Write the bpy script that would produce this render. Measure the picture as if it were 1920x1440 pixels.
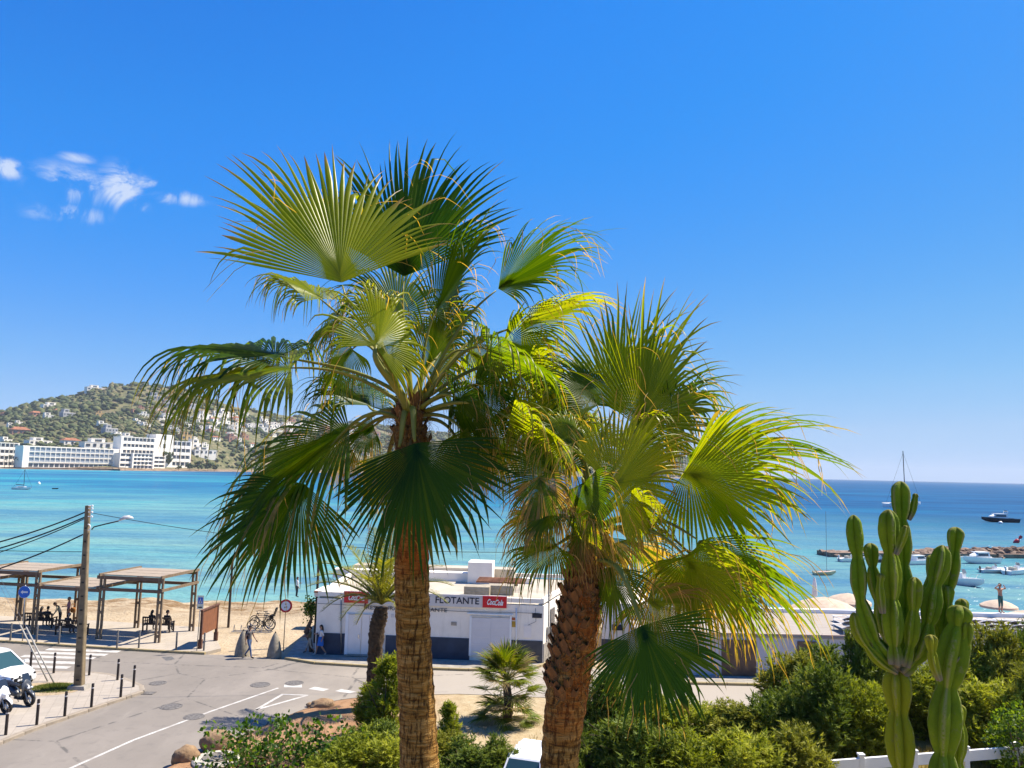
import bpy, bmesh, math, random
import numpy as np
from mathutils import Vector, Matrix, Quaternion
# ------------------------------------------------------------------ scene, camera, light
for o in list(bpy.data.objects):
    bpy.data.objects.remove(o)
scene = bpy.context.scene
COL = scene.collection
rad = math.radians
FPX = 1450.0; CAMZ = 10.5; SEA = -1.5
PITCH = rad(6.46); ROLL = rad(1.27)
cam_d = bpy.data.cameras.new('camera'); cam = bpy.data.objects.new('camera', cam_d); COL.objects.link(cam)
cam_d.sensor_width = 36.0; cam_d.lens = 36.0*FPX/1920.0
cam_d.clip_start = 0.1; cam_d.clip_end = 60000.0
_F = Vector((0, math.cos(PITCH), math.sin(PITCH))); _U0 = Vector((0, -math.sin(PITCH), math.cos(PITCH)))
_X = Vector((1, 0, 0))
_R = _X*math.cos(ROLL) + _U0*math.sin(ROLL); _U = -_X*math.sin(ROLL) + _U0*math.cos(ROLL)
CAM = Vector((0, 0, CAMZ))
cam.matrix_world = Matrix(((_R.x, _U.x, -_F.x, 0), (_R.y, _U.y, -_F.y, 0), (_R.z, _U.z, -_F.z, CAMZ), (0, 0, 0, 1)))
scene.camera = cam

SUN_EL = rad(56); SUN_AZ = rad(67)      # azimuth from +Y towards +X
TO_SUN = Vector((math.cos(SUN_EL)*math.sin(SUN_AZ), math.cos(SUN_EL)*math.cos(SUN_AZ), math.sin(SUN_EL)))
sd = bpy.data.lights.new('sun', 'SUN'); sd.energy = 5.0; sd.angle = rad(0.53); sd.color = (1.0, 0.92, 0.79)
sun = bpy.data.objects.new('sun', sd); COL.objects.link(sun)
sun.rotation_euler = (-TO_SUN).to_track_quat('-Z', 'Y').to_euler(); sun.location = (30, 20, 60)

world = bpy.data.worlds.new('World'); scene.world = world; world.use_nodes = True
wn = world.node_tree; wn.nodes.clear()
def N(nt, t, **kw):
    n = nt.nodes.new(t)
    for k, v in kw.items():
        if k in n.inputs: n.inputs[k].default_value = v
        else: setattr(n, k, v)
    return n
def ray(px, py):
    return _F*FPX + _R*(px-960.0) + _U*(720.0-py)
wo = N(wn, 'ShaderNodeOutputWorld'); bg = N(wn, 'ShaderNodeBackground', Strength=0.0575)
sky = N(wn, 'ShaderNodeTexSky', sky_type='NISHITA', sun_disc=False, sun_elevation=SUN_EL, sun_rotation=SUN_AZ,
        air_density=0.9, dust_density=0.25, ozone_density=2.6, altitude=0.0)
hs = N(wn, 'ShaderNodeHueSaturation', Saturation=1.32, Value=1.0, Hue=0.506)
wn.links.new(sky.outputs[0], hs.inputs['Color'])
# a few small fair-weather clouds low over the hills
tc = N(wn, 'ShaderNodeTexCoord')
def wmath(op, a, b=None):
    m = N(wn, 'ShaderNodeMath', operation=op)
    for i, v in enumerate((a, b)):
        if v is None: continue
        if isinstance(v, (int, float)): m.inputs[i].default_value = v
        else: wn.links.new(v, m.inputs[i])
    return m.outputs[0]
def wvec(op, a, b=None):
    m = N(wn, 'ShaderNodeVectorMath', operation=op)
    for i, v in enumerate((a, b)):
        if v is None: continue
        if isinstance(v, (tuple, list, Vector)): m.inputs[i].default_value = tuple(v)
        else: wn.links.new(v, m.inputs[i])
    return m
noi = N(wn, 'ShaderNodeTexNoise', Scale=21.0, Detail=9.0, Roughness=0.66, Distortion=0.9)
wn.links.new(tc.outputs['Generated'], noi.inputs['Vector'])
mask = None
for (cx, cy, wx, wy, s) in ((225, 350, 42, 44, 1.1), (130, 345, 75, 40, .95), (120, 400, 75, 20, 1.0), (10, 315, 34, 20, 1.1),
                            (335, 372, 60, 15, .8), (275, 343, 36, 14, .75), (250, 385, 40, 16, .8), (145, 297, 40, 12, .7)):
    c = ray(cx, cy).normalized()
    rx = (ray(cx+wx, cy).normalized()-c); ry = (ray(cx, cy-wy).normalized()-c)
    d = wvec('SUBTRACT', tc.outputs['Generated'], c).outputs[0]
    u = wvec('DOT_PRODUCT', d, rx/rx.length_squared).outputs['Value']
    v = wvec('DOT_PRODUCT', d, ry/ry.length_squared).outputs['Value']
    f = wvec('DOT_PRODUCT', tc.outputs['Generated'], c).outputs['Value']
    r2 = wmath('ADD', wmath('MULTIPLY', u, u), wmath('MULTIPLY', v, v))
    e = wmath('MULTIPLY', wmath('EXPONENT', wmath('MULTIPLY', r2, -1.0)), s)
    e = wmath('MULTIPLY', e, wmath('GREATER_THAN', f, 0.0))
    mask = e if mask is None else wmath('MAXIMUM', mask, e)
nm = N(wn, 'ShaderNodeMapRange', interpolation_type='SMOOTHSTEP'); nm.inputs[1].default_value = 0.28; nm.inputs[2].default_value = 0.66
wn.links.new(noi.outputs['Fac'], nm.inputs[0])
cm = wmath('MULTIPLY', mask, nm.outputs[0])
cr = N(wn, 'ShaderNodeMapRange', interpolation_type='SMOOTHSTEP'); cr.inputs[1].default_value = 0.12; cr.inputs[2].default_value = 0.80
cr.inputs[4].default_value = 0.72
wn.links.new(cm, cr.inputs[0])
# camera-like tone response of the clear sky (deep blue overhead, pale blue at the horizon)
sc1 = N(wn, 'ShaderNodeVectorMath', operation='SCALE'); sc1.inputs['Scale'].default_value = 0.115; wn.links.new(hs.outputs[0], sc1.inputs[0])
cv = N(wn, 'ShaderNodeRGBCurve')
for ch, pts in enumerate((((0, 0), (.048, .023), (.067, .032), (.188, .150), (.35, .27), (.591, .385), (.887, .415), (1, .42)),
                          ((0, 0), (.165, .265), (.209, .305), (.418, .455), (.60, .55), (.831, .615), (1, .63)),
                          ((0, 0), (.2, .55), (.468, .91), (.60, .95), (.85, .93), (1, .93)))):
    cu = cv.mapping.curves[ch]
    while len(cu.points) < len(pts): cu.points.new(.5, .5)
    for p_, (a_, b_) in zip(cu.points, pts): p_.location = (a_, b_); p_.handle_type = 'VECTOR'
cv.mapping.extend = 'HORIZONTAL'; cv.mapping.update()
wn.links.new(sc1.outputs[0], cv.inputs['Color'])
sc2 = N(wn, 'ShaderNodeVectorMath', operation='SCALE'); sc2.inputs['Scale'].default_value = 1/0.115; wn.links.new(cv.outputs[0], sc2.inputs[0])
mx = N(wn, 'ShaderNodeMixRGB'); mx.inputs[2].default_value = (7.0, 7.6, 8.6, 1)
wn.links.new(cr.outputs[0], mx.inputs[0]); wn.links.new(sc2.outputs[0], mx.inputs[1])
wn.links.new(mx.outputs[0], bg.inputs[0]); wn.links.new(bg.outputs[0], wo.inputs[0])

vs = scene.view_settings; vs.view_transform = 'Standard'; vs.look = 'None'; vs.exposure = 1.0; vs.gamma = 1.0; vs.use_curve_mapping = False
scene.render.resolution_x = 1024; scene.render.resolution_y = 768
scene.cycles.transparent_max_bounces = 12
scene.cycles.max_bounces = 8; scene.cycles.diffuse_bounces = 3; scene.cycles.transmission_bounces = 4; scene.cycles.volume_bounces = 0

# ------------------------------------------------------------------ helpers
def at(px, py, Y):
    r = ray(px, py); return CAM + r*(Y/r.y)
def gnd(px, py, z=0.0):
    r = ray(px, py); return CAM + r*((z-CAMZ)/r.z)
def pxm(Y): return Y/FPX                        # metres in one photo pixel at distance Y

class MB:
    """collects vertices and faces of one mesh"""
    def __init__(s): s.v = []; s.f = []; s.m = []; s.T = None
    def add(s, vs, fs, mi=0):
        b = len(s.v)
        if s.T is not None: vs = [s.T @ Vector(v) for v in vs]
        s.v += [tuple(v) for v in vs]
        s.f += [tuple(b+i for i in f) for f in fs]; s.m += [mi]*len(fs)
        return s
    def box(s, c, d, mi=0, rot=None, taper=1.0):
        x, y, z = d[0]/2, d[1]/2, d[2]/2; t = taper
        vs = [(-x, -y, -z), (x, -y, -z), (x, y, -z), (-x, y, -z), (-x*t, -y*t, z), (x*t, -y*t, z), (x*t, y*t, z), (-x*t, y*t, z)]
        if rot is not None: vs = [rot @ Vector(v) for v in vs]
        vs = [(v[0]+c[0], v[1]+c[1], v[2]+c[2]) for v in vs]
        return s.add(vs, [(0, 3, 2, 1), (4, 5, 6, 7), (0, 1, 5, 4), (1, 2, 6, 5), (2, 3, 7, 6), (3, 0, 4, 7)], mi)
    def beam(s, a, b, w, h, mi=0, up=(0, 0, 1)):
        a = Vector(a); b = Vector(b); d = (b-a); L = d.length; d.normalize()
        up = Vector(up); sd_ = d.cross(up)
        if sd_.length < 1e-4: sd_ = d.cross(Vector((1, 0, 0)))
        sd_.normalize(); u = sd_.cross(d)
        rot = Matrix((sd_, d, u)).transposed()
        return s.box((a+b)/2, (w, L, h), mi, rot)
    def tube(s, path, radii, n=8, mi=0, caps=True, flat=1.0, upv=None):
        path = [Vector(p) for p in path]
        if isinstance(radii, (int, float)): radii = [radii]*len(path)
        vs = []; fs = []; prev = None
        for i, p in enumerate(path):
            t = (path[min(i+1, len(path)-1)]-path[max(i-1, 0)]).normalized()
            if prev is None:
                ref = Vector(upv) if upv is not None else (Vector((0, 0, 1)) if abs(t.z) < .9 else Vector((1, 0, 0)))
                nrm = (ref - t*ref.dot(t)).normalized()
            else:
                nrm = prev - t*prev.dot(t)
                nrm = nrm.normalized() if nrm.length > 1e-6 else Vector((1, 0, 0))
            prev = nrm; bn = t.cross(nrm)
            for k in range(n):
                a = 2*math.pi*k/n
                vs.append(p + (nrm*math.cos(a)*flat + bn*math.sin(a))*radii[i])
        for i in range(len(path)-1):
            for k in range(n):
                fs.append((i*n+k, i*n+(k+1) % n, (i+1)*n+(k+1) % n, (i+1)*n+k))
        if caps:
            fs.append(tuple(reversed(range(n)))); fs.append(tuple((len(path)-1)*n+k for k in range(n)))
        return s.add(vs, fs, mi)
    def lathe(s, prof, n=16, mi=0, c=(0, 0, 0), jitter=None):
        vs = []; fs = []
        for (r, z) in prof:
            for k in range(n):
                a = 2*math.pi*k/n; vs.append((c[0]+r*math.cos(a), c[1]+r*math.sin(a), c[2]+z))
        for i in range(len(prof)-1):
            for k in range(n):
                fs.append((i*n+k, i*n+(k+1) % n, (i+1)*n+(k+1) % n, (i+1)*n+k))
        if prof[0][0] > 1e-6: fs.append(tuple(reversed(range(n))))
        if prof[-1][0] > 1e-6: fs.append(tuple((len(prof)-1)*n+k for k in range(n)))
        return s.add(vs, fs, mi)
    def prism(s, poly, z0, z1, mi=0):
        n = len(poly)
        vs = [(p[0], p[1], z0) for p in poly]+[(p[0], p[1], z1) for p in poly]
        return s.add(vs, [tuple(reversed(range(n))), tuple(range(n, 2*n))]+[(i, (i+1) % n, n+(i+1) % n, n+i) for i in range(n)], mi)
    def plate(s, poly, axis_o, u, v, thick, mi=0):
        """polygon in the plane (o,u,v) extruded by thick along u x v"""
        o = Vector(axis_o); u = Vector(u); v = Vector(v); w = u.cross(v).normalized()*thick
        n = len(poly); vs = [o+u*a+v*b for a, b in poly]; vs += [p+w for p in vs]
        return s.add(vs, [tuple(reversed(range(n))), tuple(range(n, 2*n))]+[(i, (i+1) % n, n+(i+1) % n, n+i) for i in range(n)], mi)
    def loft(s, rings, mi=0, closed=True, caps=True):
        n = len(rings[0]); vs = [v for r in rings for v in r]; fs = []
        for i in range(len(rings)-1):
            for k in range(n if closed else n-1):
                fs.append((i*n+k, i*n+(k+1) % n, (i+1)*n+(k+1) % n, (i+1)*n+k))
        if caps and closed:
            fs.append(tuple(reversed(range(n)))); fs.append(tuple((len(rings)-1)*n+k for k in range(n)))
        return s.add(vs, fs, mi)
    def ico(s, c, r, rng, j=.25, sub=1, mi=0, sq=(1, 1, 1)):
        vs, fs = ICO[sub]
        c = Vector(c); out = []
        for v in vs:
            k = r*(1+rng.uniform(-j, j)); out.append((c.x+v[0]*k*sq[0], c.y+v[1]*k*sq[1], c.z+v[2]*k*sq[2]))
        return s.add(out, fs, mi)
    def mesh(s, name, mats):
        me = bpy.data.meshes.new(name); me.from_pydata(s.v, [], s.f)
        for m in (mats if isinstance(mats, (list, tuple)) else [mats]): me.materials.append(m)
        if any(s.m): me.polygons.foreach_set('material_index', s.m)
        me.update(); return me
    def build(s, name, mats, parent=None, smooth=False, loc=None):
        me = s.mesh(name, mats); return put(name, me, parent, smooth, loc)
def put(name, me, parent=None, smooth=False, loc=None):
    if smooth is True: me.shade_smooth()
    elif smooth:
        me.shade_smooth(); me.set_sharp_from_angle(angle=rad(smooth))
    o = bpy.data.objects.new(name, me); COL.objects.link(o)
    if parent is not None: o.parent = parent
    if loc is not None: o.location = loc
    return o
def _ico(sub):
    bm = bmesh.new(); bmesh.ops.create_icosphere(bm, subdivisions=sub, radius=1.0)
    r = ([tuple(v.co) for v in bm.verts], [tuple(v.index for v in f.verts) for f in bm.faces]); bm.free(); return r
ICO = {1: _ico(1), 2: _ico(2), 3: _ico(3)}
def tag(o, label=None, cat=None, group=None, kind=None):
    if label: o['label'] = label
    if cat: o['category'] = cat
    if group: o['group'] = group
    if kind: o['kind'] = kind
    return o
def thing(name, label, cat, loc=(0, 0, 0), rz=0.0, group=None, scale=1.0):
    o = bpy.data.objects.new(name, None); COL.objects.link(o); o.empty_display_size = .2
    o.location = loc; o.rotation_euler = (0, 0, rz); o.scale = (scale,)*3
    return tag(o, label, cat, group)
def copy_tree(o, parent=None):
    c = o.copy(); COL.objects.link(c)
    if parent is not None: c.parent = parent
    for ch in list(o.children): copy_tree(ch, c)
    return c
def dup(o, loc, rz=None, label=None, group=None, scale=None):
    c = copy_tree(o); c.location = loc
    if rz is not None: c.rotation_euler = (0, 0, rz)
    if scale is not None: c.scale = (scale,)*3 if isinstance(scale, (int, float)) else scale
    if label: c['label'] = label
    if group: c['group'] = group
    return c

def add_leaf_attr(me, arr):
    a = me.color_attributes.new('leaf', 'FLOAT_COLOR', 'POINT')
    arr = np.concatenate([np.asarray(arr, np.float32), np.ones((len(arr), 1), np.float32)], 1)
    a.data.foreach_set('color', arr.ravel())
# ------------------------------------------------------------------ materials
MATS = {}
def new_mat(name):
    m = bpy.data.materials.new(name); m.use_nodes = True; m.node_tree.nodes.clear(); MATS[name] = m
    nt = m.node_tree; out = N(nt, 'ShaderNodeOutputMaterial'); return m, nt, out
def ramp(nt, fac, stops):
    r = N(nt, 'ShaderNodeValToRGB'); els = r.color_ramp.elements
    while len(els) < len(stops): els.new(0.5)
    for e, (p, c) in zip(els, stops):
        e.position = p; e.color = (c[0], c[1], c[2], 1)
    nt.links.new(fac, r.inputs[0]); return r.outputs[0]
def mixc(nt, fac, a, b, blend='MIX'):
    m = N(nt, 'ShaderNodeMixRGB', blend_type=blend)
    for i, v in ((0, fac), (1, a), (2, b)):
        if isinstance(v, (int, float)): m.inputs[i].default_value = v
        elif isinstance(v, tuple): m.inputs[i].default_value = (v[0], v[1], v[2], 1)
        else: nt.links.new(v, m.inputs[i])
    return m.outputs[0]
def M(name, col, rough=.75, var=.18, scale=4.0, bump=0.0, bscale=None, spec=.35, metal=0.0, col2=None, stretch=None, coat=0.0, detail=5.0):
    """plain procedural material: base colour broken up by two octaves of noise in object space, optional relief"""
    if name in MATS: return MATS[name]
    m, nt, out = new_mat(name); L = nt.links.new
    p = N(nt, 'ShaderNodeBsdfPrincipled', Roughness=rough, Metallic=metal)
    p.inputs['Specular IOR Level'].default_value = spec; p.inputs['Coat Weight'].default_value = coat
    tc = N(nt, 'ShaderNodeTexCoord'); vec = tc.outputs['Object']
    if stretch:
        mp = N(nt, 'ShaderNodeMapping'); mp.inputs['Scale'].default_value = stretch; L(vec, mp.inputs[0]); vec = mp.outputs[0]
    n1 = N(nt, 'ShaderNodeTexNoise', Scale=scale, Detail=detail, Roughness=.6); L(vec, n1.inputs['Vector'])
    c2 = col2 if col2 else tuple(c*(1-var*2) for c in col)
    c1 = col if col2 else tuple(min(1, c*(1+var*.6)) for c in col)
    c = ramp(nt, n1.outputs['Fac'], [(.3, c2), (.68, c1)])
    L(c, p.inputs['Base Color'])
    if bump:
        n2 = N(nt, 'ShaderNodeTexNoise', Scale=bscale or scale*6, Detail=4.0); L(vec, n2.inputs['Vector'])
        b = N(nt, 'ShaderNodeBump', Strength=1.0, Distance=bump); L(n2.outputs['Fac'], b.inputs['Height']); L(b.outputs[0], p.inputs['Normal'])
    L(p.outputs[0], out.inputs[0]); return m
def Mglass(name, col, rough=.06):
    if name in MATS: return MATS[name]
    m, nt, out = new_mat(name)
    p = N(nt, 'ShaderNodeBsdfPrincipled', Roughness=rough); p.inputs['Base Color'].default_value = (*col, 1); p.inputs['Specular IOR Level'].default_value = .7
    nt.links.new(p.outputs[0], out.inputs[0]); return m
WHITE = M('white_render', (.90, .82, .70), .85, .06, .8, .004, 60)
WOOD = M('weathered_wood', (.30, .20, .115), .85, .25, 3, .003, 40, stretch=(6, 6, 1))
STEEL = M('galvanised_steel', (.42, .42, .41), .45, .15, 6, metal=.7)
DARKMETAL = M('dark_metal', (.022, .018, .016), .5, .2, 8)
BLACK = M('black_plastic', (.015, .015, .016), .45, .2, 10)
RUBBER = M('rubber', (.02, .02, .021), .8, .2, 20)
CONCRETE = M('concrete', (.42, .38, .32), .9, .18, 2.5, .004, 40)
CHROME = M('chrome', (.6, .6, .6), .2, .05, 3, metal=1.0)
# ------------------------------------------------------------------ the setting: sea, beach, roads, hills
def smooth(a, b, x):
    t = np.clip((x-a)/(b-a), 0, 1); return t*t*(3-2*t)
_rs = np.random.RandomState(5)
_G = _rs.rand(256, 256)
def vnoise(x, y):
    """value noise, numpy arrays in, 0..1 out"""
    x = np.asarray(x, float); y = np.asarray(y, float)
    xi = np.floor(x).astype(int); yi = np.floor(y).astype(int); fx = x-xi; fy = y-yi
    fx = fx*fx*(3-2*fx); fy = fy*fy*(3-2*fy)
    g = lambda a, b: _G[a % 256, b % 256]
    return (g(xi, yi)*(1-fx)+g(xi+1, yi)*fx)*(1-fy)+(g(xi, yi+1)*(1-fx)+g(xi+1, yi+1)*fx)*fy
def fbm(x, y, o=4):
    r = 0; a = .5
    for i in range(o):
        r = r+a*vnoise(x*2**i+17*i, y*2**i+31*i); a *= .5
    return r
def grid_mesh(name, X, Y, Z, mat, smooth_=True):
    ny, nx = X.shape
    v = np.stack([X, Y, Z], -1).reshape(-1, 3)
    i = np.arange(ny*nx).reshape(ny, nx)
    f = np.stack([i[:-1, :-1], i[:-1, 1:], i[1:, 1:], i[1:, :-1]], -1).reshape(-1, 4)
    me = bpy.data.meshes.new(name); me.from_pydata(v.tolist(), [], f.tolist()); me.materials.append(mat); me.update()
    return put(name, me, None, smooth_)
# sea -----------------------------------------------------------------
m, nt, out = new_mat('sea_water'); L = nt.links.new
geo = N(nt, 'ShaderNodeNewGeometry'); sx = N(nt, 'ShaderNodeSeparateXYZ'); L(geo.outputs['Position'], sx.inputs[0])
def mth(nt, op, a, b=None, c=None):
    n = N(nt, 'ShaderNodeMath', operation=op)
    for i, v in enumerate((a, b, c)):
        if v is None: continue
        if isinstance(v, (int, float)): n.inputs[i].default_value = v
        else: nt.links.new(v, n.inputs[i])
    return n.outputs[0]
def mrange(nt, v, a, b, c=0.0, d=1.0, smooth_=True):
    n = N(nt, 'ShaderNodeMapRange', interpolation_type='SMOOTHSTEP' if smooth_ else 'LINEAR')
    nt.links.new(v, n.inputs[0])
    for i, x in enumerate((a, b, c, d)): n.inputs[i+1].default_value = x
    return n.outputs[0]
def noise(nt, vec, scale, detail=4.0, rough=.55, stretch=None, dist=0.0):
    if stretch:
        mp = N(nt, 'ShaderNodeMapping'); mp.inputs['Scale'].default_value = stretch; nt.links.new(vec, mp.inputs[0]); vec = mp.outputs[0]
    n = N(nt, 'ShaderNodeTexNoise', Scale=scale, Detail=detail, Roughness=rough, Distortion=dist); nt.links.new(vec, n.inputs['Vector']); return n.outputs['Fac']
pos = geo.outputs['Position']
patch = noise(nt, pos, .0042, 5.0, .55, stretch=(.45, 1.0, 1.0), dist=.6)
patch2 = noise(nt, pos, .03, 4.0, .6, stretch=(.35, 1.0, 1.0))
# sand shows pale through the shallows, weed meadows darken the bottom, the open sea is deep
off = mrange(nt, mth(nt, 'ADD', sx.outputs['Y'], mth(nt, 'MULTIPLY', sx.outputs['X'], 1.7)), 60, 650)
sand = mixc(nt, mrange(nt, sx.outputs['Y'], 74, 520), (.21, .40, .37), (.05, .34, .42))
mid = mixc(nt, mth(nt, 'MULTIPLY', mrange(nt, patch, .42, .62), mrange(nt, sx.outputs['Y'], 60, 320, .35, 1.0)), sand, (.022, .155, .32))
mid = mixc(nt, mth(nt, 'MULTIPLY', mrange(nt, patch2, .46, .66), .5), mid, (.03, .19, .35))
mid = mixc(nt, mth(nt, 'MULTIPLY', mrange(nt, patch2, .50, .36), .35), mid, (.04, .40, .46))
deep = mixc(nt, mrange(nt, patch2, .35, .65), (.005, .065, .185), (.008, .115, .28))
deep = mixc(nt, mth(nt, 'MULTIPLY', mrange(nt, patch, .52, .62), mrange(nt, sx.outputs['Y'], 900, 350)), deep, (.012, .25, .42))
colr = mixc(nt, off, mid, deep)
weed = mth(nt, 'MULTIPLY', mrange(nt, noise(nt, pos, .11, 3.0, .5, stretch=(.3, 1, 1)), .47, .62), mrange(nt, sx.outputs['Y'], 120, 82))
colr = mixc(nt, mth(nt, 'MULTIPLY', weed, .6), colr, (.06, .17, .30))
fine = noise(nt, pos, .55, 4.0, .65, stretch=(.30, 1.0, 1.0)); fine2 = noise(nt, pos, .12, 3.0, .6, stretch=(.22, 1.0, 1.0))
colr = mixc(nt, mth(nt, 'MULTIPLY', mrange(nt, fine, .45, .68), .55), colr, mixc(nt, .5, colr, (.02, .12, .26)))
colr = mixc(nt, mth(nt, 'MULTIPLY', mrange(nt, fine2, .48, .64), .5), colr, mixc(nt, .6, colr, (.03, .14, .28)))
bs = N(nt, 'ShaderNodeBsdfDiffuse'); gl = N(nt, 'ShaderNodeBsdfGlossy', Roughness=.18); fr = N(nt, 'ShaderNodeFresnel', IOR=1.33); ms = N(nt, 'ShaderNodeMixShader')
L(colr, bs.inputs['Color']); L(mth(nt, 'MINIMUM', mth(nt, 'MULTIPLY', fr.outputs[0], .6), .15), ms.inputs[0]); L(bs.outputs[0], ms.inputs[1]); L(gl.outputs[0], ms.inputs[2])
w1 = noise(nt, pos, 1.4, 3.0, .6, stretch=(.55, 1.0, 1.0)); w2 = noise(nt, pos, .22, 3.0, .6, stretch=(.5, 1.0, 1.0))
hgt = mth(nt, 'ADD', mth(nt, 'MULTIPLY', w1, .40), mth(nt, 'MULTIPLY', w2, 1.2))
bp = N(nt, 'ShaderNodeBump', Strength=.8, Distance=1.0); L(hgt, bp.inputs['Height']); L(bp.outputs[0], bs.inputs['Normal']); L(bp.outputs[0], gl.inputs['Normal']); L(bp.outputs[0], fr.inputs['Normal'])
L(ms.outputs[0], out.inputs[0]); SEAM = m
mb = MB(); ys = [40, 200, 600, 1500, 4000, 14000]; xs = [-16000, -3000, -600, 0, 600, 3000, 16000]
for j, y in enumerate(ys):
    for x in xs: mb.v.append((x, y, SEA))
for j in range(len(ys)-1):
    for i in range(len(xs)-1):
        a = j*len(xs)+i; mb.f.append((a, a+1, a+len(xs)+1, a+len(xs))); mb.m.append(0)
sea = tag(mb.build('sea', SEAM), kind='structure')

# beach and ground sheet ------------------------------------------------
m, nt, out = new_mat('beach_sand'); L = nt.links.new
geo = N(nt, 'ShaderNodeNewGeometry'); pos = geo.outputs['Position']; sx = N(nt, 'ShaderNodeSeparateXYZ'); L(pos, sx.inputs[0])
n1 = noise(nt, pos, .5, 5, .6); n2 = noise(nt, pos, 5.0, 5, .65); n3 = noise(nt, pos, 1.2, 5, .7, stretch=(.35, 1, 1))
c = ramp(nt, n1, [(.3, (.50, .38, .24)), (.7, (.62, .50, .34))])
c = mixc(nt, mth(nt, 'MULTIPLY', mrange(nt, n2, .45, .75), .5), c, (.36, .25, .14))
# heaps of brown seaweed cast up behind the waterline
wr = mth(nt, 'MULTIPLY', mrange(nt, n3, .40, .60), mth(nt, 'MULTIPLY', mrange(nt, sx.outputs['Y'], 54, 60), mrange(nt, sx.outputs['Y'], 70.5, 68.5)))
c = mixc(nt, wr, c, (.27, .17, .085))
c = mixc(nt, mrange(nt, sx.outputs['Z'], -1.15, -1.42), c, (.55, .45, .32))
p = N(nt, 'ShaderNodeBsdfPrincipled', Roughness=.95); p.inputs['Specular IOR Level'].default_value = .1
L(c, p.inputs['Base Color']); b = N(nt, 'ShaderNodeBump', Strength=1.0, Distance=.12); L(mth(nt, 'ADD', n2, n3), b.inputs['Height']); L(b.outputs[0], p.inputs['Normal']); L(p.outputs[0], out.inputs[0])
SAND = m
xs = np.linspace(-95, 110, 300); ys = np.concatenate([np.linspace(-30, 48, 30), np.linspace(48.5, 90, 150)])
X, Y = np.meshgrid(xs, ys)
shore = 71 + 1.2*np.sin(X*.05+1)+.03*X
Z = -.06 - smooth(56, 74, Y)*1.75 - smooth(73, 90, Y)*3
Z += smooth(53, 58, Y)*(1-smooth(68, 71.5, Y))*((fbm(X*.30, Y*.55)-.40)*1.3)*np.where(X < -4, 1, .3)
ground = tag(grid_mesh('ground', X, Y, Z, SAND), kind='structure')

# asphalt ----------------------------------------------------------------
m, nt, out = new_mat('asphalt'); L = nt.links.new
geo = N(nt, 'ShaderNodeNewGeometry'); pos = geo.outputs['Position']
n1 = noise(nt, pos, .35, 5, .6, stretch=(1, .6, 1)); n2 = noise(nt, pos, 40, 3, .6); n3 = noise(nt, pos, 1.7, 5, .7)
c = ramp(nt, n1, [(.3, (.255, .222, .188)), (.7, (.33, .288, .245))])
c = mixc(nt, mth(nt, 'MULTIPLY', mrange(nt, n3, .50, .74), .5), c, (.19, .17, .15))
n4 = noise(nt, pos, .9, 6, .75, stretch=(1, .25, 1)); c = mixc(nt, mth(nt, 'MULTIPLY', mrange(nt, n4, .52, .70), .30), c, (.42, .37, .31))
sxr = N(nt, 'ShaderNodeSeparateXYZ'); L(pos, sxr.inputs[0])
c = mixc(nt, mth(nt, 'MULTIPLY', mrange(nt, mth(nt, 'ADD', sxr.outputs['X'], mth(nt, 'MULTIPLY', n1, 8)), -9, 2), .75), c, (.54, .47, .38))       # sand-bleached stretch by the beach
c = mixc(nt, mth(nt, 'MULTIPLY', n2, .3), c, (.20, .185, .165))
vor = N(nt, 'ShaderNodeTexVoronoi', feature='DISTANCE_TO_EDGE', Scale=.16); L(mixc(nt, .12, pos, N(nt, 'ShaderNodeTexNoise', Scale=.8).outputs['Color']), vor.inputs['Vector'])
ck = mth(nt, 'MULTIPLY', mrange(nt, vor.outputs['Distance'], .010, .003), mrange(nt, n3, .42, .55))
c = mixc(nt, mth(nt, 'MULTIPLY', ck, .7), c, (.10, .095, .09))
p = N(nt, 'ShaderNodeBsdfPrincipled', Roughness=.9); p.inputs['Specular IOR Level'].default_value = .2
L(c, p.inputs['Base Color']); b = N(nt, 'ShaderNodeBump', Strength=.5, Distance=.01); L(n2, b.inputs['Height']); L(b.outputs[0], p.inputs['Normal']); L(p.outputs[0], out.inputs[0])
ASPH = m
PAINT = M('road_paint', (.74, .71, .66), .8, .12, 2.2, col2=(.44, .40, .35))
def G2(pts, z=0.0): return [(gnd(x, y, z).x, gnd(x, y, z).y) for x, y in pts]
def sheet(name, poly, z, mat, kind='structure', parent=None):
    bm = bmesh.new(); vs = [bm.verts.new((x, y, z)) for x, y in poly]; f = bm.faces.new(vs)
    if f.normal.z < 0: f.normal_flip()
    bmesh.ops.triangulate(bm, faces=bm.faces[:])
    me = bpy.data.meshes.new(name); bm.to_mesh(me); bm.free(); me.materials.append(mat)
    o = put(name, me, parent)
    for p_ in me.polygons:
        pass
    if kind and parent is None: o['kind'] = kind
    return o
def chaikin(pts, n=2, closed=False):
    for _ in range(n):
        q = [] if closed else [pts[0]]
        rng = range(len(pts)) if closed else range(len(pts)-1)
        for i in rng:
            a = pts[i]; b = pts[(i+1) % len(pts)]
            q.append((a[0]*.75+b[0]*.25, a[1]*.75+b[1]*.25)); q.append((a[0]*.25+b[0]*.75, a[1]*.25+b[1]*.75))
        if not closed: q.append(pts[-1])
        pts = q
    return pts
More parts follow.
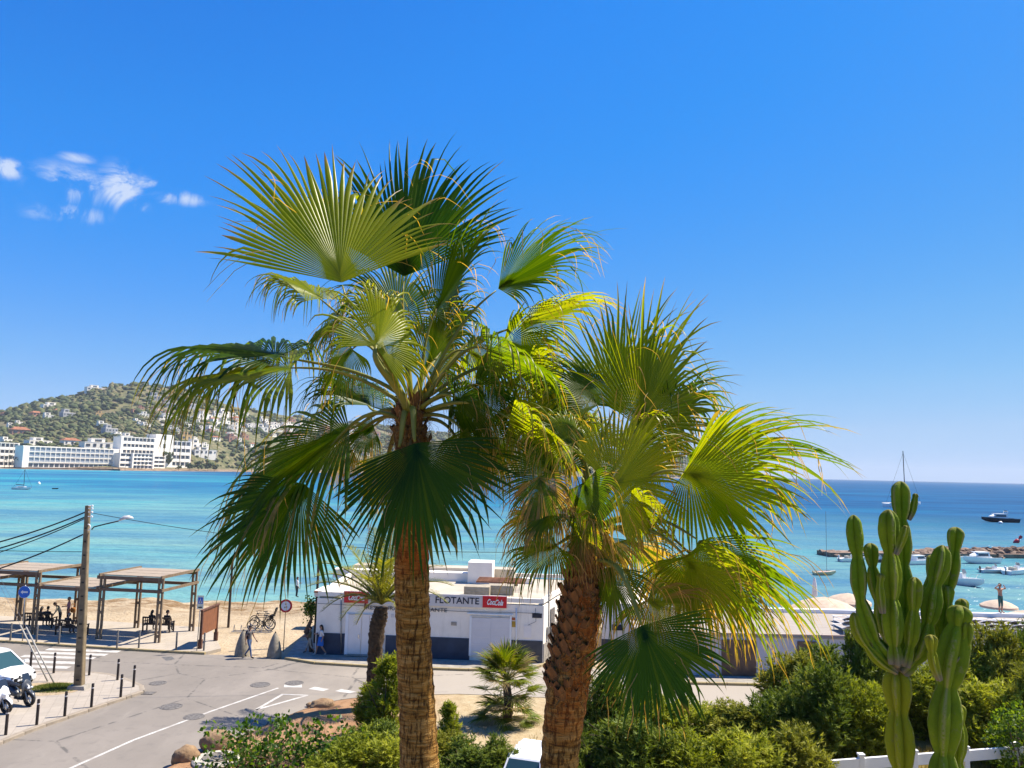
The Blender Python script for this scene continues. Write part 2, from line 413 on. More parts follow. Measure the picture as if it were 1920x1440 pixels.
# far edge of the road = kerb of the promenade, then open sand, then the pavement in front of the restaurant
PROM_K = G2([(-500, 1178), (0, 1204), (150, 1214), (300, 1223), (385, 1227)])
REST_K = G2([(535, 1236), (590, 1245), (700, 1252), (880, 1258), (1000, 1256)])
far_edge = [(-75, PROM_K[0][1]+1.2)] + PROM_K + G2([(430, 1228), (480, 1232)]) + REST_K + G2([(1030, 1245), (1120, 1255), (1380, 1272), (1920, 1290)]) + [(75, 41)]
near_edge = [(75, 33.5)] + G2([(1920, 1335), (1400, 1325), (1030, 1308)]) + chaikin(G2([(860, 1301), (700, 1304), (620, 1314), (560, 1332), (470, 1372), (400, 1400), (330, 1430), (270, 1470), (200, 1520)]))+[(-9, 14), (-75, 14)]
road = sheet('road', far_edge + near_edge, 0.0, ASPH)
# painted markings
def marking(pts, name='road_marking'): return sheet(name, G2(pts), .006, PAINT)
def stripe(a, b, w):
    A = gnd(*a); B = gnd(*b); d = (B-A).normalized(); n_ = Vector((-d.y, d.x, 0))*w/2
    return [(A+n_).to_2d()[:], (B+n_).to_2d()[:], (B-n_).to_2d()[:], (A-n_).to_2d()[:]]
for a, b in (((120, 1446), (250, 1388)), ((250, 1388), (395, 1334)), ((395, 1334), (522, 1290))):
    sheet('road_line', stripe(a, b, .13), .006, PAINT)
for a, b in (((480, 1331), (530, 1302)), ((480, 1331), (576, 1304)), ((527, 1302), (578, 1304))):
    sheet('yield_triangle_marking', stripe(a, b, .15), .009 if a[0] == 527 else .006, PAINT)
for pts in (((578, 1292), (590, 1288), (618, 1292), (606, 1296)), ((628, 1296), (640, 1292), (668, 1297), (656, 1300)), ((678, 1300), (688, 1297), (716, 1301), (706, 1304)),
            ((533, 1284), (566, 1283), (566, 1289), (532, 1289))):
    marking(pts, 'give_way_marking')
for i, (x0, x1, y) in enumerate(((88, 224, 1217.5), (66, 200, 1223.5), (42, 177, 1230), (18, 153, 1239), (0, 130, 1247.5), (-20, 105, 1256.5))):
    A = gnd(x0, y); B = gnd(x1, y+4.5); 
    sheet('crosswalk_stripe', [(A.x, A.y+.24), (B.x, B.y+.24), (B.x, B.y-.24), (A.x, A.y-.24)], .006, PAINT)
# manhole covers, drains and tar repairs in the road
IRON = M('cast_iron', (.21, .19, .17), .7, .3, 9, .004, 60)
for px, py, r in ((296, 1281, .36), (321, 1325, .42), (364, 1344, .38), (488, 1284, .42), (552, 1281, .40)):
    p_ = gnd(px, py); mb = MB(); mb.lathe([(r*1.12, 0), (r*1.12, .012), (r*.98, .014), (r*.97, .006), (r*.9, .016), (0, .018)], 24, c=(p_.x, p_.y, 0))
    tag(mb.build('manhole_cover', IRON), 'round iron manhole cover set in the grey asphalt', 'manhole cover', 'manhole covers in the road')
TAR = M('tar_patch', (.16, .155, .15), .85, .2, 6)
sheet('tar_patch', G2([(303, 1232), (322, 1231), (328, 1236), (312, 1239)]), .005, TAR)
p_ = gnd(277, 1300); mb = MB()
mb.box((0, 0, .012), (.62, .42, .024)); 
for k in range(5): mb.box((-.24+.12*k, 0, .027), (.06, .36, .012))
tag(mb.build('drain_grate', IRON, loc=(p_.x, p_.y, 0)), 'small iron drain grate at the tip of the paved corner', 'drain')

# pavements ----------------------------------------------------------------
def paving(name, tile, c1, c2, mort, off=.5, rot=0.0):
    m, nt, out = new_mat(name); L = nt.links.new
    geo = N(nt, 'ShaderNodeNewGeometry'); pos = geo.outputs['Position']
    mp = N(nt, 'ShaderNodeMapping'); mp.inputs['Rotation'].default_value = (0, 0, rot); L(pos, mp.inputs[0])
    br = N(nt, 'ShaderNodeTexBrick', offset=off, Scale=1.0/tile); br.inputs['Mortar Size'].default_value = .018; br.inputs['Brick Width'].default_value = 1.0; br.inputs['Row Height'].default_value = 1.0
    br.inputs['Color1'].default_value = (*c1, 1); br.inputs['Color2'].default_value = (*c2, 1); br.inputs['Mortar'].default_value = (*mort, 1); L(mp.outputs[0], br.inputs['Vector'])
    n1 = noise(nt, pos, .8, 5, .65); n2 = noise(nt, pos, 14, 4, .6)
    c = mixc(nt, mth(nt, 'MULTIPLY', mrange(nt, n1, .4, .7), .35), br.outputs['Color'], tuple(x*.62 for x in c1))
    c = mixc(nt, mth(nt, 'MULTIPLY', n2, .25), c, tuple(x*.6 for x in c1))
    p = N(nt, 'ShaderNodeBsdfPrincipled', Roughness=.9); p.inputs['Specular IOR Level'].default_value = .2
    L(c, p.inputs['Base Color']); b = N(nt, 'ShaderNodeBump', Strength=.6, Distance=.01); L(br.outputs['Fac'], b.inputs['Height']); b.invert = True
    L(b.outputs[0], p.inputs['Normal']); L(p.outputs[0], out.inputs[0]); return m
PAVE = paving('pavement_tiles', .42, (.52, .45, .37), (.47, .41, .34), (.36, .31, .25), 0.0, rad(-22))
PROMP = paving('promenade_slabs', .6, (.56, .48, .38), (.52, .45, .36), (.40, .34, .27), .5, rad(3))
KERB = M('kerb_stone', (.46, .38, .29), .9, .2, 1.5, .003, 40)
KERBY = M('yellow_painted_kerb', (.50, .38, .15), .85, .22, 1.2, .003, 40, col2=(.40, .32, .20))
def slab(name, poly, z0, z1, mat):
    mb = MB(); 
    a = sum(poly[i][0]*poly[(i+1) % len(poly)][1]-poly[(i+1) % len(poly)][0]*poly[i][1] for i in range(len(poly)))
    if a < 0: poly = poly[::-1]
    mb.prism(poly, z0, z1); return tag(mb.build(name, mat), kind='structure')
_kerbmesh = {}
def kerb(parent, line, z, mat, w=.16, piece=1.0, mat2=None):
    """row of separate kerb stones along a polyline, children of the pavement"""
    pts = [Vector((x, y, 0)) for x, y in line]; seg = [(b-a).length for a, b in zip(pts, pts[1:])]; tot = sum(seg); n_ = max(1, int(tot/piece)); st = tot/n_
    def P(s_):
        for a, b, l in zip(pts, pts[1:], seg):
            if s_ <= l+1e-6: return a.lerp(b, s_/l if l else 0)
            s_ -= l
        return pts[-1]
    key = (mat.name, round(z, 3), round(w, 3))
    if key not in _kerbmesh:
        mb = MB(); b_ = .015
        mb.loft([[(x, -w/2, -.10), (x, w/2, -.10), (x, w/2, z+.004), (x, -w/2+b_, z+.004), (x, -w/2, z+.004-b_)] for x in (-.49, .49)])
        _kerbmesh[key] = mb.mesh('kerb_stone', mat)
    for k in range(n_):
        a = P(k*st); b = P((k+1)*st); d = b-a
        if d.length < .05: continue
        o = put('kerb_stone', _kerbmesh[key], parent); c_ = (a+b)/2
        o.location = (c_.x, c_.y, 0); o.rotation_euler = (0, 0, math.atan2(d.y, d.x)); o.scale = (d.length*.995, 1, 1)
# promenade with the pergolas
pk = [p for p in PROM_K]
pback = G2([(-500, 1135), (0, 1158), (200, 1168), (395, 1181)])
promenade = slab('promenade', [(x, y+.08) for x, y in pk] + [(pk[-1][0]+.5, pk[-1][1]+1.0)] + pback[::-1], -.2, .12, PROMP)
kerb(promenade, pk, .12, KERBY)
# pavement corner on the parking side
LP = [(-40, 1412), (0, 1395), (70, 1366), (140, 1343), (200, 1322), (255, 1304), (274, 1297), (264, 1289), (245, 1281), (212, 1269), (170, 1264), (90, 1264), (0, 1262), (-200, 1255)]
lpk = chaikin(G2(LP), 2)
pavement = slab('pavement', lpk+[(lpk[-1][0], lpk[0][1])], -.2, .12, PAVE)
kerb(pavement, lpk, .12, KERB, .2)
# pavement before the restaurant
rk = REST_K + G2([(1035, 1240), (1060, 1222)])
restaurant_pavement = slab('restaurant_pavement', rk + G2([(1045, 1200), (560, 1205)]), -.2, .12, CONCRETE)
kerb(restaurant_pavement, rk, .12, KERBY)

# garden ground on the near side -----------------------------------------------
m, nt, out = new_mat('garden_soil'); L = nt.links.new
geo = N(nt, 'ShaderNodeNewGeometry'); pos = geo.outputs['Position']
n1 = noise(nt, pos, .28, 5, .6); n2 = noise(nt, pos, 2.2, 6, .7); n3 = noise(nt, pos, 18, 3, .6)
sx = N(nt, 'ShaderNodeSeparateXYZ'); L(pos, sx.inputs[0])
red = ramp(nt, n2, [(.3, (.34, .17, .085)), (.62, (.50, .30, .17)), (.8, (.58, .42, .27))])
pale = ramp(nt, n2, [(.3, (.46, .33, .18)), (.6, (.62, .50, .31)), (.8, (.68, .58, .42))])
straw = ramp(nt, n2, [(.3, (.30, .25, .08)), (.6, (.50, .40, .15)), (.8, (.60, .52, .28))])
c = mixc(nt, mrange(nt, mth(nt, 'ADD', sx.outputs['X'], mth(nt, 'MULTIPLY', n1, 5)), -3.5, 0.5), red, pale)
c = mixc(nt, mrange(nt, mth(nt, 'ADD', sx.outputs['X'], mth(nt, 'MULTIPLY', n1, 6)), 8, 12), c, straw)
c = mixc(nt, mth(nt, 'MULTIPLY', n3, .3), c, (.22, .15, .08))
p = N(nt, 'ShaderNodeBsdfPrincipled', Roughness=.95); p.inputs['Specular IOR Level'].default_value = .1
L(c, p.inputs['Base Color']); b = N(nt, 'ShaderNodeBump', Strength=1.0, Distance=.08); L(mth(nt, 'ADD', n2, mth(nt, 'MULTIPLY', n3, .3)), b.inputs['Height']); L(b.outputs[0], p.inputs['Normal']); L(p.outputs[0], out.inputs[0])
SOIL = m
ne = near_edge[1:-2]                      # from right to left along the road
def edgeY(x):
    pts = sorted(ne); return float(np.interp(x, [p[0] for p in pts], [p[1] for p in pts]))
xs = np.linspace(-11.5, 60, 220); rows = 60
EY = np.array([edgeY(x) for x in xs])
tt = np.linspace(0, 1, rows)**1.3
Y = EY[None, :]*(1-tt[:, None]) + 13.0*tt[:, None]; X = np.repeat(xs[None, :], rows, 0)
D = np.abs(EY[None, :]-Y)
Z = .012 + smooth(.0, 1.5, D)*.16 + smooth(.2, 2, D)*(fbm(X*.6, Y*.6)-.45)*.35
Z = np.where(D < 1e-6, -.05, Z)
garden = tag(grid_mesh('garden_ground', X, Y, Z, SOIL), kind='structure')
def garden_z(x, y):
    d = edgeY(x)-y
    return float(.012 + smooth(0, 1.5, np.array(d))*.16 + smooth(.2, 2, np.array(d))*(fbm(np.array([x*.6]), np.array([y*.6]))[0]-.45)*.35)
# raised terrace below the camera where the palms and the cactus are planted
TERR = 3.6
terrace = slab('garden_terrace', [(-24, -4), (30, -4), (30, 12.9), (-24, 12.9)], -.3, TERR, SOIL)
# ------------------------------------------------------------------ far shore: hill, woods, hotels, houses
SKYL = [(-700, 800), (-300, 790), (0, 763), (60, 746), (130, 736), (150, 729), (165, 723), (190, 718), (215, 715), (260, 711), (330, 722), (400, 744), (430, 754), (470, 762), (560, 775), (600, 782), (660, 786), (760, 797), (900, 812), (1100, 832), (1290, 848), (1320, 850), (1350, 862), (1390, 884), (1430, 899), (1500, 915)]
SHORE = [(-700, 1150), (0, 1120), (200, 1200), (400, 1420), (650, 1850), (900, 2400), (1300, 3000), (1500, 3200)]
SKYL = [(x, y+7) for x, y in SKYL]
def u_of(px): r = ray(px, 880); return r.x/r.y
us = [u_of(x) for x, _y in SHORE]; ysh = [y for _x, y in SHORE]
def shoreY(u): return np.interp(u, us, ysh)
RW = 780.0
ru = []; rz_ = []
for x, y in SKYL:
    u = u_of(x); Yr = float(shoreY(u))+RW; ru.append(u); rz_.append(at(x, y, Yr).z)
def hillz(X, Y):
    X = np.asarray(X, float); Y = np.asarray(Y, float); u = X/Y
    zr = np.interp(u, ru, rz_); t0 = (Y-shoreY(u))/RW; t = np.where(t0 < 0, t0, np.where(t0 < .10, t0*.30, .03+(t0-.10)*.97/.90))
    prof = np.where(t < 1, .10*np.clip(t*9, 0, 1)+.90*np.clip(t, 0, 1)**1.12, 1-.55*np.clip(t-1, 0, 1)**1.2)
    prof = np.where(t < .03, np.clip(t, -1, 1)*1.2, prof*smooth(.03, .12, t)+.036*(1-smooth(.03, .12, t)))
    amp = np.clip(zr, 5, 200)*.09
    return SEA + np.where(t < 0, t*40, np.clip(zr, 1.0, None)*prof) + amp*(fbm(X*.006, Y*.006)-.47)*smooth(.06, .3, t)*np.where(t > .92, .5, 1)
m, nt, out = new_mat('hill_scrub'); L = nt.links.new
geo = N(nt, 'ShaderNodeNewGeometry'); pos = geo.outputs['Position']; sx = N(nt, 'ShaderNodeSeparateXYZ'); L(pos, sx.inputs[0])
n1 = noise(nt, pos, .009, 5, .6); n2 = noise(nt, pos, .07, 5, .65)
c = ramp(nt, n2, [(.3, (.09, .105, .045)), (.5, (.17, .165, .075)), (.72, (.34, .27, .16))])
c = mixc(nt, mrange(nt, n1, .52, .68), c, (.27, .20, .13))
c = mixc(nt, mrange(nt, sx.outputs['Z'], 3.2, 1.4), c, ramp(nt, n2, [(.35, (.20, .13, .085)), (.65, (.42, .31, .20))]))
p = N(nt, 'ShaderNodeBsdfPrincipled', Roughness=.95); p.inputs['Specular IOR Level'].default_value = .1; L(c, p.inputs['Base Color'])
b = N(nt, 'ShaderNodeBump', Strength=1.0, Distance=4.0); L(n2, b.inputs['Height']); L(b.outputs[0], p.inputs['Normal']); L(p.outputs[0], out.inputs[0])
HILLM = m
uu = np.linspace(u_of(-700), u_of(1480), 300); tt = np.concatenate([np.linspace(-.08, .12, 14), np.linspace(.14, 1.9, 90)])
U, T = np.meshgrid(uu, tt); Y = shoreY(U)+T*RW; X = U*Y; Z = hillz(X, Y)
hill = tag(grid_mesh('hill', X, Y, Z, HILLM), kind='structure')
# a lower, bluer ridge beyond
U, T = np.meshgrid(np.linspace(u_of(380), u_of(1000), 80), np.linspace(0, 1, 14))
Y = 4300+T*900; X = U*Y; px_ = np.interp(U, [u_of(380), u_of(600), u_of(690), u_of(760), u_of(1000)], [70, 128, 132, 95, 20]); Z = SEA-3+px_*np.sin(T*math.pi)*1.55+18*(fbm(X*.003, Y*.003)-.5)*np.sin(T*math.pi)
ridge = tag(grid_mesh('distant_ridge', X, Y, Z, HILLM), kind='structure')
def hill_hit(px, py):
    r = ray(px, py); r = r/r.y
    lo = float(shoreY(r.x))+2; Ys = np.linspace(lo, lo+RW*1.05, 500)
    z = CAM.z + r.z*Ys; h = hillz(r.x*Ys, Ys); k = np.where(h >= z)[0]
    Yh = Ys[k[0]] if len(k) else Ys[-1]
    return Vector((r.x*Yh, Yh, float(hillz(r.x*Yh, Yh))))
# houses ------------------------------------------------------------------
HW = M('house_white', (.86, .79, .67), .9, .06, .15); HP = M('house_salmon', (.58, .30, .20), .9, .1, .15); HO = M('house_ochre', (.60, .40, .17), .9, .1, .15)
HG = M('house_grey', (.42, .43, .45), .9, .08, .15); ROOFT = M('clay_roof', (.42, .17, .085), .9, .2, .4); GLASSD = Mglass('dark_window', (.05, .06, .075), .15)
GLASSB = Mglass('bluish_window', (.30, .33, .36), .3)
def house_proto(kind, wallm, roofm, w, d, h, seed):
    rng = random.Random(seed); t = thing('house', 'x', 'house')
    mb = MB(); mb.box((0, 0, h/2-3), (w, d, h+6))
    w2 = w*rng.uniform(.35, .6); h2 = h*rng.uniform(.5, .9); ox = rng.uniform(-.2, .2)*w
    if kind != 'tile': mb.box((ox, d*.12, h+h2/2), (w2, d*.7, h2))
    wl = mb.build('wall', wallm, t)
    mb = MB()
    if kind == 'tile':
        mb.loft([[(-w*.54, -d*.56, h), (w*.54, -d*.56, h), (w*.54, d*.56, h), (-w*.54, d*.56, h)], [(-w*.30, -.2, h+d*.28), (w*.30, -.2, h+d*.28), (w*.30, .2, h+d*.28), (-w*.30, .2, h+d*.28)]])
    else:
        mb.box((0, 0, h+.25), (w*1.02, d*1.03, .5)); mb.box((ox, d*.12, h+h2+.2), (w2*1.05, d*.74, .4))
    mb.build('roof', roofm, t)
    n = max(2, int(w/5)); wm = None
    for k in range(n):
        x = -w/2+w*(k+.5)/n+rng.uniform(-.4, .4); ww = rng.choice((1.6, 2.2, 3.0)); hh = rng.choice((1.8, 2.4))
        q = MB(); q.box((0, 0, 0), (ww, .3, hh)); o = q.build('window', GLASSD, t, loc=(x, -d/2-.12, min(h*.55, h-1.6)))
    if kind != 'tile':
        q = MB(); q.box((0, 0, 0), (w2*.5, .3, h2*.5)); q.build('window', GLASSD, t, loc=(ox, d*.12-d*.35-.12, h+h2*.5))
    return t
protos = {
 'w1': house_proto('flat', HW, HW, 18, 10, 5, 1), 'w2': house_proto('flat', HW, HW, 13, 9, 4, 2), 'w3': house_proto('flat', HW, HW, 26, 10, 4.5, 3),
 's1': house_proto('flat', HP, HP, 13, 9, 6, 4), 't1': house_proto('tile', HP, ROOFT, 15, 10, 4.5, 5), 't2': house_proto('tile', HW, ROOFT, 17, 10, 5, 6),
 'o1': house_proto('flat', HO, HO, 14, 9, 6, 7), 'g1': house_proto('flat', HG, HW, 22, 10, 6, 8)}
pw = {'w1': 18, 'w2': 13, 'w3': 26, 's1': 13, 't1': 15, 't2': 17, 'o1': 14, 'g1': 22}
HL = {'w1': ('white cubic house with a raised upper storey on the far hillside', 'white cubic houses on the hillside'), 'w2': ('small white flat-roofed house among hillside trees', 'small white hillside houses'),
      'w3': ('long low white villa terrace on the far hillside', 'long white hillside villas'), 's1': ('salmon plastered flat-roofed house in the hillside cluster', 'salmon hillside houses'),
      't1': ('salmon house with a clay tile roof on the wooded slope', 'tile-roofed salmon houses'), 't2': ('white house with a clay tile roof on the hillside', 'tile-roofed white houses'),
      'o1': ('ochre yellow flat-roofed house on the hillside', 'ochre hillside houses'), 'g1': ('grey modern house with white roof slabs on the hillside', 'grey modern hillside houses')}
used = {}
def house(kind, px, py, wpx, label=None):
    p = hill_hit(px, py); s = wpx*pxm(p.y)/pw[kind]
    src = protos[kind]
    o = src if kind not in used else copy_tree(src)
    used[kind] = 1
    o.location = p; o.rotation_euler = (0, 0, random.Random(int(px*7+py)).uniform(.85, 1.35)); o.scale = (s,)*3
    o['label'] = label or HL[kind][0]; o['category'] = 'house'
    if label:
        if 'group' in o: del o['group']
    else: o['group'] = HL[kind][1]
for a in (('w3', 178, 733, 33, 'white villa standing on the wooded crest of the hill'), ('t1', 139, 742, 20, 'salmon tile-roofed villa in trees just below the crest'), ('s1', 172, 754, 9, 'tiny orange-red house alone on the bare slope under the crest'),
          ('w3', 97, 766, 36, 'long white villa with dark windows high in the pine wood'), ('t1', 108, 773, 13), ('g1', 126, 781, 26, 'blue-grey villa with a white flat roof in the woods'), ('t1', 13, 781, 18), ('t1', 67, 780, 19), ('w2', 91, 784, 17),
          ('o1', 184, 782, 17, 'bright ochre house alone in the middle of the green slope'), ('w2', 191, 799, 16), ('g1', 205, 811, 27), ('w3', 222, 818, 26), ('w1', 234, 824, 24), ('t1', 36, 815, 30, 'pink house with dark windows above the beach hotel'),
          ('w3', 71, 834, 44, 'white apartment terrace behind the long beach hotel'), ('t2', 131, 835, 30), ('w3', 184, 841, 60, 'wide white modern house with set-back storey behind the beach hotel'),
          ('s1', 250, 776, 12), ('s1', 263, 768, 11), ('o1', 276, 774, 12), ('s1', 288, 771, 11), ('t2', 300, 775, 15), ('s1', 312, 778, 12), ('w1', 268, 781, 18), ('w3', 315, 787, 38), ('w1', 380, 786, 30), ('w3', 320, 806, 26), ('w2', 264, 798, 12), ('g1', 292, 750, 26), ('g1', 315, 763, 24), ('g1', 355, 765, 28),
          ('w2', 350, 800, 14), ('w1', 390, 808, 20), ('o1', 344, 826, 24, 'tan house with flat terraces above the white hotel tower'), ('w1', 360, 841, 34), ('w3', 382, 853, 44), ('t1', 341, 868, 26, 'pink low house under the big dark pine'), ('w2', 10, 830, 18), ('w2', 20, 800, 12), ('w2', 35, 795, 11)):
    house(*a)
rg = random.Random(11)
for k in range(120):
    px = rg.uniform(395, 700); py = rg.gauss(805 if px < 620 else 825, 17)
    if py < np.interp(px, [395, 470, 600, 700], [760, 778, 795, 803]) or py > 860: continue
    house(rg.choice(('w1', 'w2', 'w2', 'w3', 'w3', 'w1', 't2', 's1')), px, py, rg.uniform(9, 22))
for k in range(26):
    house(rg.choice(('w1', 'w2', 'w3', 't2')), rg.uniform(245, 400), rg.uniform(768, 838), rg.uniform(8, 16))
# hotels ------------------------------------------------------------------
HWH = M('hotel_white', (.90, .83, .71), .85, .05, .1); HSH = M('hotel_slab', (.84, .77, .66), .85, .05, .1)
def hotel(label, px0, px1, ytop, ybase, rows, cols, Yoff=8, depth=16, podium=0.0, fins=True, side=.06, rz=1.12, extra=None, arch=False):
    """slab block: rear wall, floor slabs, fins, one window object per bay"""
    r = ray((px0+px1)/2, ybase); u = r.x/r.y; Y = float(shoreY(u))+Yoff
    A = at(px0, ybase, Y); B = at(px1, ybase, Y); T = at((px0+px1)/2, ytop, Y)
    w = (B.x-A.x)/(math.cos(rz)-u*math.sin(rz)); z0 = max(SEA+1, float(hillz((A.x+B.x)/2, Y)))-1; h = T.z-z0
    t = thing('hotel', label, 'hotel', ((A.x+B.x)/2, Y, z0), rz)
    mb = MB(); mb.box((0, depth/2, h/2), (w, depth, h)); sw = w*side
    mb.box((-w/2+sw/2, -.9, h/2), (sw, 1.8, h)); mb.box((w/2-sw/2, -.9, h/2), (sw, 1.8, h)); mb.build('wall', HWH, t)
    mb = MB(); mb.box((0, depth/2-.6, h+.5), (w*1.01, depth+1.6, 1.0)); mb.build('roof', HSH, t)
    hp = h*podium; fh = (h-hp)/rows; iw = w-2*sw; cw = iw/cols
    sl = MB(); sl.box((0, -.85, 0), (iw, 1.7, fh*.16)); slm = sl.mesh('floor_slab', HSH)
    for i in range(rows+(0 if podium == 0 else 1)):
        o = put('floor_slab', slm, t); o.location = (0, 0, hp+i*fh)
    wn_ = MB()
    if arch:
        n = 8; hw = cw*.34; hh = fh*.62
        poly = [(-hw, 0), (hw, 0)]+[(hw*math.cos(math.pi*k/n), hh*.55+hh*.45*math.sin(math.pi*k/n)) for k in range(n+1)]
        wn_.plate(poly, (0, -.1, -hh*.5), (1, 0, 0), (0, 0, 1), .12)
    else: wn_.box((0, -.08, 0), (cw*.78, .16, fh*.66))
    wm = wn_.mesh('window', GLASSD if not extra else GLASSB)
    rl = MB(); rl.box((0, -1.66, 0), (cw*.94, .08, fh*.30)); rlm = rl.mesh('railing', HWH if not extra else GLASSB)
    fm = MB(); fm.box((0, -.85, 0), (cw*.10, 1.7, fh*.98)); fmm = fm.mesh('fin', HWH)
    for i in range(rows):
        for j in range(cols):
            x = -iw/2+cw*(j+.5); z = hp+fh*(i+.56)
            o = put('window', wm, t); o.location = (x, -.02, z)
            if not arch: o = put('railing', rlm, t); o.location = (x, 0, hp+fh*(i+.24))
            if fins and j: o = put('fin', fmm, t); o.location = (x-cw/2, 0, hp+fh*(i+.5))
    if podium:
        q = MB(); q.box((0, -.1, 0), (cw*.8, .2, hp*.6)); qm = q.mesh('shopfront', GLASSD)
        for j in range(cols):
            o = put('shopfront', qm, t); o.location = (-iw/2+cw*(j+.5), 0, hp*.45)
    return t
hotel('long white beach hotel with three rows of balconies over a glazed ground floor', 45, 224, 840, 874, 3, 17, 40, 18, .26, extra=True)
hotel('white block of four window rows at the edge of the beach with palms before it', -14, 32, 831, 877, 4, 5, 36, 16)
hotel('white hotel block with a grid of dark square windows above the arcaded building', 224, 290, 821, 864, 5, 8, 60, 18)
hotel('tall plain white hotel wing beside the window grid', 288, 322, 816, 868, 4, 1, 62, 22, side=.42)
hotel('stepped white hotel wing with deep balconies behind the dark pine', 318, 356, 828, 868, 4, 4, 60, 18)
hotel('white building with rows of arched windows on the shore', 246, 287, 851, 879, 4, 5, 36, 14, fins=False, arch=True)
hotel('narrow white wing with stacked balconies joining the beach hotel', 222, 246, 850, 876, 3, 2, 46, 14, fins=False)
hotel('cream low block with balconies beside the arched building', 286, 308, 856, 876, 3, 2, 46, 14, fins=False)
# beach front: boardwalk and huts in front of the beach hotel
A = at(45, 878, 1148); B = at(225, 878, 1222); mb = MB(); mb.beam((A.x, A.y, SEA+1.2), (B.x, B.y, SEA+1.2), 5, 3)
tag(mb.build('sea_wall', M('seawall_stone', (.40, .28, .19), .9, .25, .08)), 'brown stone sea wall along the beach before the long hotel', 'wall')
A = at(150, 878, 1190); B = at(236, 878, 1226); mb = MB(); mb.beam((A.x, A.y-2, SEA+4.6), (B.x, B.y-2, SEA+4.6), 7, .8)
for k in range(8):
    q = A.lerp(B, k/7); mb.box((q.x, q.y-2, SEA+2.2), (.6, .6, 4.4))
tag(mb.build('beach_pavilion', M('pavilion_pink', (.50, .24, .17), .9, .15, .1)), 'long low pinkish beach pavilion on posts at the water edge', 'pavilion')
# woods on the hill: far-off mass -------------------------------------------
m, nt, out = new_mat('far_foliage'); L = nt.links.new
at_ = N(nt, 'ShaderNodeAttribute', attribute_name='leaf'); sp = N(nt, 'ShaderNodeSeparateColor'); L(at_.outputs['Color'], sp.inputs[0])
c = ramp(nt, sp.outputs[0], [(0, (.06, .085, .04)), (.45, (.12, .145, .06)), (.8, (.20, .21, .09)), (1, (.28, .24, .12))])
geo = N(nt, 'ShaderNodeNewGeometry'); nn = noise(nt, geo.outputs['Position'], .5, 4, .7); c = mixc(nt, mth(nt, 'MULTIPLY', nn, .5), c, (.05, .075, .035))
p = N(nt, 'ShaderNodeBsdfPrincipled', Roughness=.9); p.inputs['Specular IOR Level'].default_value = .1; L(c, p.inputs['Base Color'])
b = N(nt, 'ShaderNodeBump', Strength=1.0, Distance=1.2); L(nn, b.inputs['Height']); L(b.outputs[0], p.inputs['Normal']); L(p.outputs[0], out.inputs[0]); FARF = m
rs = np.random.RandomState(9); n = 17000
u = rs.uniform(u_of(-250), u_of(1440), n); t = rs.uniform(.07, 1.02, n)**.9; Y = shoreY(u)+t*RW; X = u*Y
dens = fbm(X*.008+7, Y*.008+3); keep = (dens > .38) & ((np.interp(u, ru, rz_) > 12))
bare = (u > u_of(205)) & (u < u_of(420)) & (t > .60); keep &= ~(bare & (rs.rand(n) < .72))
town = (u > u_of(395)) & (u < u_of(640)) & (t > .25); keep &= ~(town & (rs.rand(n) < .55))
X, Y, t, dens = X[keep], Y[keep], t[keep], dens[keep]; Z = hillz(X, Y); n = len(X)
iv = np.array(ICO[1][0]); fi = np.array(ICO[1][1]); nv = len(iv)
sz = rs.uniform(1.6, 6.2, n)*(.9+.5*(Y > 1700)); J = 1+rs.uniform(-.5, .5, (n, nv))
P = np.stack([X, Y, Z], -1)[:, None, :] + iv[None]*J[:, :, None]*sz[:, None, None]*np.stack([rs.uniform(.9, 1.5, n), rs.uniform(.9, 1.4, n), rs.uniform(.55, 1.0, n)], -1)[:, None, :] + np.array([0, 0, 1.])[None, None]*(sz*.4)[:, None, None]
Fi = (fi[None]+(np.arange(n)*nv)[:, None, None]).reshape(-1, 3)
me = bpy.data.meshes.new('hill_woods'); me.from_pydata(P.reshape(-1, 3).tolist(), [], Fi.tolist()); me.materials.append(FARF); me.update()
cc = np.repeat(np.clip(rs.normal(.45, .3, n)+(dens-.45), 0, 1), nv); add_leaf_attr(me, np.stack([cc, cc, cc], -1))
o = put('hill_woods', me, None, True); tag(o, 'pine woods and scrub covering the far hillside', 'woods', kind='stuff')
# single trees among the hotels
def far_tree(px, py, hpx, label, group, seed, palm=False, off=14):
    r = ray(px, py); u = r.x/r.y; Y = float(shoreY(u))+off; b_ = at(px, py, Y); b_.z = float(hillz(b_.x, Y))-.3; h = hpx*pxm(Y); rng = random.Random(seed)
    t = thing('far_palm' if palm else 'pine_tree', label, 'palm tree' if palm else 'tree', b_, 0, group)
    mb = MB(); mb.tube([(0, 0, 0), (rng.uniform(-.5, .5), 0, h*.4), (rng.uniform(-1, 1), 0, h*.8)], [h*.03, h*.022, h*.015], 6); mb.build('trunk', WOOD, t)
    mb = MB()
    if palm:
        for k in range(16):
            a = rng.uniform(0, 6.28); e = rng.uniform(-.3, .9); d = Vector((math.cos(a)*math.cos(e), math.sin(a)*math.cos(e), math.sin(e))); l_ = h*.3; p0 = Vector((0, 0, h*.82)); s_ = Vector((-math.sin(a), math.cos(a), 0))*h*.035
            p1 = p0+d*l_*.6; p2 = p0+d*l_+Vector((0, 0, -l_*.45)); mb.add([p0, p1+s_, p2, p1-s_], [(0, 1, 2, 3)])
    else:
        for k in range(26):
            v = Vector((rng.gauss(0, .2), rng.gauss(0, .2), rng.uniform(.32, .95))); mb.ico((v.x*h, v.y*h, v.z*h), h*rng.uniform(.09, .17), rng, .35)
    o = mb.build('crown', FARF, t, True); rsn = np.array([[rng.uniform(.05, .45)]*3 for _k in range(len(o.data.vertices))]); add_leaf_attr(o.data, rsn)
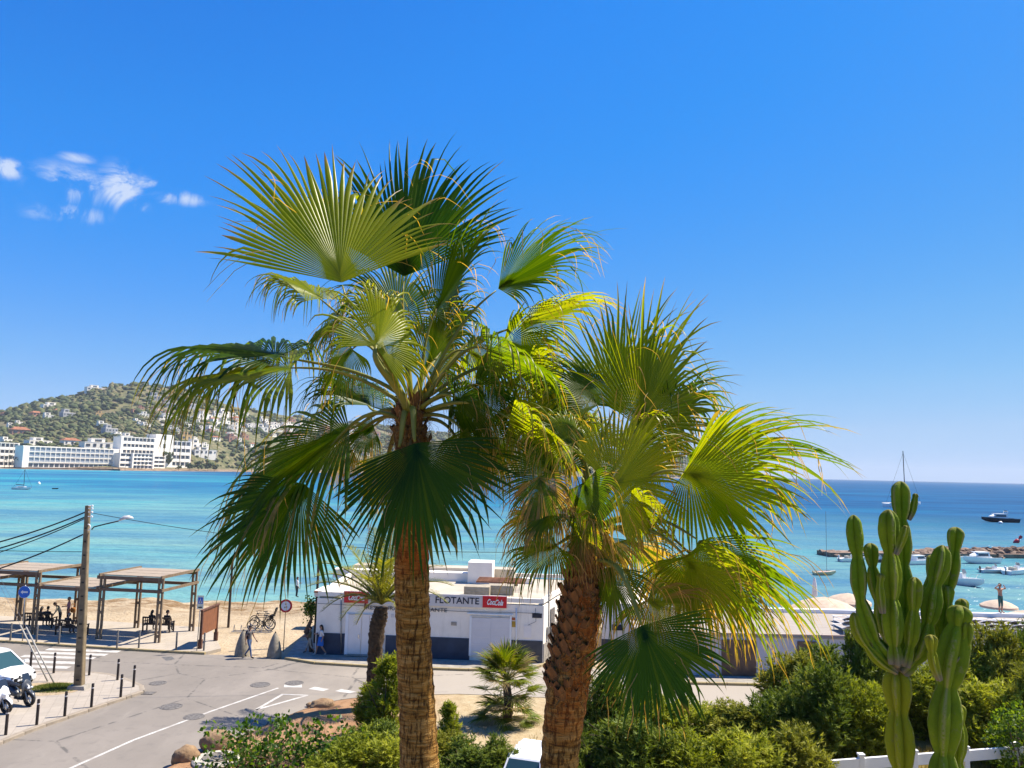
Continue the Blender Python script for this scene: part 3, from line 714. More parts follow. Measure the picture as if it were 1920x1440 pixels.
far_tree(315, 872, 30, 'big dark pine in front of the stepped white hotel', None, 1, off=60)
for k, (x, y, h) in enumerate(((258, 879, 12), (266, 880, 11), (272, 880, 13))): far_tree(x, y, h, 'small palm before the arched white building', 'palms before the arched building', 20+k, True)
for k, (x, y, h) in enumerate(((8, 879, 18), (17, 879, 26), (27, 879, 22), (38, 879, 19), (22, 879, 15))): far_tree(x, y, h, 'palm on the beach before the white corner block', 'palms on the far beach', 30+k, True)
for k, (x, y, h) in enumerate(((46, 878, 13), (390, 877, 16), (372, 876, 18), (355, 878, 14), (335, 879, 10), (402, 880, 12))): far_tree(x, y, h, 'low green tree on the far shore beside the hotels', 'shore trees beside the hotels', 40+k)
# moored sailing boat and dinghy in the bay are built with the other boats
# ------------------------------------------------------------------ restaurant and beach club
NAVY = M('navy_plinth', (.045, .065, .105), .7, .2, 1.2); GREYP = M('grey_plinth', (.10, .10, .105), .8, .2, 1.2)
ROOFB = M('roof_membrane', (.62, .54, .42), .9, .12, .6, .01, 12); TILE = M('terracotta', (.48, .22, .12), .85, .2, 3)
DOORW = M('white_door', (.80, .74, .68), .5, .05, 1.0); REDS = M('red_sign', (.62, .015, .025), .4, .05, 2); SIGNG = M('sign_grey', (.62, .58, .54), .5, .06, 1)
LETTER = M('sign_letter_navy', (.02, .024, .045), .5, .05, 3); LETG = M('wall_letter', (.12, .13, .16), .6, .05, 3); WHITEP = M('white_paint', (.80, .79, .77), .5, .04, 2)
m, nt, out = new_mat('stained_render'); L = nt.links.new
geo = N(nt, 'ShaderNodeNewGeometry'); pos = geo.outputs['Position']
n1 = noise(nt, pos, 1.1, 5, .65); n2 = noise(nt, pos, 2.4, 5, .7, stretch=(1.6, 1.6, .12)); n3 = noise(nt, pos, 30, 3, .6)
c = ramp(nt, n1, [(.3, (.80, .72, .61)), (.7, (.92, .84, .72))]); c = mixc(nt, mth(nt, 'MULTIPLY', mrange(nt, n2, .54, .72), .38), c, (.52, .45, .36))
p = N(nt, 'ShaderNodeBsdfPrincipled', Roughness=.88); p.inputs['Specular IOR Level'].default_value = .2; L(c, p.inputs['Base Color']); b = N(nt, 'ShaderNodeBump', Strength=.6, Distance=.01); L(mth(nt, 'ADD', n3, n1), b.inputs['Height']); L(b.outputs[0], p.inputs['Normal']); L(p.outputs[0], out.inputs[0]); STAIN = m
def wallpt(px, py, A, B):
    """point where the photo ray meets the vertical plane through A and B"""
    n = Vector((-(B.y-A.y), B.x-A.x, 0)); r = ray(px, py); t = (A-CAM).dot(n)/r.dot(n); return CAM+r*t
FA = gnd(590, 1226, .12); FB = gnd(1018, 1243, .12); FC = gnd(1070, 1196, .12)
fdir = (FB-FA).normalized(); fn = Vector((fdir.y, -fdir.x, 0))     # outward normal of the front
WH = wallpt(700, 1124, FA, FB).z; WH2 = wallpt(1016, 1137, FA, FB).z; WH = (WH+WH2)/2
rest = thing('restaurant', 'low white restaurant with navy plinth and grey name board by the beach', 'building')
BD = FC + (FC-FB).normalized()*4.0
BA = FA + (BD-FB).length*Vector((-fn.x*.98-.06, -fn.y*.98, 0)).normalized()
foot = [(FA.x, FA.y), (FB.x, FB.y), (BD.x, BD.y), (BA.x, BA.y)]
mb = MB(); mb.prism(foot, .0, WH); mb.build('wall', STAIN, rest)
def inset(poly, k):
    cx = sum(p_[0] for p_ in poly)/4; cy = sum(p_[1] for p_ in poly)/4; return [(cx+(x-cx)*k, cy+(y-cy)*k) for x, y in poly]
mb = MB(); mb.prism(inset(foot, .985), WH, WH+.03); mb.build('roof', ROOFB, rest)
# parapet around the roof, with a row of terracotta coping tiles on the left part
mb = MB()
for (a, b_) in ((FA, FB), (FB, BD), (BD, BA), (BA, FA)):
    a = Vector(a); b2 = Vector(b_); d = (b2-a).normalized(); nrm = Vector((-d.y, d.x, 0))*.11
    mb.beam(a+nrm+d*.02+Vector((0, 0, WH+.12)), b2+nrm-d*.02+Vector((0, 0, WH+.12)), .20, .24)
mb.build('parapet', WHITE, rest)
u0 = FA+fn*.02
def front(px, py): return wallpt(px, py, FA+fn*.03, FB+fn*.03)
def fpanel(name, mat, x0, y0, x1, y1, thick, parent=rest, off=0.0):
    """rectangular panel on the front wall between two photo corners (upper left, lower right)"""
    a = front(x0, y0); b_ = front(x1, y1); s0 = (a-FA).dot(fdir); s1 = (b_-FA).dot(fdir)
    mb = MB(); c_ = FA+fdir*((s0+s1)/2)+fn*(off+thick/2); c_.z = (a.z+b_.z)/2
    mb.box((0, 0, 0), (abs(s1-s0), thick, abs(a.z-b_.z)), rot=Matrix.Rotation(math.atan2(fdir.y, fdir.x), 3, 'Z'))
    return mb.build(name, mat, parent, loc=c_), s0, s1, a.z, b_.z
pz = front(800, 1194).z
def plinth(x0, x1, mat):
    s0 = (front(x0, 1220)-FA).dot(fdir); s1 = (front(x1, 1220)-FA).dot(fdir); mb = MB(); c_ = FA+fdir*((s0+s1)/2)+fn*.02; c_.z = .12+(pz-.12)/2
    mb.box((0, 0, 0), (s1-s0, .05, pz-.12), rot=Matrix.Rotation(math.atan2(fdir.y, fdir.x), 3, 'Z')); mb.build('plinth', mat, rest, loc=c_)
plinth(592, 646, NAVY); plinth(722, 880, NAVY); plinth(957, 1017, GREYP)
for x0, x1, y0, y1 in ((651, 675, 1152, 1226), (680, 690, 1152, 1227), (694, 716, 1153, 1229)):
    d_, *_r = fpanel('door', DOORW, x0, y0, x1, y1, .05)
    h_ = MB(); h_.box((0, -.06, 0), (.04, .06, .22)); h_.build('handle', CHROME, d_, loc=fdir*.30+Vector((0, 0, -.1)))
mb = MB()
for x0, x1 in ((883, 919), (921, 956)):
    d_, *_r = fpanel('gate_leaf', M('gate_white', (.66, .63, .62), .6, .05, .8), x0, 1158, x1, 1231, .06)
    for k in range(5):
        q = MB(); q.box((0, 0, 0), (1.02, .014, .012), rot=Matrix.Rotation(math.atan2(fdir.y, fdir.x), 3, 'Z')); q.build('rib', DOORW, d_, loc=fn*.034+Vector((0, 0, -.8+.4*k)))
fpanel('lintel', WHITEP, 876, 1149, 962, 1154, .10)
# board with the name between two red drink signs, standing on the parapet
sb, s0, s1, zt, zb = fpanel('name_board', SIGNG, 646, 1101, 951, 1128, .08, off=.06)
def board(px): return (front(px, 1120)-FA).dot(fdir)
BZ = (zt+zb)/2+.0; BH = .66
sb.location = FA+fdir*((s0+s1)/2)+fn*.10; sb.location.z = WH+.14
sb.scale = (1, 1, BH/abs(zt-zb)); BZ = WH+.14
fr_ = sb
def fbox(name, mat, sa, sb_, z0, z1, off, thick, parent):
    mb = MB(); c_ = FA+fdir*((sa+sb_)/2)+fn*(off+thick/2); c_.z = (z0+z1)/2
    mb.box((0, 0, 0), (abs(sb_-sa), thick, abs(z1-z0)), rot=Matrix.Rotation(math.atan2(fdir.y, fdir.x), 3, 'Z')); return mb.build(name, mat, parent, loc=c_)
def text(body, s_mid, z, size, mat, off, parent, width=None, shear=0.0, bold=0.0, name='lettering'):
    cu = bpy.data.curves.new(name, 'FONT'); cu.body = body; cu.size = size; cu.align_x = 'CENTER'; cu.align_y = 'CENTER'; cu.extrude = .008; cu.shear = shear; cu.offset = bold
    o = bpy.data.objects.new(name, cu); COL.objects.link(o); bpy.context.view_layer.update()
    me = bpy.data.meshes.new_from_object(o.evaluated_get(bpy.context.evaluated_depsgraph_get())); bpy.data.objects.remove(o); bpy.data.curves.remove(cu)
    me.materials.clear(); me.materials.append(mat)
    xs_ = [v.co.x for v in me.vertices]; w = max(xs_)-min(xs_); k = width/w if width else 1.0
    for v in me.vertices: v.co.x = (v.co.x-(max(xs_)+min(xs_))/2)*k
    o = put(name, me, parent); ang = math.atan2(fdir.y, fdir.x)
    c_ = FA+fdir*s_mid+fn*off; c_.z = z
    o.matrix_world = Matrix.Translation(c_) @ Matrix.Rotation(ang, 4, 'Z') @ Matrix.Rotation(math.pi/2, 4, 'X'); return o
for x0, x1 in ((646, 692), (905, 951)):
    sa, sb2 = board(x0), board(x1); d_ = fbox('drink_sign', REDS, sa+.02, sb2-.02, BZ-BH*.46, BZ+BH*.46, .15, .03, rest); d_['label'] = 'red advertising panel with white script lettering'
    text('Coca', (sa*.62+sb2*.38), BZ-.01, .42, WHITEP, .20, d_, (sb2-sa)*.36, .45, .012); text('Cola', (sa*.27+sb2*.73)-.06, BZ-.03, .42, WHITEP, .20, d_, (sb2-sa)*.34, .45, .012)
    mb = MB(); c_ = FA+fdir*(sb2-.13)+fn*.20; c_.z = BZ
    mb.plate([(-.05, -.26), (.05, -.26), (.055, -.1), (.04, .02), (.018, .1), (.018, .25), (-.018, .25), (-.018, .1), (-.04, .02), (-.055, -.1)], (0, 0, 0), tuple(fdir), (0, 0, 1), .01); mb.build('bottle_print', WHITEP, d_, loc=c_)
s_e = board(899); s_b = board(697)
text('RESTAURANTE  FLOTANTE', (s_e+s_b)/2, BZ, .50, LETTER, .15, sb, s_e-s_b, 0, .006)
s_e = board(839); s_b = board(688)
text('RESTAURANTE  FLOTANTE', (s_e+s_b)/2, front(830, 1136).z-.24, .30, LETG, .05, rest, s_e-s_b)
# notices, meter cupboard and lamp on the front
for nm_, mt, r_ in (('notice', M('orange_notice', (.62, .16, .06), .6, .1, 4), (959, 1158, 966, 1163)), ('notice', M('yellow_notice', (.66, .40, .05), .6, .1, 4), (960, 1165, 968, 1176)), ('notice', M('red_notice', (.6, .25, .18), .6, .1, 4), (681, 1166, 687, 1171)),
                  ('meter_cupboard', DOORW, (982, 1172, 996, 1196)), ('name_plate', LETTER, (998, 1150, 1016, 1159)), ('notice', SIGNG, (681, 1153, 688, 1163)), ('notice', SIGNG, (733, 1151, 738, 1158))):
    fpanel(nm_, mt, *r_, .03)
mb = MB(); mb.box((0, 0, 0), (.14, .16, .26), taper=.7); mb.box((0, .05, .18), (.05, .12, .05)); mb.build('wall_lamp', M('rusty_lamp', (.20, .07, .04), .7, .2, 9), rest, loc=front(686, 1135)+fn*.1)
# door frames, downpipe, cable runs
for x0, x1, y0 in ((649, 718, 1150), (881, 958, 1155)):
    for xa, xb in ((x0, x0+2), (x1-2, x1)): fpanel('door_frame', WHITEP, xa, y0, xb, 1229, .09)
    fpanel('door_frame', WHITEP, x0+2.2, y0, x1-2.2, y0+2.4, .09)
def frontpipe(name, mat, pts, r):
    mb = MB(); mb.tube([front(*q)+fn*.05 for q in pts], r, 6); mb.build(name, mat, rest, True)
frontpipe('downpipe', STEEL, [(640, 1122), (640, 1180), (640, 1224)], .035); frontpipe('downpipe', WHITEP, [(968, 1140), (968, 1185), (968, 1238)], .035)
frontpipe('wall_cable', BLACK, [(596, 1131), (650, 1134), (740, 1138), (860, 1146), (960, 1148), (1012, 1150)], .012); frontpipe('wall_cable', BLACK, [(1004, 1140), (1005, 1165), (990, 1172)], .010)
fpanel('vent_grille', STEEL, 766, 1160, 776, 1167, .03); fpanel('vent_grille', STEEL, 846, 1166, 856, 1173, .03)
fpanel('door_step', CONCRETE, 647, 1226, 720, 1230, .30); 
# side wall openings
sdir = (BD-FB).normalized(); sn = Vector((sdir.y, -sdir.x, 0))
mb = MB(); c_ = FB+sdir*1.9+sn*.03; c_.z = 2.0; mb.box((0, 0, 0), (.9, .06, 1.5), rot=Matrix.Rotation(math.atan2(sdir.y, sdir.x), 3, 'Z')); mb.build('window', GLASSD, rest, loc=c_)
mb = MB(); c_ = FB+sdir*.8+sn*.06; c_.z = 1.6; mb.box((0, 0, 0), (.35, .12, .6), rot=Matrix.Rotation(math.atan2(sdir.y, sdir.x), 3, 'Z')); mb.build('meter_box', STEEL, rest, loc=c_)
mb = MB(); c_ = FB+sdir*3.0+sn*.02; c_.z = .62; mb.box((0, 0, 0), (6.0, .04, 1.0), rot=Matrix.Rotation(math.atan2(sdir.y, sdir.x), 3, 'Z')); mb.build('plinth', CONCRETE, rest, loc=c_)
# things on the roof: rear parapet, stair housing, ducts, cooling units, white canopy
rrot = Matrix.Rotation(math.atan2(fdir.y, fdir.x), 3, 'Z')
def roofbox(name, mat, px, py, dback, w, d, h, z=None, parent=rest):
    c_ = FA+fdir*board(px)-fn*dback; c_.z = (WH+.03 if z is None else z)+h/2; mb = MB(); mb.box((0, 0, 0), (w, d, h), rot=rrot); return mb.build(name, mat, parent, loc=c_)
roofbox('roof_step', WHITE, 700, 0, 8.6, 9.6, 1.0, .55)
roofbox('roof_step', ROOFB, 760, 0, 9.8, 11.0, 1.4, .75)
roofbox('stair_housing', WHITE, 872, 0, 8.2, 1.6, 1.6, 1.35)
roofbox('roof_step', WHITE, 610, 0, 1.3, 1.5, 2.0, .34)
roofbox('tile_coping', TILE, 612, 0, .28, 1.6, .24, .09, WH+.26)
for k, px in enumerate((885, 930)):
    u_ = roofbox('cooling_unit', M('duct_beige', (.50, .42, .30), .7, .15, 3), px, 0, 2.6+k*.8, 1.5, .8, .55)
    q = MB()
    for i_ in range(5): q.box((0, -.41, -.18+.09*i_), (1.3, .02, .03), rot=rrot)
    q.build('grille', STEEL, u_)
for k in range(4): roofbox('roof_pipe', TILE, 925, 0, 4.6+k*.55, 3.0, .12, .12, WH+.5)
for k in range(3): roofbox('roof_vent', (WHITE, CONCRETE, WHITE)[k % 3], 915+k*30, 0, 6.0+(k % 3)*1.1, .7, .5, .35)
mb = MB(); p_ = gnd(1027, 1235, .12); mb.tube([(0, 0, 0), (0, 0, 5.6)], [.06, .045], 10); mb.tube([(0, 0, 5.6), (.5, 0, 5.9), (1.0, 0, 5.95)], .03, 8)
tag(mb.build('metal_post', STEEL, loc=p_), 'slim steel post at the corner of the white restaurant', 'post')
# second white building and the beach club deck to the right ---------------------------------
LAV = M('lavender_render', (.50, .49, .54), .85, .06, .7, .003, 50); TAUPE = M('taupe_fabric', (.46, .40, .35), .85, .15, 2.5, stretch=(1, 6, 1))
annex = thing('annex', 'plain white annex wall with a black sign beyond the leaning palm', 'building')
A1 = gnd(1128, 1226, .1); B1 = gnd(1196, 1232, .1); mb = MB()
mb.prism([(A1.x, A1.y), (B1.x+1.2, B1.y), (B1.x+1.2, B1.y+7), (A1.x+1.5, A1.y+7)], 0, 3.0); mb.build('wall', WHITE, annex)
mb = MB(); mb.prism([(A1.x-.02, A1.y-.03), (B1.x+1.22, B1.y-.03), (B1.x+1.22, B1.y), (A1.x-.02, A1.y)], 0, .95); mb.build('plinth', GREYP, annex)
s_ = wallpt(1157, 1176, A1, B1); mb = MB(); mb.box((0, -.05, 0), (.58, .04, .33)); mb.build('sign', LETTER, annex, loc=s_)
deck = thing('beach_club', 'long flat-roofed beach club with lavender front wall under a sun deck', 'building')
DY = 42.0; DZ = 2.1; dx0 = at(1200, 1200, DY).x; dx1 = 34.0; DYB = 49.6
mb = MB(); mb.box(((dx0+dx1)/2, (DY+DYB)/2, DZ/2-.1), (dx1-dx0, DYB-DY, DZ+.2)); mb.build('wall', LAV, deck)
mb = MB(); mb.box(((dx0+dx1)/2, (DY+DYB)/2, DZ+.045), (dx1-dx0+.1, DYB-DY+.1, .09)); mb.build('deck_floor', M('deck_boards', (.46, .40, .34), .85, .15, 1.5, stretch=(1, 9, 1)), deck)
mb = MB(); mb.box(((dx0+dx1)/2, DYB-.2, DZ+.20), (dx1-dx0, .4, .22)); mb.build('ledge', WHITEP, deck)
mb = MB(); mb.box(((dx0+dx1)/2, DY+.03, DZ+.14), (dx1-dx0, .1, .12)); mb.build('coping', M('pinkish_coping', (.56, .42, .36), .8, .1, 2), deck)
ox = at(1385, 1240, DY).x
for k, (x, w, h) in enumerate(((ox, 1.8, 1.9), (ox+3.6, 1.0, 1.9), (ox-3.2, 1.2, 1.0))):
    mb = MB(); mb.box((0, 0, 0), (w, .06, h)); mb.build('doorway', M('brown_shutter', (.20, .125, .085), .7, .2, 2), deck, loc=(x, DY-.03, h/2+.05))
# yellow kerb and light paving in front of the club
mb = MB(); mb.prism([(dx0-1, DY-1.3), (dx1, DY-1.3), (dx1, DY+.1), (dx0-1, DY+.1)], -.2, .12); club_pavement = tag(mb.build('club_pavement', CONCRETE), kind='structure')
kerb(club_pavement, [(dx0-1, DY-1.4), (dx1, DY-1.4)], .12, KERBY)
# stacks of sun loungers on the deck
def lounger(label, loc, rz):
    t = thing('sun_lounger', label, 'sun lounger', loc, rz, 'sun loungers set out on the club deck')
    mb = MB()
    for s in (-.3, .3): mb.tube([(s, -.95, .30), (s, .35, .30), (s, .95, .52)], .022, 6)
    for y in (-.95, .35): mb.tube([(-.3, y, .30), (.3, y, .30)], .022, 6)
    mb.tube([(-.3, .95, .52), (-.2, 1.0, .56), (.2, 1.0, .56), (.3, .95, .52)], .022, 6); mb.build('frame', WHITEP, t)
    lm = MB()
    lm.tube([(0, 0, 0), (0, 0, .30)], .022, 6); me = lm.mesh('leg', WHITEP)
    for x in (-.3, .3):
        for y in (-.8, .5): o = put('leg', me, t); o.location = (x, y, 0)
    mb = MB(); mb.add([(-.27, -.93, .31), (.27, -.93, .31), (.27, .35, .31), (-.27, .35, .31), (.27, .95, .53), (-.27, .95, .53)], [(0, 1, 2, 3), (3, 2, 4, 5)])
    mb.add([(-.27, -.93, .295), (.27, -.93, .295), (.27, .35, .295), (-.27, .35, .295), (.27, .95, .515), (-.27, .95, .515)], [(3, 2, 1, 0), (5, 4, 2, 3)]); mb.build('sling', TAUPE, t); return t
L0 = None; rng = random.Random(4)
for row, y in enumerate((43.3, 44.6, 45.9)):
    for k in range(22):
        x = at(1585, 1180, y).x + k*.78 + rng.uniform(-.04, .04)
        if x > 30: break
        loc = (x, y+rng.uniform(-.08, .08), DZ+.09)
        if L0 is None: L0 = lounger('taupe sling sun lounger with white frame in the rows on the club deck', loc, math.pi)
        else: dup(L0, loc, math.pi+rng.uniform(-.04, .04))
# parasols
STRAW = M('straw_canvas', (.72, .55, .40), .9, .12, 3, .01, 30, stretch=(1, 1, 1))
def parasol(label, loc, r, h, group=None):
    t = thing('parasol', label, 'parasol', loc, 0, group)
    mb = MB(); mb.tube([(0, 0, 0), (0, 0, h)], .03, 8); mb.build('pole', WHITEP, t)
    n = 16; mb = MB(); rings = []
    for (q, z) in ((.02, 0), (.35, -.10), (.7, -.26), (1.0, -.50), (1.02, -.66)):
        rings.append([(math.cos(2*math.pi*k/n)*r*q*(1-.03*(k % 2)), math.sin(2*math.pi*k/n)*r*q*(1-.03*(k % 2)), h+z*r*.72) for k in range(n)])
    mb.loft(rings, caps=False); mb.build('canopy', STRAW, t, 35)
    rb = MB(); rb.tube([(.03, 0, h-.12), (r*.97, 0, h-.40*r)], .012, 5); rm = rb.mesh('rib', WHITEP)
    for k in range(8): o = put('rib', rm, t); o.rotation_euler = (0, 0, k*math.pi/4)
    return t
for px, py, Y, wpx, lab in ((1872, 1124, 53, 62, 'straw parasol behind the man in green trunks'), (1926, 1144, 51.2, 84, 'straw parasol half hidden by the white deck ledge'), (1545, 1119, 52, 122, 'large straw parasol beside the cactus'), (1590, 1112, 56, 80, 'straw parasol behind the large one near the cactus')):
    p_ = at(px, py, Y); gz = -.5; parasol(lab, (p_.x, p_.y, gz), wpx*pxm(Y)/2, p_.z-gz)
t = thing('folded_parasol', 'folded white parasol standing alone before the small sailing dinghy', 'parasol', (at(1527, 1085, 55).x, 55, -.6))
zt = at(1527, 1082, 55).z+.6; mb = MB(); mb.tube([(0, 0, 0), (0, 0, zt-.1)], .03, 8); mb.build('pole', WHITEP, t); mb = MB()
mb.loft([[(math.cos(2*math.pi*k/12)*r*(1-.25*(k % 2)), math.sin(2*math.pi*k/12)*r*(1-.25*(k % 2)), z) for k in range(12)] for r, z in ((.17, zt-1.3), (.20, zt-1.2), (.16, zt-.6), (.09, zt-.15), (.02, zt))]); mb.build('canopy', M('white_canvas', (.72, .68, .64), .9, .1, 4), t, 35)
# ------------------------------------------------------------------ fan palms in the garden
def leaf_mat(name, greens, tip, dry, trans=.35, rough=.45, tcol=None):
    """leaf blade: r = along the blade, g = how dry the blade is, b = tone per segment"""
    m, nt, out = new_mat(name); L = nt.links.new
    at_ = N(nt, 'ShaderNodeAttribute', attribute_name='leaf'); sp = N(nt, 'ShaderNodeSeparateColor'); L(at_.outputs['Color'], sp.inputs[0])
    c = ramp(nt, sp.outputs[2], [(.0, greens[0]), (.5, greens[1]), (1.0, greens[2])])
    geo = N(nt, 'ShaderNodeNewGeometry'); n1 = noise(nt, geo.outputs['Position'], 6, 3, .6)
    tipf = mth(nt, 'MULTIPLY', mrange(nt, mth(nt, 'ADD', sp.outputs[0], mth(nt, 'MULTIPLY', sp.outputs[2], .16)), .90, 1.12), .85)
    c = mixc(nt, tipf, c, tip)
    d = mrange(nt, mth(nt, 'ADD', sp.outputs[1], mth(nt, 'MULTIPLY', mth(nt, 'SUBTRACT', mth(nt, 'ADD', sp.outputs[0], n1), 1.0), .55)), .38, .72)
    c = mixc(nt, d, c, mixc(nt, sp.outputs[2], dry, tuple(x*.55 for x in dry)))
    p = N(nt, 'ShaderNodeBsdfPrincipled', Roughness=rough); p.inputs['Specular IOR Level'].default_value = .18; L(c, p.inputs['Base Color'])
    t = N(nt, 'ShaderNodeBsdfTranslucent'); tc_ = mixc(nt, 1.0, c, tcol or (2.9, 2.55, .35), 'MULTIPLY'); L(tc_, t.inputs['Color'])
    ms = N(nt, 'ShaderNodeMixShader'); ms.inputs[0].default_value = trans; L(p.outputs[0], ms.inputs[1]); L(t.outputs[0], ms.inputs[2]); L(ms.outputs[0], out.inputs[0])
    return m
FAN = leaf_mat('fan_leaf', ((.022, .070, .002), (.105, .175, .003), (.30, .335, .008)), (.36, .18, .08), (.44, .29, .12), .50, .32)
PETIOLE = M('petiole', (.30, .27, .03), .5, .3, 5, col2=(.14, .16, .02))
def fan_blade(hub, axis, normal, R, half, nseg, split, droop, fold, dry, seed, mat, steps=11, kink=.12, tips=1.0, costa=.16, threads=0, tone=None):
    rng = random.Random(seed); a = axis.normalized(); n = (normal - a*normal.dot(a)).normalized(); b = n.cross(a)
    V = []; Fc = []; A = []
    dth = 2*half/nseg; DOWN = Vector((0, 0, -1)); ph = rng.uniform(0, 6.28); ph2 = rng.uniform(0, 6.28)
    wind = Vector((rng.uniform(-.05, .10), rng.uniform(-.06, .06), 0))
    def strip(pts, hws, sides, nrs, t_, dr, bi, pl=(.30, .45)):
        base = len(V)
        for p, hw, ww, nn, t in zip(pts, hws, sides, nrs, t_):
            V.append(p - ww*hw - nn*hw*pl[0]); V.append(p + nn*hw*pl[1]); V.append(p + ww*hw - nn*hw*pl[0]); A.extend([(t, dr, bi)]*3)
        for i in range(len(pts)-1):
            o = base+i*3; Fc.append((o, o+1, o+4, o+3)); Fc.append((o+1, o+2, o+5, o+4))
    for k in range(nseg):
        th = -half + dth*(k+.5); jit = (.55*math.sin(k*.9+ph)+.45*math.sin(k*2.3+ph2)+rng.uniform(-.5, .5))*.16
        u = abs(th)/half
        Lk = R*(1.0-.30*u**1.6)*rng.uniform(.84, 1.12)
        rs = R*split*(1.0-.22*u)*rng.uniform(.80, 1.18)*(1+.10*math.sin(k*.55+ph2))
        d = (a*math.cos(th) + b*math.sin(th) + n*(fold*abs(math.sin(th*.5))*1.2 + .10*math.sin(th*2.3+ph))).normalized()
        w0 = (-a*math.sin(th) + b*math.cos(th))
        p = hub + a*costa*R*max(0.0, math.cos(th))*.5
        kk = rng.random() < kink; kt = rng.uniform(.50, .80)
        g1 = droop*.35; g2 = droop*rng.uniform(.7, 2.4)*tips*1.5 + rng.uniform(0, .10)
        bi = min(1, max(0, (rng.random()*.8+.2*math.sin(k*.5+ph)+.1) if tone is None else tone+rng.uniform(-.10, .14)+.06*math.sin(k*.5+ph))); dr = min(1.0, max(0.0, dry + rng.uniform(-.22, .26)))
        st = Lk/steps; hw_s = rs*math.tan(dth/2)*1.06; tw = rng.uniform(-.9, .9); sway = Vector((rng.uniform(-.06, .06), rng.uniform(-.06, .06), 0))+wind
        P_ = []; H_ = []; S_ = []; N_ = []; T_ = []
        for i in range(steps+1):
            r = st*i; t = r/Lk; q = max(0.0, (r-rs)/max(1e-3, Lk-rs))
            hw = max(.004*R, r*math.tan(dth/2)*1.06) if r <= rs else hw_s*max(0.0, 1-q)**.8*.90
            ww = w0 - d*w0.dot(d)
            if ww.length < 1e-4: ww = b.copy()
            ww.normalize(); nn = d.cross(ww)
            if nn.dot(n) < 0: nn = -nn
            if r > rs: ww = (ww*math.cos(tw*q) + nn*math.sin(tw*q))
            P_.append(p.copy()); H_.append(hw); S_.append(ww); N_.append(nn); T_.append(t)
            if i < steps:
                if r >= rs*.85:
                    g = g2*(1+1.6*q)*st/R
                    if kk and t > kt: g += 5.0*st/R
                    d = (d + DOWN*g*1.6 + sway*st/R*3 + w0*jit*st/R*(3.0 if q < .4 else 0)).normalized()
                else: d = (d + DOWN*g1*st/R).normalized()
                p = p + d*st
        strip(P_, H_, S_, N_, T_, dr, bi)
        # pale threads that peel off the margins and curl down
        if threads and rng.random() < threads:
            i0 = int(steps*rng.uniform(.45, .75)); q = P_[i0]+S_[i0]*H_[i0]; dd = (N_[i0]*rng.uniform(-.6, .6)+S_[i0]*rng.uniform(-.8, .8)+(P_[i0]-P_[i0-1]).normalized()).normalized(); pts = [q]; l_ = R*rng.uniform(.2, .5)
            for _k in range(6):
                dd = (dd+DOWN*.42+Vector((rng.uniform(-.35, .35), rng.uniform(-.35, .35), rng.uniform(-.2, .3)))).normalized(); pts.append(pts[-1]+dd*l_/6)
            sv = dd.cross(Vector((.3, 1, .2))).normalized()
            strip(pts, [.0045, .005, .005, .0045, .004, .003, .001], [sv]*7, [dd.cross(sv)]*7, [.2]*7, 1.0, .0, (0, 0))
    me = bpy.data.meshes.new('frond'); me.from_pydata([tuple(v) for v in V], [], Fc); me.materials.append(mat); me.update(); add_leaf_attr(me, A)
    return me
def bez(p0, p1, p2, p3, n=10):
    out_ = []
    for i in range(n+1):
        t = i/n; s = 1-t
        out_.append(p0*s**3 + p1*3*s*s*t + p2*3*s*t*t + p3*t**3)
    return out_
def make_fan_palm(root, base_pt, fronds, mat, seed):
    for i, f in enumerate(fronds):
        (hx, hy, hY, tx, ty, tY, phi, half, droop, dry) = f[:10]
        opt = f[10] if len(f) > 10 else {}
        hub = at(hx, hy, hY); tip = at(tx, ty, tY); axis = tip-hub; R = axis.length*opt.get('k', 1.0)*1.10; a = axis.normalized()
        tc_ = (CAM-hub).normalized(); n0 = (tc_ - a*tc_.dot(a)).normalized()
        n = Quaternion(a, rad(phi)) @ n0
        nseg = opt.get('nseg', int(28+half/3.6))
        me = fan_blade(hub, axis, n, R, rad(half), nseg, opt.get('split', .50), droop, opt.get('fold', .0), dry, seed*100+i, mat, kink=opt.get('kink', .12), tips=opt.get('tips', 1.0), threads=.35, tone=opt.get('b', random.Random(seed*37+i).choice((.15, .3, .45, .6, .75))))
        fr = put('frond', me, root, True)
        s0 = opt.get('start'); s0 = at(*s0) if s0 else base_pt + Vector((random.uniform(-.08, .08), random.uniform(-.05, .12), random.uniform(-.15, .1)))
        d = (hub-s0); Ld = d.length
        out0 = Vector((d.x, d.y, max(d.z, 0)+opt.get('up', .45)*Ld)).normalized()
        pts = bez(s0, s0+out0*Ld*.45, hub-a*Ld*.35, hub, 12)
        pr = [.036*(1-t/12)**.6*1.0+.016 for t in range(13)]
        mb = MB(); mb.tube(pts, [p_*opt.get('pr', 1.0) for p_ in pr], 6, flat=.55)
        mb.build('petiole', PETIOLE, fr, True)
YL = 10.0; YR = 9.2
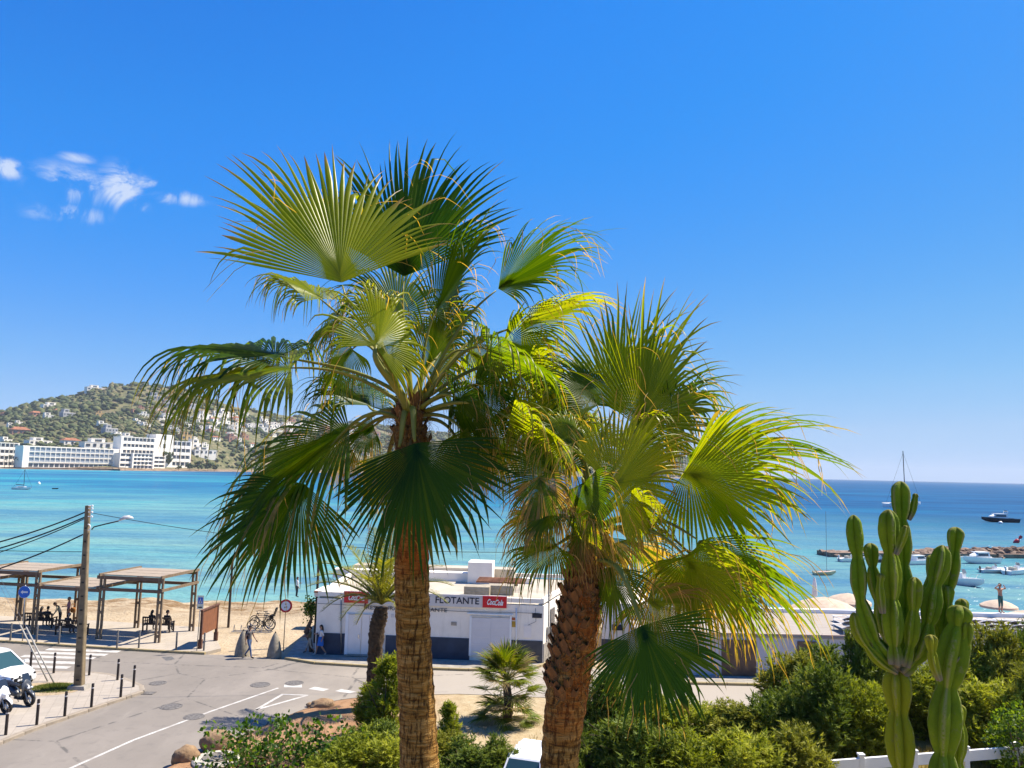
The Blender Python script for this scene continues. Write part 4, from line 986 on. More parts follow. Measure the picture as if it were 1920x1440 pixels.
# trunks -------------------------------------------------------------------------------------------
m, nt, out = new_mat('fan_palm_bark'); L = nt.links.new
tc_ = N(nt, 'ShaderNodeTexCoord'); sx = N(nt, 'ShaderNodeSeparateXYZ'); L(tc_.outputs['Object'], sx.inputs[0])
v = tc_.outputs['Object']
ring = noise(nt, v, 3.0, 5, .65, stretch=(1.2, 1.2, 9)); fib = noise(nt, v, 9.0, 4, .7, stretch=(3.5, 3.5, .5)); big = noise(nt, v, 1.6, 4, .6)
c = ramp(nt, ring, [(.32, (.12, .048, .008)), (.48, (.40, .195, .036)), (.68, (.66, .39, .12))])
c = mixc(nt, mth(nt, 'MULTIPLY', mrange(nt, fib, .50, .64), .85), c, (.09, .034, .006))
at_ = N(nt, 'ShaderNodeAttribute', attribute_name='leaf'); sp = N(nt, 'ShaderNodeSeparateColor'); L(at_.outputs['Color'], sp.inputs[0])
c = mixc(nt, mth(nt, 'MULTIPLY', sp.outputs[0], mrange(nt, big, .25, .65)), c, (.50, .13, .018))   # fresh rust-red bark where old leaf bases came off
p = N(nt, 'ShaderNodeBsdfPrincipled', Roughness=.85); p.inputs['Specular IOR Level'].default_value = .2; L(c, p.inputs['Base Color'])
b = N(nt, 'ShaderNodeBump', Strength=1.0, Distance=.06); L(mth(nt, 'SUBTRACT', ring, mth(nt, 'MULTIPLY', mrange(nt, fib, .5, .7), .5)), b.inputs['Height']); L(b.outputs[0], p.inputs['Normal']); L(p.outputs[0], out.inputs[0])
BARK = m
def palm_trunk(parent, prof, Y, seed, redf):
    """prof: (px, py, width px) from the top down; continued to the terrace"""
    rng = np.random.RandomState(seed)
    pts = [at(x, y, Y) for x, y, w in prof]; rr = [w*.5*pxm(Y) for x, y, w in prof]
    d = pts[-1]-pts[-2]; k = (TERR-.05-pts[-1].z)/d.z; pts.append(pts[-1]+d*k*.5+Vector((0, 0, d.z*k*.5))); rr.append(rr[-1]*1.25)
    pts[-1].z = TERR-.1
    zs = [p_.z for p_ in pts][::-1]; n = 150; ns = 28; Z = np.linspace(zs[0], zs[-1], n)
    X = np.interp(Z, zs, [p_.x for p_ in pts][::-1]); Yy = np.interp(Z, zs, [p_.y for p_ in pts][::-1]); Rr = np.interp(Z, zs, rr[::-1])
    V = []; A = []
    for i in range(n):
        for k in range(ns):
            a = 2*math.pi*k/ns
            rr_ = Rr[i]*(1+.035*math.sin(Z[i]*34+2*math.sin(a*2+Z[i]*.7)+seed)+rng.uniform(-.022, .022)+.03*math.sin(a*3+Z[i]*1.3))
            V.append((X[i]+rr_*math.cos(a), Yy[i]+rr_*math.sin(a), Z[i])); A.append((redf(Z[i]), 0, 0))
    F = [(i*ns+k, i*ns+(k+1) % ns, (i+1)*ns+(k+1) % ns, (i+1)*ns+k) for i in range(n-1) for k in range(ns)] + [tuple((n-1)*ns+k for k in range(ns))]
    me = bpy.data.meshes.new('trunk'); me.from_pydata(V, [], F); me.materials.append(BARK); me.update(); add_leaf_attr(me, A)
    return put('trunk', me, parent, True), (Z, X, Yy, Rr)
random.seed(3)
fanL = thing('fan_palm', 'tall fan palm with bare ringed trunk in front of the white restaurant', 'palm tree')
profL = [(770, 800, 60), (771, 900, 62), (772, 1000, 64), (772, 1060, 63), (774, 1150, 62), (779, 1250, 64), (784, 1350, 66), (787, 1445, 69)]
zt = at(772, 1085, YL).z
trL, prL = palm_trunk(fanL, profL, YL, 1, lambda z: float(smooth(zt-.05, zt+.25, np.array(z)))*.9)
bL = at(773, 775, YL)
FL_ = [
 # hubx huby hubY  tipx tipy tipY phi half droop dry; b: sunlit fans painted pale, shaded fans painted dark
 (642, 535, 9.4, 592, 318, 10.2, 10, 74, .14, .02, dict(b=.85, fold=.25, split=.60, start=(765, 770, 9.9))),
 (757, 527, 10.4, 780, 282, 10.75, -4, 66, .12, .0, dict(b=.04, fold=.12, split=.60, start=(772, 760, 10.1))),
 (815, 590, 10.1, 895, 420, 10.2, 68, 85, .20, .05, dict(start=(785, 750, 10.1), nseg=42)),
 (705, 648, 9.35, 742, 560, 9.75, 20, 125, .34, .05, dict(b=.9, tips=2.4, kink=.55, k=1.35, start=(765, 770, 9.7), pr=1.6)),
 (545, 690, 9.8, 262, 700, 9.6, 74, 100, .62, .06, dict(tips=1.9, up=.35, start=(752, 755, 9.9), kink=.2)),
 (525, 668, 10.3, 285, 612, 10.5, 72, 96, .55, .06, dict(tips=1.9, up=.3, start=(752, 740, 10.1))),
 (655, 806, 10.2, 350, 930, 10.1, 66, 90, .50, .20, dict(tips=2.0, up=.5, start=(755, 775, 10.0))),
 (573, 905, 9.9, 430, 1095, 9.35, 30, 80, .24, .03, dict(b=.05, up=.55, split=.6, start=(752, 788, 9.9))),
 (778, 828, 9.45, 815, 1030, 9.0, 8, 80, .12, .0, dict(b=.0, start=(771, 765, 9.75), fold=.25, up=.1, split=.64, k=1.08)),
 (930, 545, 10.2, 1100, 420, 10.3, 66, 72, .26, .10, dict(start=(795, 735, 10.1), tips=1.3, up=.3)),
 (915, 655, 9.7, 1095, 735, 9.5, 64, 105, .50, .12, dict(start=(795, 750, 9.9), tips=2.2, kink=.4, up=.35)),
 (975, 610, 10.9, 1140, 560, 11.2, 64, 84, .36, .14, dict(start=(790, 740, 10.2), up=.35)),
 (890, 728, 9.9, 975, 840, 9.8, 52, 108, .5, .16, dict(start=(790, 765, 9.9), tips=1.9, up=.3)),
 (868, 810, 9.8, 930, 915, 9.8, 44, 100, .42, .48, dict(start=(785, 780, 9.9), tips=1.6, up=.2)),
 (655, 835, 10.6, 605, 895, 10.8, 54, 95, .45, .60, dict(start=(760, 790, 10.1), tips=1.5)),
 (640, 600, 10.7, 555, 640, 10.9, 66, 105, .65, .06, dict(start=(760, 755, 10.2), tips=2.0)),
 (600, 560, 10.6, 515, 490, 10.8, 66, 98, .60, .06, dict(start=(762, 750, 10.2), tips=2.0, k=1.15)),
 (835, 640, 10.9, 868, 565, 11.2, 58, 100, .5, .1, dict(start=(775, 745, 10.3), tips=1.8, k=1.4)),
 (720, 880, 10.7, 695, 955, 10.9, 30, 90, .4, .75, dict(start=(765, 800, 10.2))),
 (955, 785, 9.3, 1110, 880, 9.1, 62, 88, .42, .12, dict(start=(800, 770, 9.8), tips=2.0, kink=.35, up=.35)),
 (690, 760, 10.8, 645, 695, 11.2, 55, 100, .55, .1, dict(k=1.5, tips=1.8)),
 (985, 700, 10.5, 1070, 765, 10.6, 50, 110, .5, .08, dict(start=(800, 745, 10.2), k=1.4, tips=1.6)),
 (1010, 755, 10.8, 1075, 850, 11.0, 40, 110, .5, .10, dict(start=(800, 755, 10.3), k=1.4, tips=1.6)),
 (905, 800, 10.6, 955, 890, 10.7, 45, 105, .5, .35, dict(start=(795, 775, 10.2), k=1.3, tips=1.6)),
 (945, 640, 11.0, 1030, 690, 11.2, 40, 110, .45, .08, dict(start=(795, 740, 10.3), k=1.5)),
 (748, 838, 9.55, 705, 965, 9.35, 24, 62, .2, .02, dict(start=(768, 770, 9.8), split=.6, up=.1)),
 (862, 838, 10.1, 885, 935, 10.1, 35, 85, .5, .85, dict(start=(785, 790, 10.0))),
 (660, 655, 10.4, 600, 720, 10.5, 50, 105, .6, .05, dict(start=(760, 760, 10.1), k=1.25, tips=1.8)),
 (800, 690, 10.6, 845, 610, 10.8, 40, 110, .5, .06, dict(start=(775, 755, 10.2), k=1.5, tips=1.6)),
 (745, 600, 10.9, 735, 480, 11.2, 30, 110, .4, .04, dict(start=(770, 750, 10.3), k=1.15, tips=1.5)),
 (850, 745, 9.6, 925, 800, 9.4, 58, 105, .6, .10, dict(start=(790, 765, 9.8), k=1.4, tips=1.9, kink=.4)),
 (880, 660, 10.3, 960, 700, 10.3, 60, 105, .6, .08, dict(start=(790, 750, 10.1), k=1.4, tips=1.9)),
 (700, 800, 10.4, 640, 850, 10.5, 55, 95, .6, .35, dict(start=(765, 780, 10.1), k=1.2, tips=1.7)),
]
make_fan_palm(fanL, bL, FL_, FAN, 1)
fanR = thing('fan_palm', 'leaning fan palm whose trunk keeps shaggy brown leaf bases above rust-red bark', 'palm tree')
profR = [(1109, 985, 50), (1107, 1010, 56), (1104, 1045, 62), (1094, 1110, 68), (1084, 1170, 76), (1074, 1230, 77), (1066, 1285, 76), (1060, 1330, 74), (1053, 1385, 68), (1047, 1445, 66)]
z0 = at(1060, 1300, YR).z; z1 = at(1055, 1400, YR).z
trR, prR = palm_trunk(fanR, profR, YR, 2, lambda z: float(smooth(z1, z0, np.array(z))))
bR = at(1112, 985, YR)
FR_ = [
 (1195, 800, 9.6, 1285, 605, 9.9, 30, 90, .16, .03, dict(start=(1118, 960, 9.3), fold=.2)),
 (1150, 770, 10.0, 1225, 590, 10.3, 12, 84, .16, .03, dict(start=(1115, 955, 9.4))),
 (1120, 760, 9.8, 1075, 650, 10.0, 34, 108, .40, .06, dict(start=(1112, 955, 9.4), tips=1.7, k=1.15)),
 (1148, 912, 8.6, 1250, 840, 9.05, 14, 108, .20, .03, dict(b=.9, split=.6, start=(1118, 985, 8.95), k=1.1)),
 (1285, 855, 9.3, 1545, 845, 9.4, 60, 74, .28, .10, dict(start=(1125, 965, 9.2), up=.4)),
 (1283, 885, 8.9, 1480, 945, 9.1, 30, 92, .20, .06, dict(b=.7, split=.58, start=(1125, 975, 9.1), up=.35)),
 (1305, 1010, 9.2, 1530, 1165, 9.2, 58, 74, .30, .26, dict(start=(1125, 985, 9.2), up=.55)),
 (1285, 1045, 8.8, 1400, 1195, 8.8, 44, 104, .45, .20, dict(start=(1125, 1000, 9.0), up=.5, tips=1.3)),
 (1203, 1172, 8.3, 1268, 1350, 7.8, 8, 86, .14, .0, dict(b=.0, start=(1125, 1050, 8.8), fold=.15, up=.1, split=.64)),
 (1215, 1125, 9.1, 1310, 1170, 9.2, 46, 112, .5, .45, dict(start=(1120, 1035, 9.2), k=1.3)),
 (1042, 1022, 8.9, 930, 1070, 8.8, 60, 104, .55, .18, dict(start=(1100, 1005, 9.1), tips=1.8)),
 (1012, 892, 8.9, 1020, 1000, 8.7, 40, 88, .45, .55, dict(start=(1103, 975, 9.1), k=1.1)),
 (1040, 893, 9.3, 985, 800, 9.6, 18, 98, .26, .02, dict(start=(1106, 965, 9.2), k=1.15)),
 (1142, 1062, 8.9, 1162, 1185, 8.9, 32, 82, .24, .14, dict(start=(1115, 1030, 9.1), k=1.05)),
 (1072, 985, 8.9, 1120, 1010, 8.7, 55, 92, .7, .55, dict(start=(1105, 1000, 9.1), k=2.0)),
 (1250, 800, 10.2, 1330, 725, 10.6, 58, 92, .5, .05, dict(start=(1120, 955, 9.5), k=1.2, tips=1.7)),
 (1235, 1060, 9.9, 1360, 1145, 10.1, 52, 96, .5, .50, dict(start=(1120, 1000, 9.4))),
 (1180, 1010, 10.1, 1255, 1080, 10.3, 45, 102, .55, .55, dict(start=(1115, 1000, 9.5), k=1.2)),
 (1010, 960, 9.8, 945, 1000, 10.0, 50, 98, .6, .5, dict(start=(1105, 990, 9.3), k=1.3)),
 (1060, 800, 9.6, 1000, 735, 9.8, 45, 104, .55, .08, dict(start=(1108, 955, 9.4), k=1.6, tips=1.7)),
 (1170, 860, 9.9, 1255, 795, 10.1, 50, 106, .5, .06, dict(start=(1113, 960, 9.5), k=1.3, tips=1.7)),
 (1045, 930, 9.9, 1005, 1035, 10.0, 34, 92, .5, .7, dict(start=(1106, 985, 9.4), k=1.0)),
 (1085, 1000, 8.95, 1078, 1085, 8.9, 30, 60, .4, .62, dict(start=(1106, 985, 9.1))),
 (1140, 1005, 9.0, 1165, 1095, 9.0, 36, 75, .45, .6, dict(start=(1112, 985, 9.1))),
 (1310, 1055, 9.7, 1450, 1200, 9.8, 50, 84, .45, .45, dict(start=(1122, 990, 9.4), up=.5)),
 (1100, 850, 10.0, 1090, 760, 10.2, 25, 110, .45, .05, dict(start=(1110, 960, 9.5), k=1.3, tips=1.6)),
 (1095, 905, 8.7, 1120, 985, 8.5, 40, 100, .5, .22, dict(start=(1110, 980, 8.9), k=1.4, tips=1.7, kink=.3)),
 (1180, 945, 8.9, 1250, 985, 8.8, 50, 100, .5, .2, dict(start=(1115, 985, 9.0), k=1.3, tips=1.7)),
 (1030, 960, 8.8, 985, 1010, 8.6, 50, 100, .55, .3, dict(start=(1105, 985, 9.0), k=1.2, tips=1.7)),
 (1075, 835, 9.0, 1010, 780, 8.9, 45, 108, .5, .06, dict(start=(1110, 965, 9.1), k=1.3, tips=1.8, kink=.3)),
]
make_fan_palm(fanR, bR, FR_, FAN, 2)
# shaggy leaf bases on the upper part of the leaning trunk, and a collar of old petiole stubs on both
BOOT = M('leaf_base', (.34, .15, .045), .85, .35, 7, .006, 40, stretch=(1, 1, .35), col2=(.075, .024, .008))
def boot_mesh(seed):
    rng = random.Random(seed); mb = MB(); n = 7; h = 6
    for j in range(h+1):
        t = j/h; w = .085*(1-.25*t)*(1 if t < .7 else 1-(t-.7)*1.0)
        for i in range(n):
            u = (i/(n-1)*2-1); z = t*.21 + (.05*abs(u)*t**2) + rng.uniform(-.006, .006)
            out_ = .012+.075*t**1.6 - .035*u*u*(1-.3*t) + rng.uniform(-.004, .004)
            mb.v.append((u*w, -out_, z))
    for j in range(h):
        for i in range(n-1):
            a_ = j*n+i; mb.f.append((a_, a_+1, a_+n+1, a_+n)); mb.m.append(0)
    k = len(mb.v)
    for j in range(h+1):
        for i in range(n): x, y, z = mb.v[j*n+i]; mb.v.append((x*.93, y+.02, z-.004))
    for j in range(h):
        for i in range(n-1):
            a_ = k+j*n+i; mb.f.append((a_, a_+n, a_+n+1, a_+1)); mb.m.append(0)
    for i in range(n-1): mb.f.append((h*n+i, h*n+i+1, k+h*n+i+1, k+h*n+i)); mb.m.append(0)
    for j in range(h):
        mb.f.append((j*n, (j+1)*n, k+(j+1)*n, k+j*n)); mb.m.append(0); mb.f.append((j*n+n-1, k+j*n+n-1, k+(j+1)*n+n-1, (j+1)*n+n-1)); mb.m.append(0)
    me = mb.mesh('leaf_base', BOOT); me.shade_smooth(); me.set_sharp_from_angle(angle=rad(50)); return me
boots = [boot_mesh(s) for s in range(5)]
def add_boots(trunk, pr, zlo, zhi, seed, rows, per):
    Z, X, Yy, Rr = pr; rng = random.Random(seed); c = 0
    for r_ in range(rows):
        z = zlo+(zhi-zlo)*r_/(rows-1)
        x = float(np.interp(z, Z, X)); y = float(np.interp(z, Z, Yy)); R_ = float(np.interp(z, Z, Rr))
        for k in range(per):
            a = 2*math.pi*(k+.5*(r_ % 2)+rng.uniform(-.18, .18))/per
            o = put('leaf_base', rng.choice(boots), trunk); s = rng.uniform(.55, .95)
            o.location = (x+math.cos(a)*R_*.86, y+math.sin(a)*R_*.86, z+rng.uniform(-.04, .04))
            o.rotation_euler = (rng.uniform(-.15, .22), rng.uniform(-.22, .22), a+math.pi/2); o.scale = (s*1.15, s*rng.uniform(.8, 1.2), s)
            c += 1
add_boots(trR, prR, at(1066, 1305, YR).z, at(1106, 1010, YR).z, 4, 20, 10)

add_boots(trL, prL, at(772, 850, YL).z, at(772, 770, YL).z, 5, 4, 8)
# brown fibre skirts and old petiole stubs in the crowns
FIB = M('palm_fibre', (.46, .24, .06), .9, .3, 9, col2=(.20, .085, .02))
def fibres(parent, pr, zlo, zhi, n, seed, ln):
    Z, X, Yy, Rr = pr; rng = random.Random(seed); mb = MB()
    for k in range(n):
        z = rng.uniform(zlo, zhi); a = rng.uniform(0, 2*math.pi); x = float(np.interp(z, Z, X)); y = float(np.interp(z, Z, Yy)); R_ = float(np.interp(z, Z, Rr))
        d = Vector((math.cos(a), math.sin(a), 0)); p0 = Vector((x, y, z))+d*R_*.9; l_ = ln*rng.uniform(.4, 1.2); s_ = Vector((-d.y, d.x, 0))*rng.uniform(.003, .008)
        p1 = p0+d*l_*rng.uniform(.2, .7)+Vector((0, 0, l_*rng.uniform(-.5, .5))); p2 = p1+d*l_*.2+Vector((rng.uniform(-.1, .1), rng.uniform(-.1, .1), -l_*rng.uniform(.1, .7)))
        mb.add([p0-s_, p0+s_, p1+s_*.8, p1-s_*.8, p2], [(0, 1, 2, 3), (3, 2, 4)])
    o = mb.build('fibre', FIB, parent); o['kind'] = 'stuff'
fibres(trL, prL, at(772, 850, YL).z, at(772, 760, YL).z, 500, 6, .28)
fibres(trR, prR, at(1066, 1310, YR).z, at(1108, 980, YR).z, 1500, 7, .12)
# ------------------------------------------------------------------ cactus, shrubs, small palms, rocks
m, nt, out = new_mat('cactus_skin'); L = nt.links.new
at_ = N(nt, 'ShaderNodeAttribute', attribute_name='leaf'); sp = N(nt, 'ShaderNodeSeparateColor'); L(at_.outputs['Color'], sp.inputs[0])
geo = N(nt, 'ShaderNodeNewGeometry'); n1 = noise(nt, geo.outputs['Position'], 3.5, 4, .6); n2 = noise(nt, geo.outputs['Position'], 40, 3, .6); n3 = noise(nt, geo.outputs['Position'], 1.3, 3, .5)
c = ramp(nt, n1, [(.3, (.055, .155, .003)), (.55, (.14, .255, .004)), (.75, (.28, .36, .010))])
c = mixc(nt, mth(nt, 'MULTIPLY', sp.outputs[1], .8), c, (.34, .34, .010))                # older, yellower stems
c = mixc(nt, mth(nt, 'MULTIPLY', mrange(nt, n2, .55, .8), .35), c, (.20, .19, .08))
edge = mth(nt, 'MULTIPLY', mrange(nt, sp.outputs[0], .90, .99), mrange(nt, mth(nt, 'ADD', n2, n3), .85, 1.05))
c = mixc(nt, mth(nt, 'MULTIPLY', edge, .6), c, (.36, .32, .13))                                              # corky ridge along each rib
c = mixc(nt, mth(nt, 'MULTIPLY', mrange(nt, sp.outputs[2], .90, 1.0), .45), c, (.20, .10, .045))                  # reddish growing tips
c = mixc(nt, mrange(nt, mth(nt, 'ADD', sp.outputs[2], mth(nt, 'MULTIPLY', n2, .25)), .55, .12), c, (.26, .21, .13))              # corky old bases
c = mixc(nt, mth(nt, 'MULTIPLY', mrange(nt, noise(nt, geo.outputs['Position'], 7.5, 5, .7), .60, .72), .55), c, (.24, .21, .10))   # scars
p = N(nt, 'ShaderNodeBsdfPrincipled', Roughness=.8); p.inputs['Specular IOR Level'].default_value = .2; L(c, p.inputs['Base Color'])
b = N(nt, 'ShaderNodeBump', Strength=.7, Distance=.01); L(n2, b.inputs['Height']); L(b.outputs[0], p.inputs['Normal']); L(p.outputs[0], out.inputs[0]); CACT = m
CY = 8.0
cact = thing('candelabra_cactus', 'tall branching green candelabra cactus in front of the boats and sea', 'cactus')
def catmull(P, n):
    P = [P[0]*2-P[1]]+P+[P[-1]*2-P[-2]]; o = []
    for i in range(1, len(P)-2):
        for k in range(n):
            t = k/n; a, b_, c_, d = P[i-1], P[i], P[i+1], P[i+2]
            o.append(.5*((2*b_)+(c_-a)*t+(2*a-5*b_+4*c_-d)*t*t+(3*b_-a-3*c_+d)*t**3))
    o.append(P[-2]); return o
def stem(pts, wpx, dy=0.0, ribs=5, seed=0, old=.2, taper_base=.72, seglen=.36, phase=None):
    rng = random.Random(seed); P = [at(x, y, CY+dy+ddy) for x, y, ddy in [(q+(0,))[:3] for q in pts]]
    C = catmull(P, 16); s = [0]
    for a, b_ in zip(C, C[1:]): s.append(s[-1]+(b_-a).length)
    Lt = s[-1]; R0 = wpx*.5*pxm(CY)*.78; ph = rng.uniform(0, 1) if phase is None else phase; rot = rng.uniform(0, 6.28); nn = ribs*8
    rings = []; A = []
    ss = list(np.linspace(0, Lt-R0*.9, max(10, int(Lt/.035))))+[Lt-R0*.9+R0*.9*math.sin(t) for t in np.linspace(.25, 1.5, 7)]
    prev = None
    for q in ss:
        k = np.interp(q, s, np.arange(len(C))); i = min(int(k), len(C)-2); c_ = C[i].lerp(C[i+1], k-i); t = (C[i+1]-C[i]).normalized()
        nrm = (Vector((1, 0, 0))-t*t.x).normalized() if prev is None else (prev-t*prev.dot(t)).normalized(); prev = nrm; bn = t.cross(nrm)
        f = abs(math.sin(math.pi*(q/seglen+ph)))**.7; R = R0*(.54+.50*f)
        R *= taper_base+(1-taper_base)*min(1, q/.25)
        e = Lt-q
        if e < R0*.9: R *= math.sqrt(max(0.0, 1-((R0*.9-e)/(R0*.9))**2))*.98+.02
        ring = []
        for j in range(nn):
            th = 2*math.pi*j/nn; rb = abs(math.cos(ribs*th/2))**1.25; r = R*(.46+.54*rb)*(1+.02*math.sin(q*37+j))
            ring.append(c_+(nrm*math.cos(th+rot)+bn*math.sin(th+rot))*r); A.append((rb, old, 1-min(1, e/.10)*.15 if e < .10 else .5*min(1, q/.14)))
        rings.append(ring)
    mb = MB(); mb.loft(rings); me = mb.mesh('stem', CACT); add_leaf_attr(me, A); return put('stem', me, cact, 32)
stem([(1693, 2000), (1693, 1700), (1692, 1560), (1691, 1440), (1686, 1340), (1682, 1255)], 64, 0, 5, 1, .95, 1.0, .55)
stem([(1682, 1262), (1650, 1240), (1620, 1205), (1606, 1178), (1600, 1148)], 26, -.12, 4, 2, .6)
stem([(1680, 1250), (1658, 1225), (1636, 1190), (1614, 1125), (1608, 1050), (1603, 1005), (1600, 965)], 43, -.10, 4, 3, .15, seglen=.42)
stem([(1688, 1240), (1662, 1195), (1648, 1130), (1637, 1070), (1632, 1018)], 36, .18, 4, 4, .25)
stem([(1680, 1245), (1675, 1190), (1672, 1120), (1670, 1050), (1667, 1000), (1666, 955)], 48, -.2, 4, 5, .35, seglen=.45)
stem([(1694, 1250), (1696, 1150), (1694, 1060), (1690, 980), (1688, 902)], 48, .08, 4, 6, .15, seglen=.46)
stem([(1704, 975), (1712, 955), (1717, 925)], 22, .08, 4, 7, .3, .5)
stem([(1680, 1040), (1690, 1015), (1699, 985)], 24, -.3, 4, 8, .7, .5)
stem([(1696, 1250), (1708, 1200), (1714, 1140), (1716, 1082)], 34, -.16, 4, 9, .5)
stem([(1690, 1262), (1722, 1228), (1742, 1160), (1752, 1100), (1762, 1060), (1768, 1022)], 44, -.05, 4, 10, .3, seglen=.4)
stem([(1752, 1240), (1766, 1160), (1778, 1090), (1788, 1040), (1793, 988)], 45, .15, 4, 11, .25, seglen=.45)
stem([(1775, 2000), (1772, 1650), (1770, 1440), (1772, 1350), (1780, 1260), (1794, 1190), (1801, 1135)], 66, -.35, 4, 12, .35, 1.0, .6)
stem([(1762, 1276), (1750, 1240), (1745, 1190)], 28, -.5, 4, 13, .95, .5)
stem([(1768, 1330), (1768, 1240), (1776, 1160), (1774, 1098)], 36, .1, 4, 14, .1)
stem([(1800, 1230), (1806, 1180), (1803, 1122)], 34, -.1, 4, 15, .5)
stem([(1735, 1180), (1738, 1120), (1745, 1075), (1748, 1040)], 30, .25, 4, 17, .3)
stem([(1655, 1150), (1650, 1105), (1652, 1075)], 22, -.28, 4, 18, .5)
stem([(1790, 1240), (1812, 1205), (1815, 1165)], 26, -.4, 4, 19, .5, .5)
stem([(1800, 2000), (1797, 1600), (1795, 1460), (1800, 1380), (1797, 1320)], 34, -.05, 4, 16, .6, 1.0)
# conifer shrubs -----------------------------------------------------------------------------------
SHRUB = leaf_mat('conifer_foliage', ((.15, .185, .012), (.31, .345, .025), (.50, .50, .06)), (.44, .44, .06), (.25, .18, .08), .36, .6, (1.6, 1.6, .6))
LEAFY = leaf_mat('broad_foliage', ((.06, .12, .015), (.11, .19, .025), (.17, .25, .04)), (.15, .2, .04), (.3, .2, .08), .35, .45)
TWIG = M('twig_bark', (.20, .135, .085), .9, .3, 8, col2=(.09, .055, .035))
SHRUB2 = leaf_mat('dark_conifer', ((.07, .115, .012), (.15, .205, .022), (.27, .31, .045)), (.24, .26, .08), (.25, .18, .08), .3, .6, (1.5, 1.5, .6))
SHRUB3 = leaf_mat('olive_conifer', ((.18, .19, .018), (.34, .34, .04), (.50, .48, .08)), (.36, .33, .10), (.30, .20, .09), .34, .6, (1.4, 1.4, .6))
def conifer_crown(seed, n, w, h, upright=.5, ragged=.5, mat=None):
    """unit-less crown: sprays of short scale-leaf twigs spread over lumpy clumps; size w x h metres, base at z=0"""
    rs = np.random.RandomState(seed); ncl = 30
    cz = rs.uniform(.08, .93, ncl); env = np.sin(np.clip(cz*.86+.14, 0, 1)*math.pi)**.6
    ca = rs.uniform(0, 2*math.pi, ncl); cr_ = rs.uniform(.35, .80, ncl)*env*w/2
    C = np.stack([np.cos(ca)*cr_, np.sin(ca)*cr_, cz*h], -1); CR = rs.uniform(.10, .27, ncl)*w*(.55+.45*env)
    k = rs.randint(0, ncl, n); d = rs.normal(size=(n, 3)); d /= np.linalg.norm(d, axis=1, keepdims=True)
    P = C[k]+d*CR[k][:, None]*rs.uniform(.45, 1.08, n)[:, None]*np.array([.78, .78, 1.75])
    D = d*.7+np.array([0, 0, upright*1.15])+rs.normal(size=(n, 3))*ragged; D[:, :2] += P[:, :2]/(w)*.6; D /= np.linalg.norm(D, axis=1, keepdims=True)
    V = []; F = []; A = []; Ls = rs.uniform(.16, .42, n)*(.8+.1*h)
    bb = rs.rand(n); clb = rs.rand(ncl)
    nb = 9
    side = np.cross(D, rs.normal(size=(n, 3))); side /= np.linalg.norm(side, axis=1, keepdims=True)+1e-9; up = np.cross(D, side)
    ang = rs.uniform(0, 2*math.pi, (n, nb)); tb = rs.uniform(0, .75, (n, nb)); ln = rs.uniform(.35, .6, (n, nb))
    Vs = np.zeros((n, nb, 3, 3)); As = np.zeros((n, nb, 3, 3))
    for j in range(nb):
        o = side*np.cos(ang[:, j])[:, None]+up*np.sin(ang[:, j])[:, None]
        st = P+D*(Ls*tb[:, j])[:, None]; dirn = D*.75+o*.62; e = st+dirn*(Ls*ln[:, j])[:, None]; wv = np.cross(dirn, o+rs.normal(size=(n, 3))*.5); wv /= np.linalg.norm(wv, axis=1, keepdims=True)+1e-9
        Vs[:, j, 0] = st-wv*(Ls*.075)[:, None]; Vs[:, j, 1] = st+wv*(Ls*.075)[:, None]; Vs[:, j, 2] = e
        As[:, j, :, 0] = np.array([.2, .2, .9])[None]; As[:, j, :, 1] = 0.05; As[:, j, :, 2] = np.clip(bb*.55+clb[k]*.5, 0, 1)[:, None]
    me = bpy.data.meshes.new('crown'); v = Vs.reshape(-1, 3); me.from_pydata(v.tolist(), [], np.arange(len(v)).reshape(-1, 3).tolist()); me.materials.append(mat or SHRUB); me.update(); add_leaf_attr(me, As.reshape(-1, 3)); return me
def shrub_stems(seed, w, h):
    rng = random.Random(seed); mb = MB()
    for k in range(9):
        a = rng.uniform(0, 6.28); r = w*.36*rng.uniform(.3, 1); top = Vector((math.cos(a)*r, math.sin(a)*r, h*rng.uniform(.5, .85))); mid = top*.45+Vector((rng.uniform(-.1, .1)*w, rng.uniform(-.1, .1)*w, 0))
        mb.tube([(0, 0, -.1), mid, top], [.045, .03, .008], 5)
        for _q in range(3):
            e = mid.lerp(top, rng.random()); mb.tube([e, e+Vector((rng.uniform(-.3, .3)*w, rng.uniform(-.3, .3)*w, rng.uniform(0, .2)*h))], [.015, .004], 4)
    return mb.mesh('stems', TWIG)
crowns = [conifer_crown(s, 3800, 2.8, 3.0, .75, mat=mm) for s, mm in ((1, SHRUB), (2, SHRUB2), (3, SHRUB), (4, SHRUB3), (5, SHRUB2))]; stemsm = [shrub_stems(s, 2.8, 3.0) for s in (1, 2)]
tallc = conifer_crown(8, 1300, 1.1, 3.0, .9); 
def shrub(px, topy, Y, wpx, label, group, i, crown=None, hmul=1.0, name='conifer_shrub'):
    top = at(px, topy, Y); z0 = garden_z(top.x, top.y)-.05 if Y < edgeY(top.x) else 0.0
    h = (top.z-z0)*hmul; w = wpx*pxm(Y)
    t = thing(name, label, 'shrub', (top.x, top.y, z0), (i*2.4) % 6.28, group); me = crown or crowns[(i*3) % 5]; bw = 1.1 if crown is tallc else 2.8
    t.scale = (w/bw, w/bw, h/3.0)
    put('crown', me, t); put('stems', stemsm[i % 2], t); return t
GB = 'conifer shrubs in the hedge by the road'
i = 0
for px, ty, Y, w in ((1480, 1248, 33.2, 130), (1556, 1222, 33.4, 150), (1612, 1196, 32.6, 90), (1700, 1256, 33.3, 160), (1790, 1250, 33.0, 150), (1858, 1206, 33.2, 130), (1925, 1190, 32.8, 110)):
    i += 1; shrub(px, ty, Y, w, 'feathery green conifer shrub behind the cactus along the road edge', GB, i)
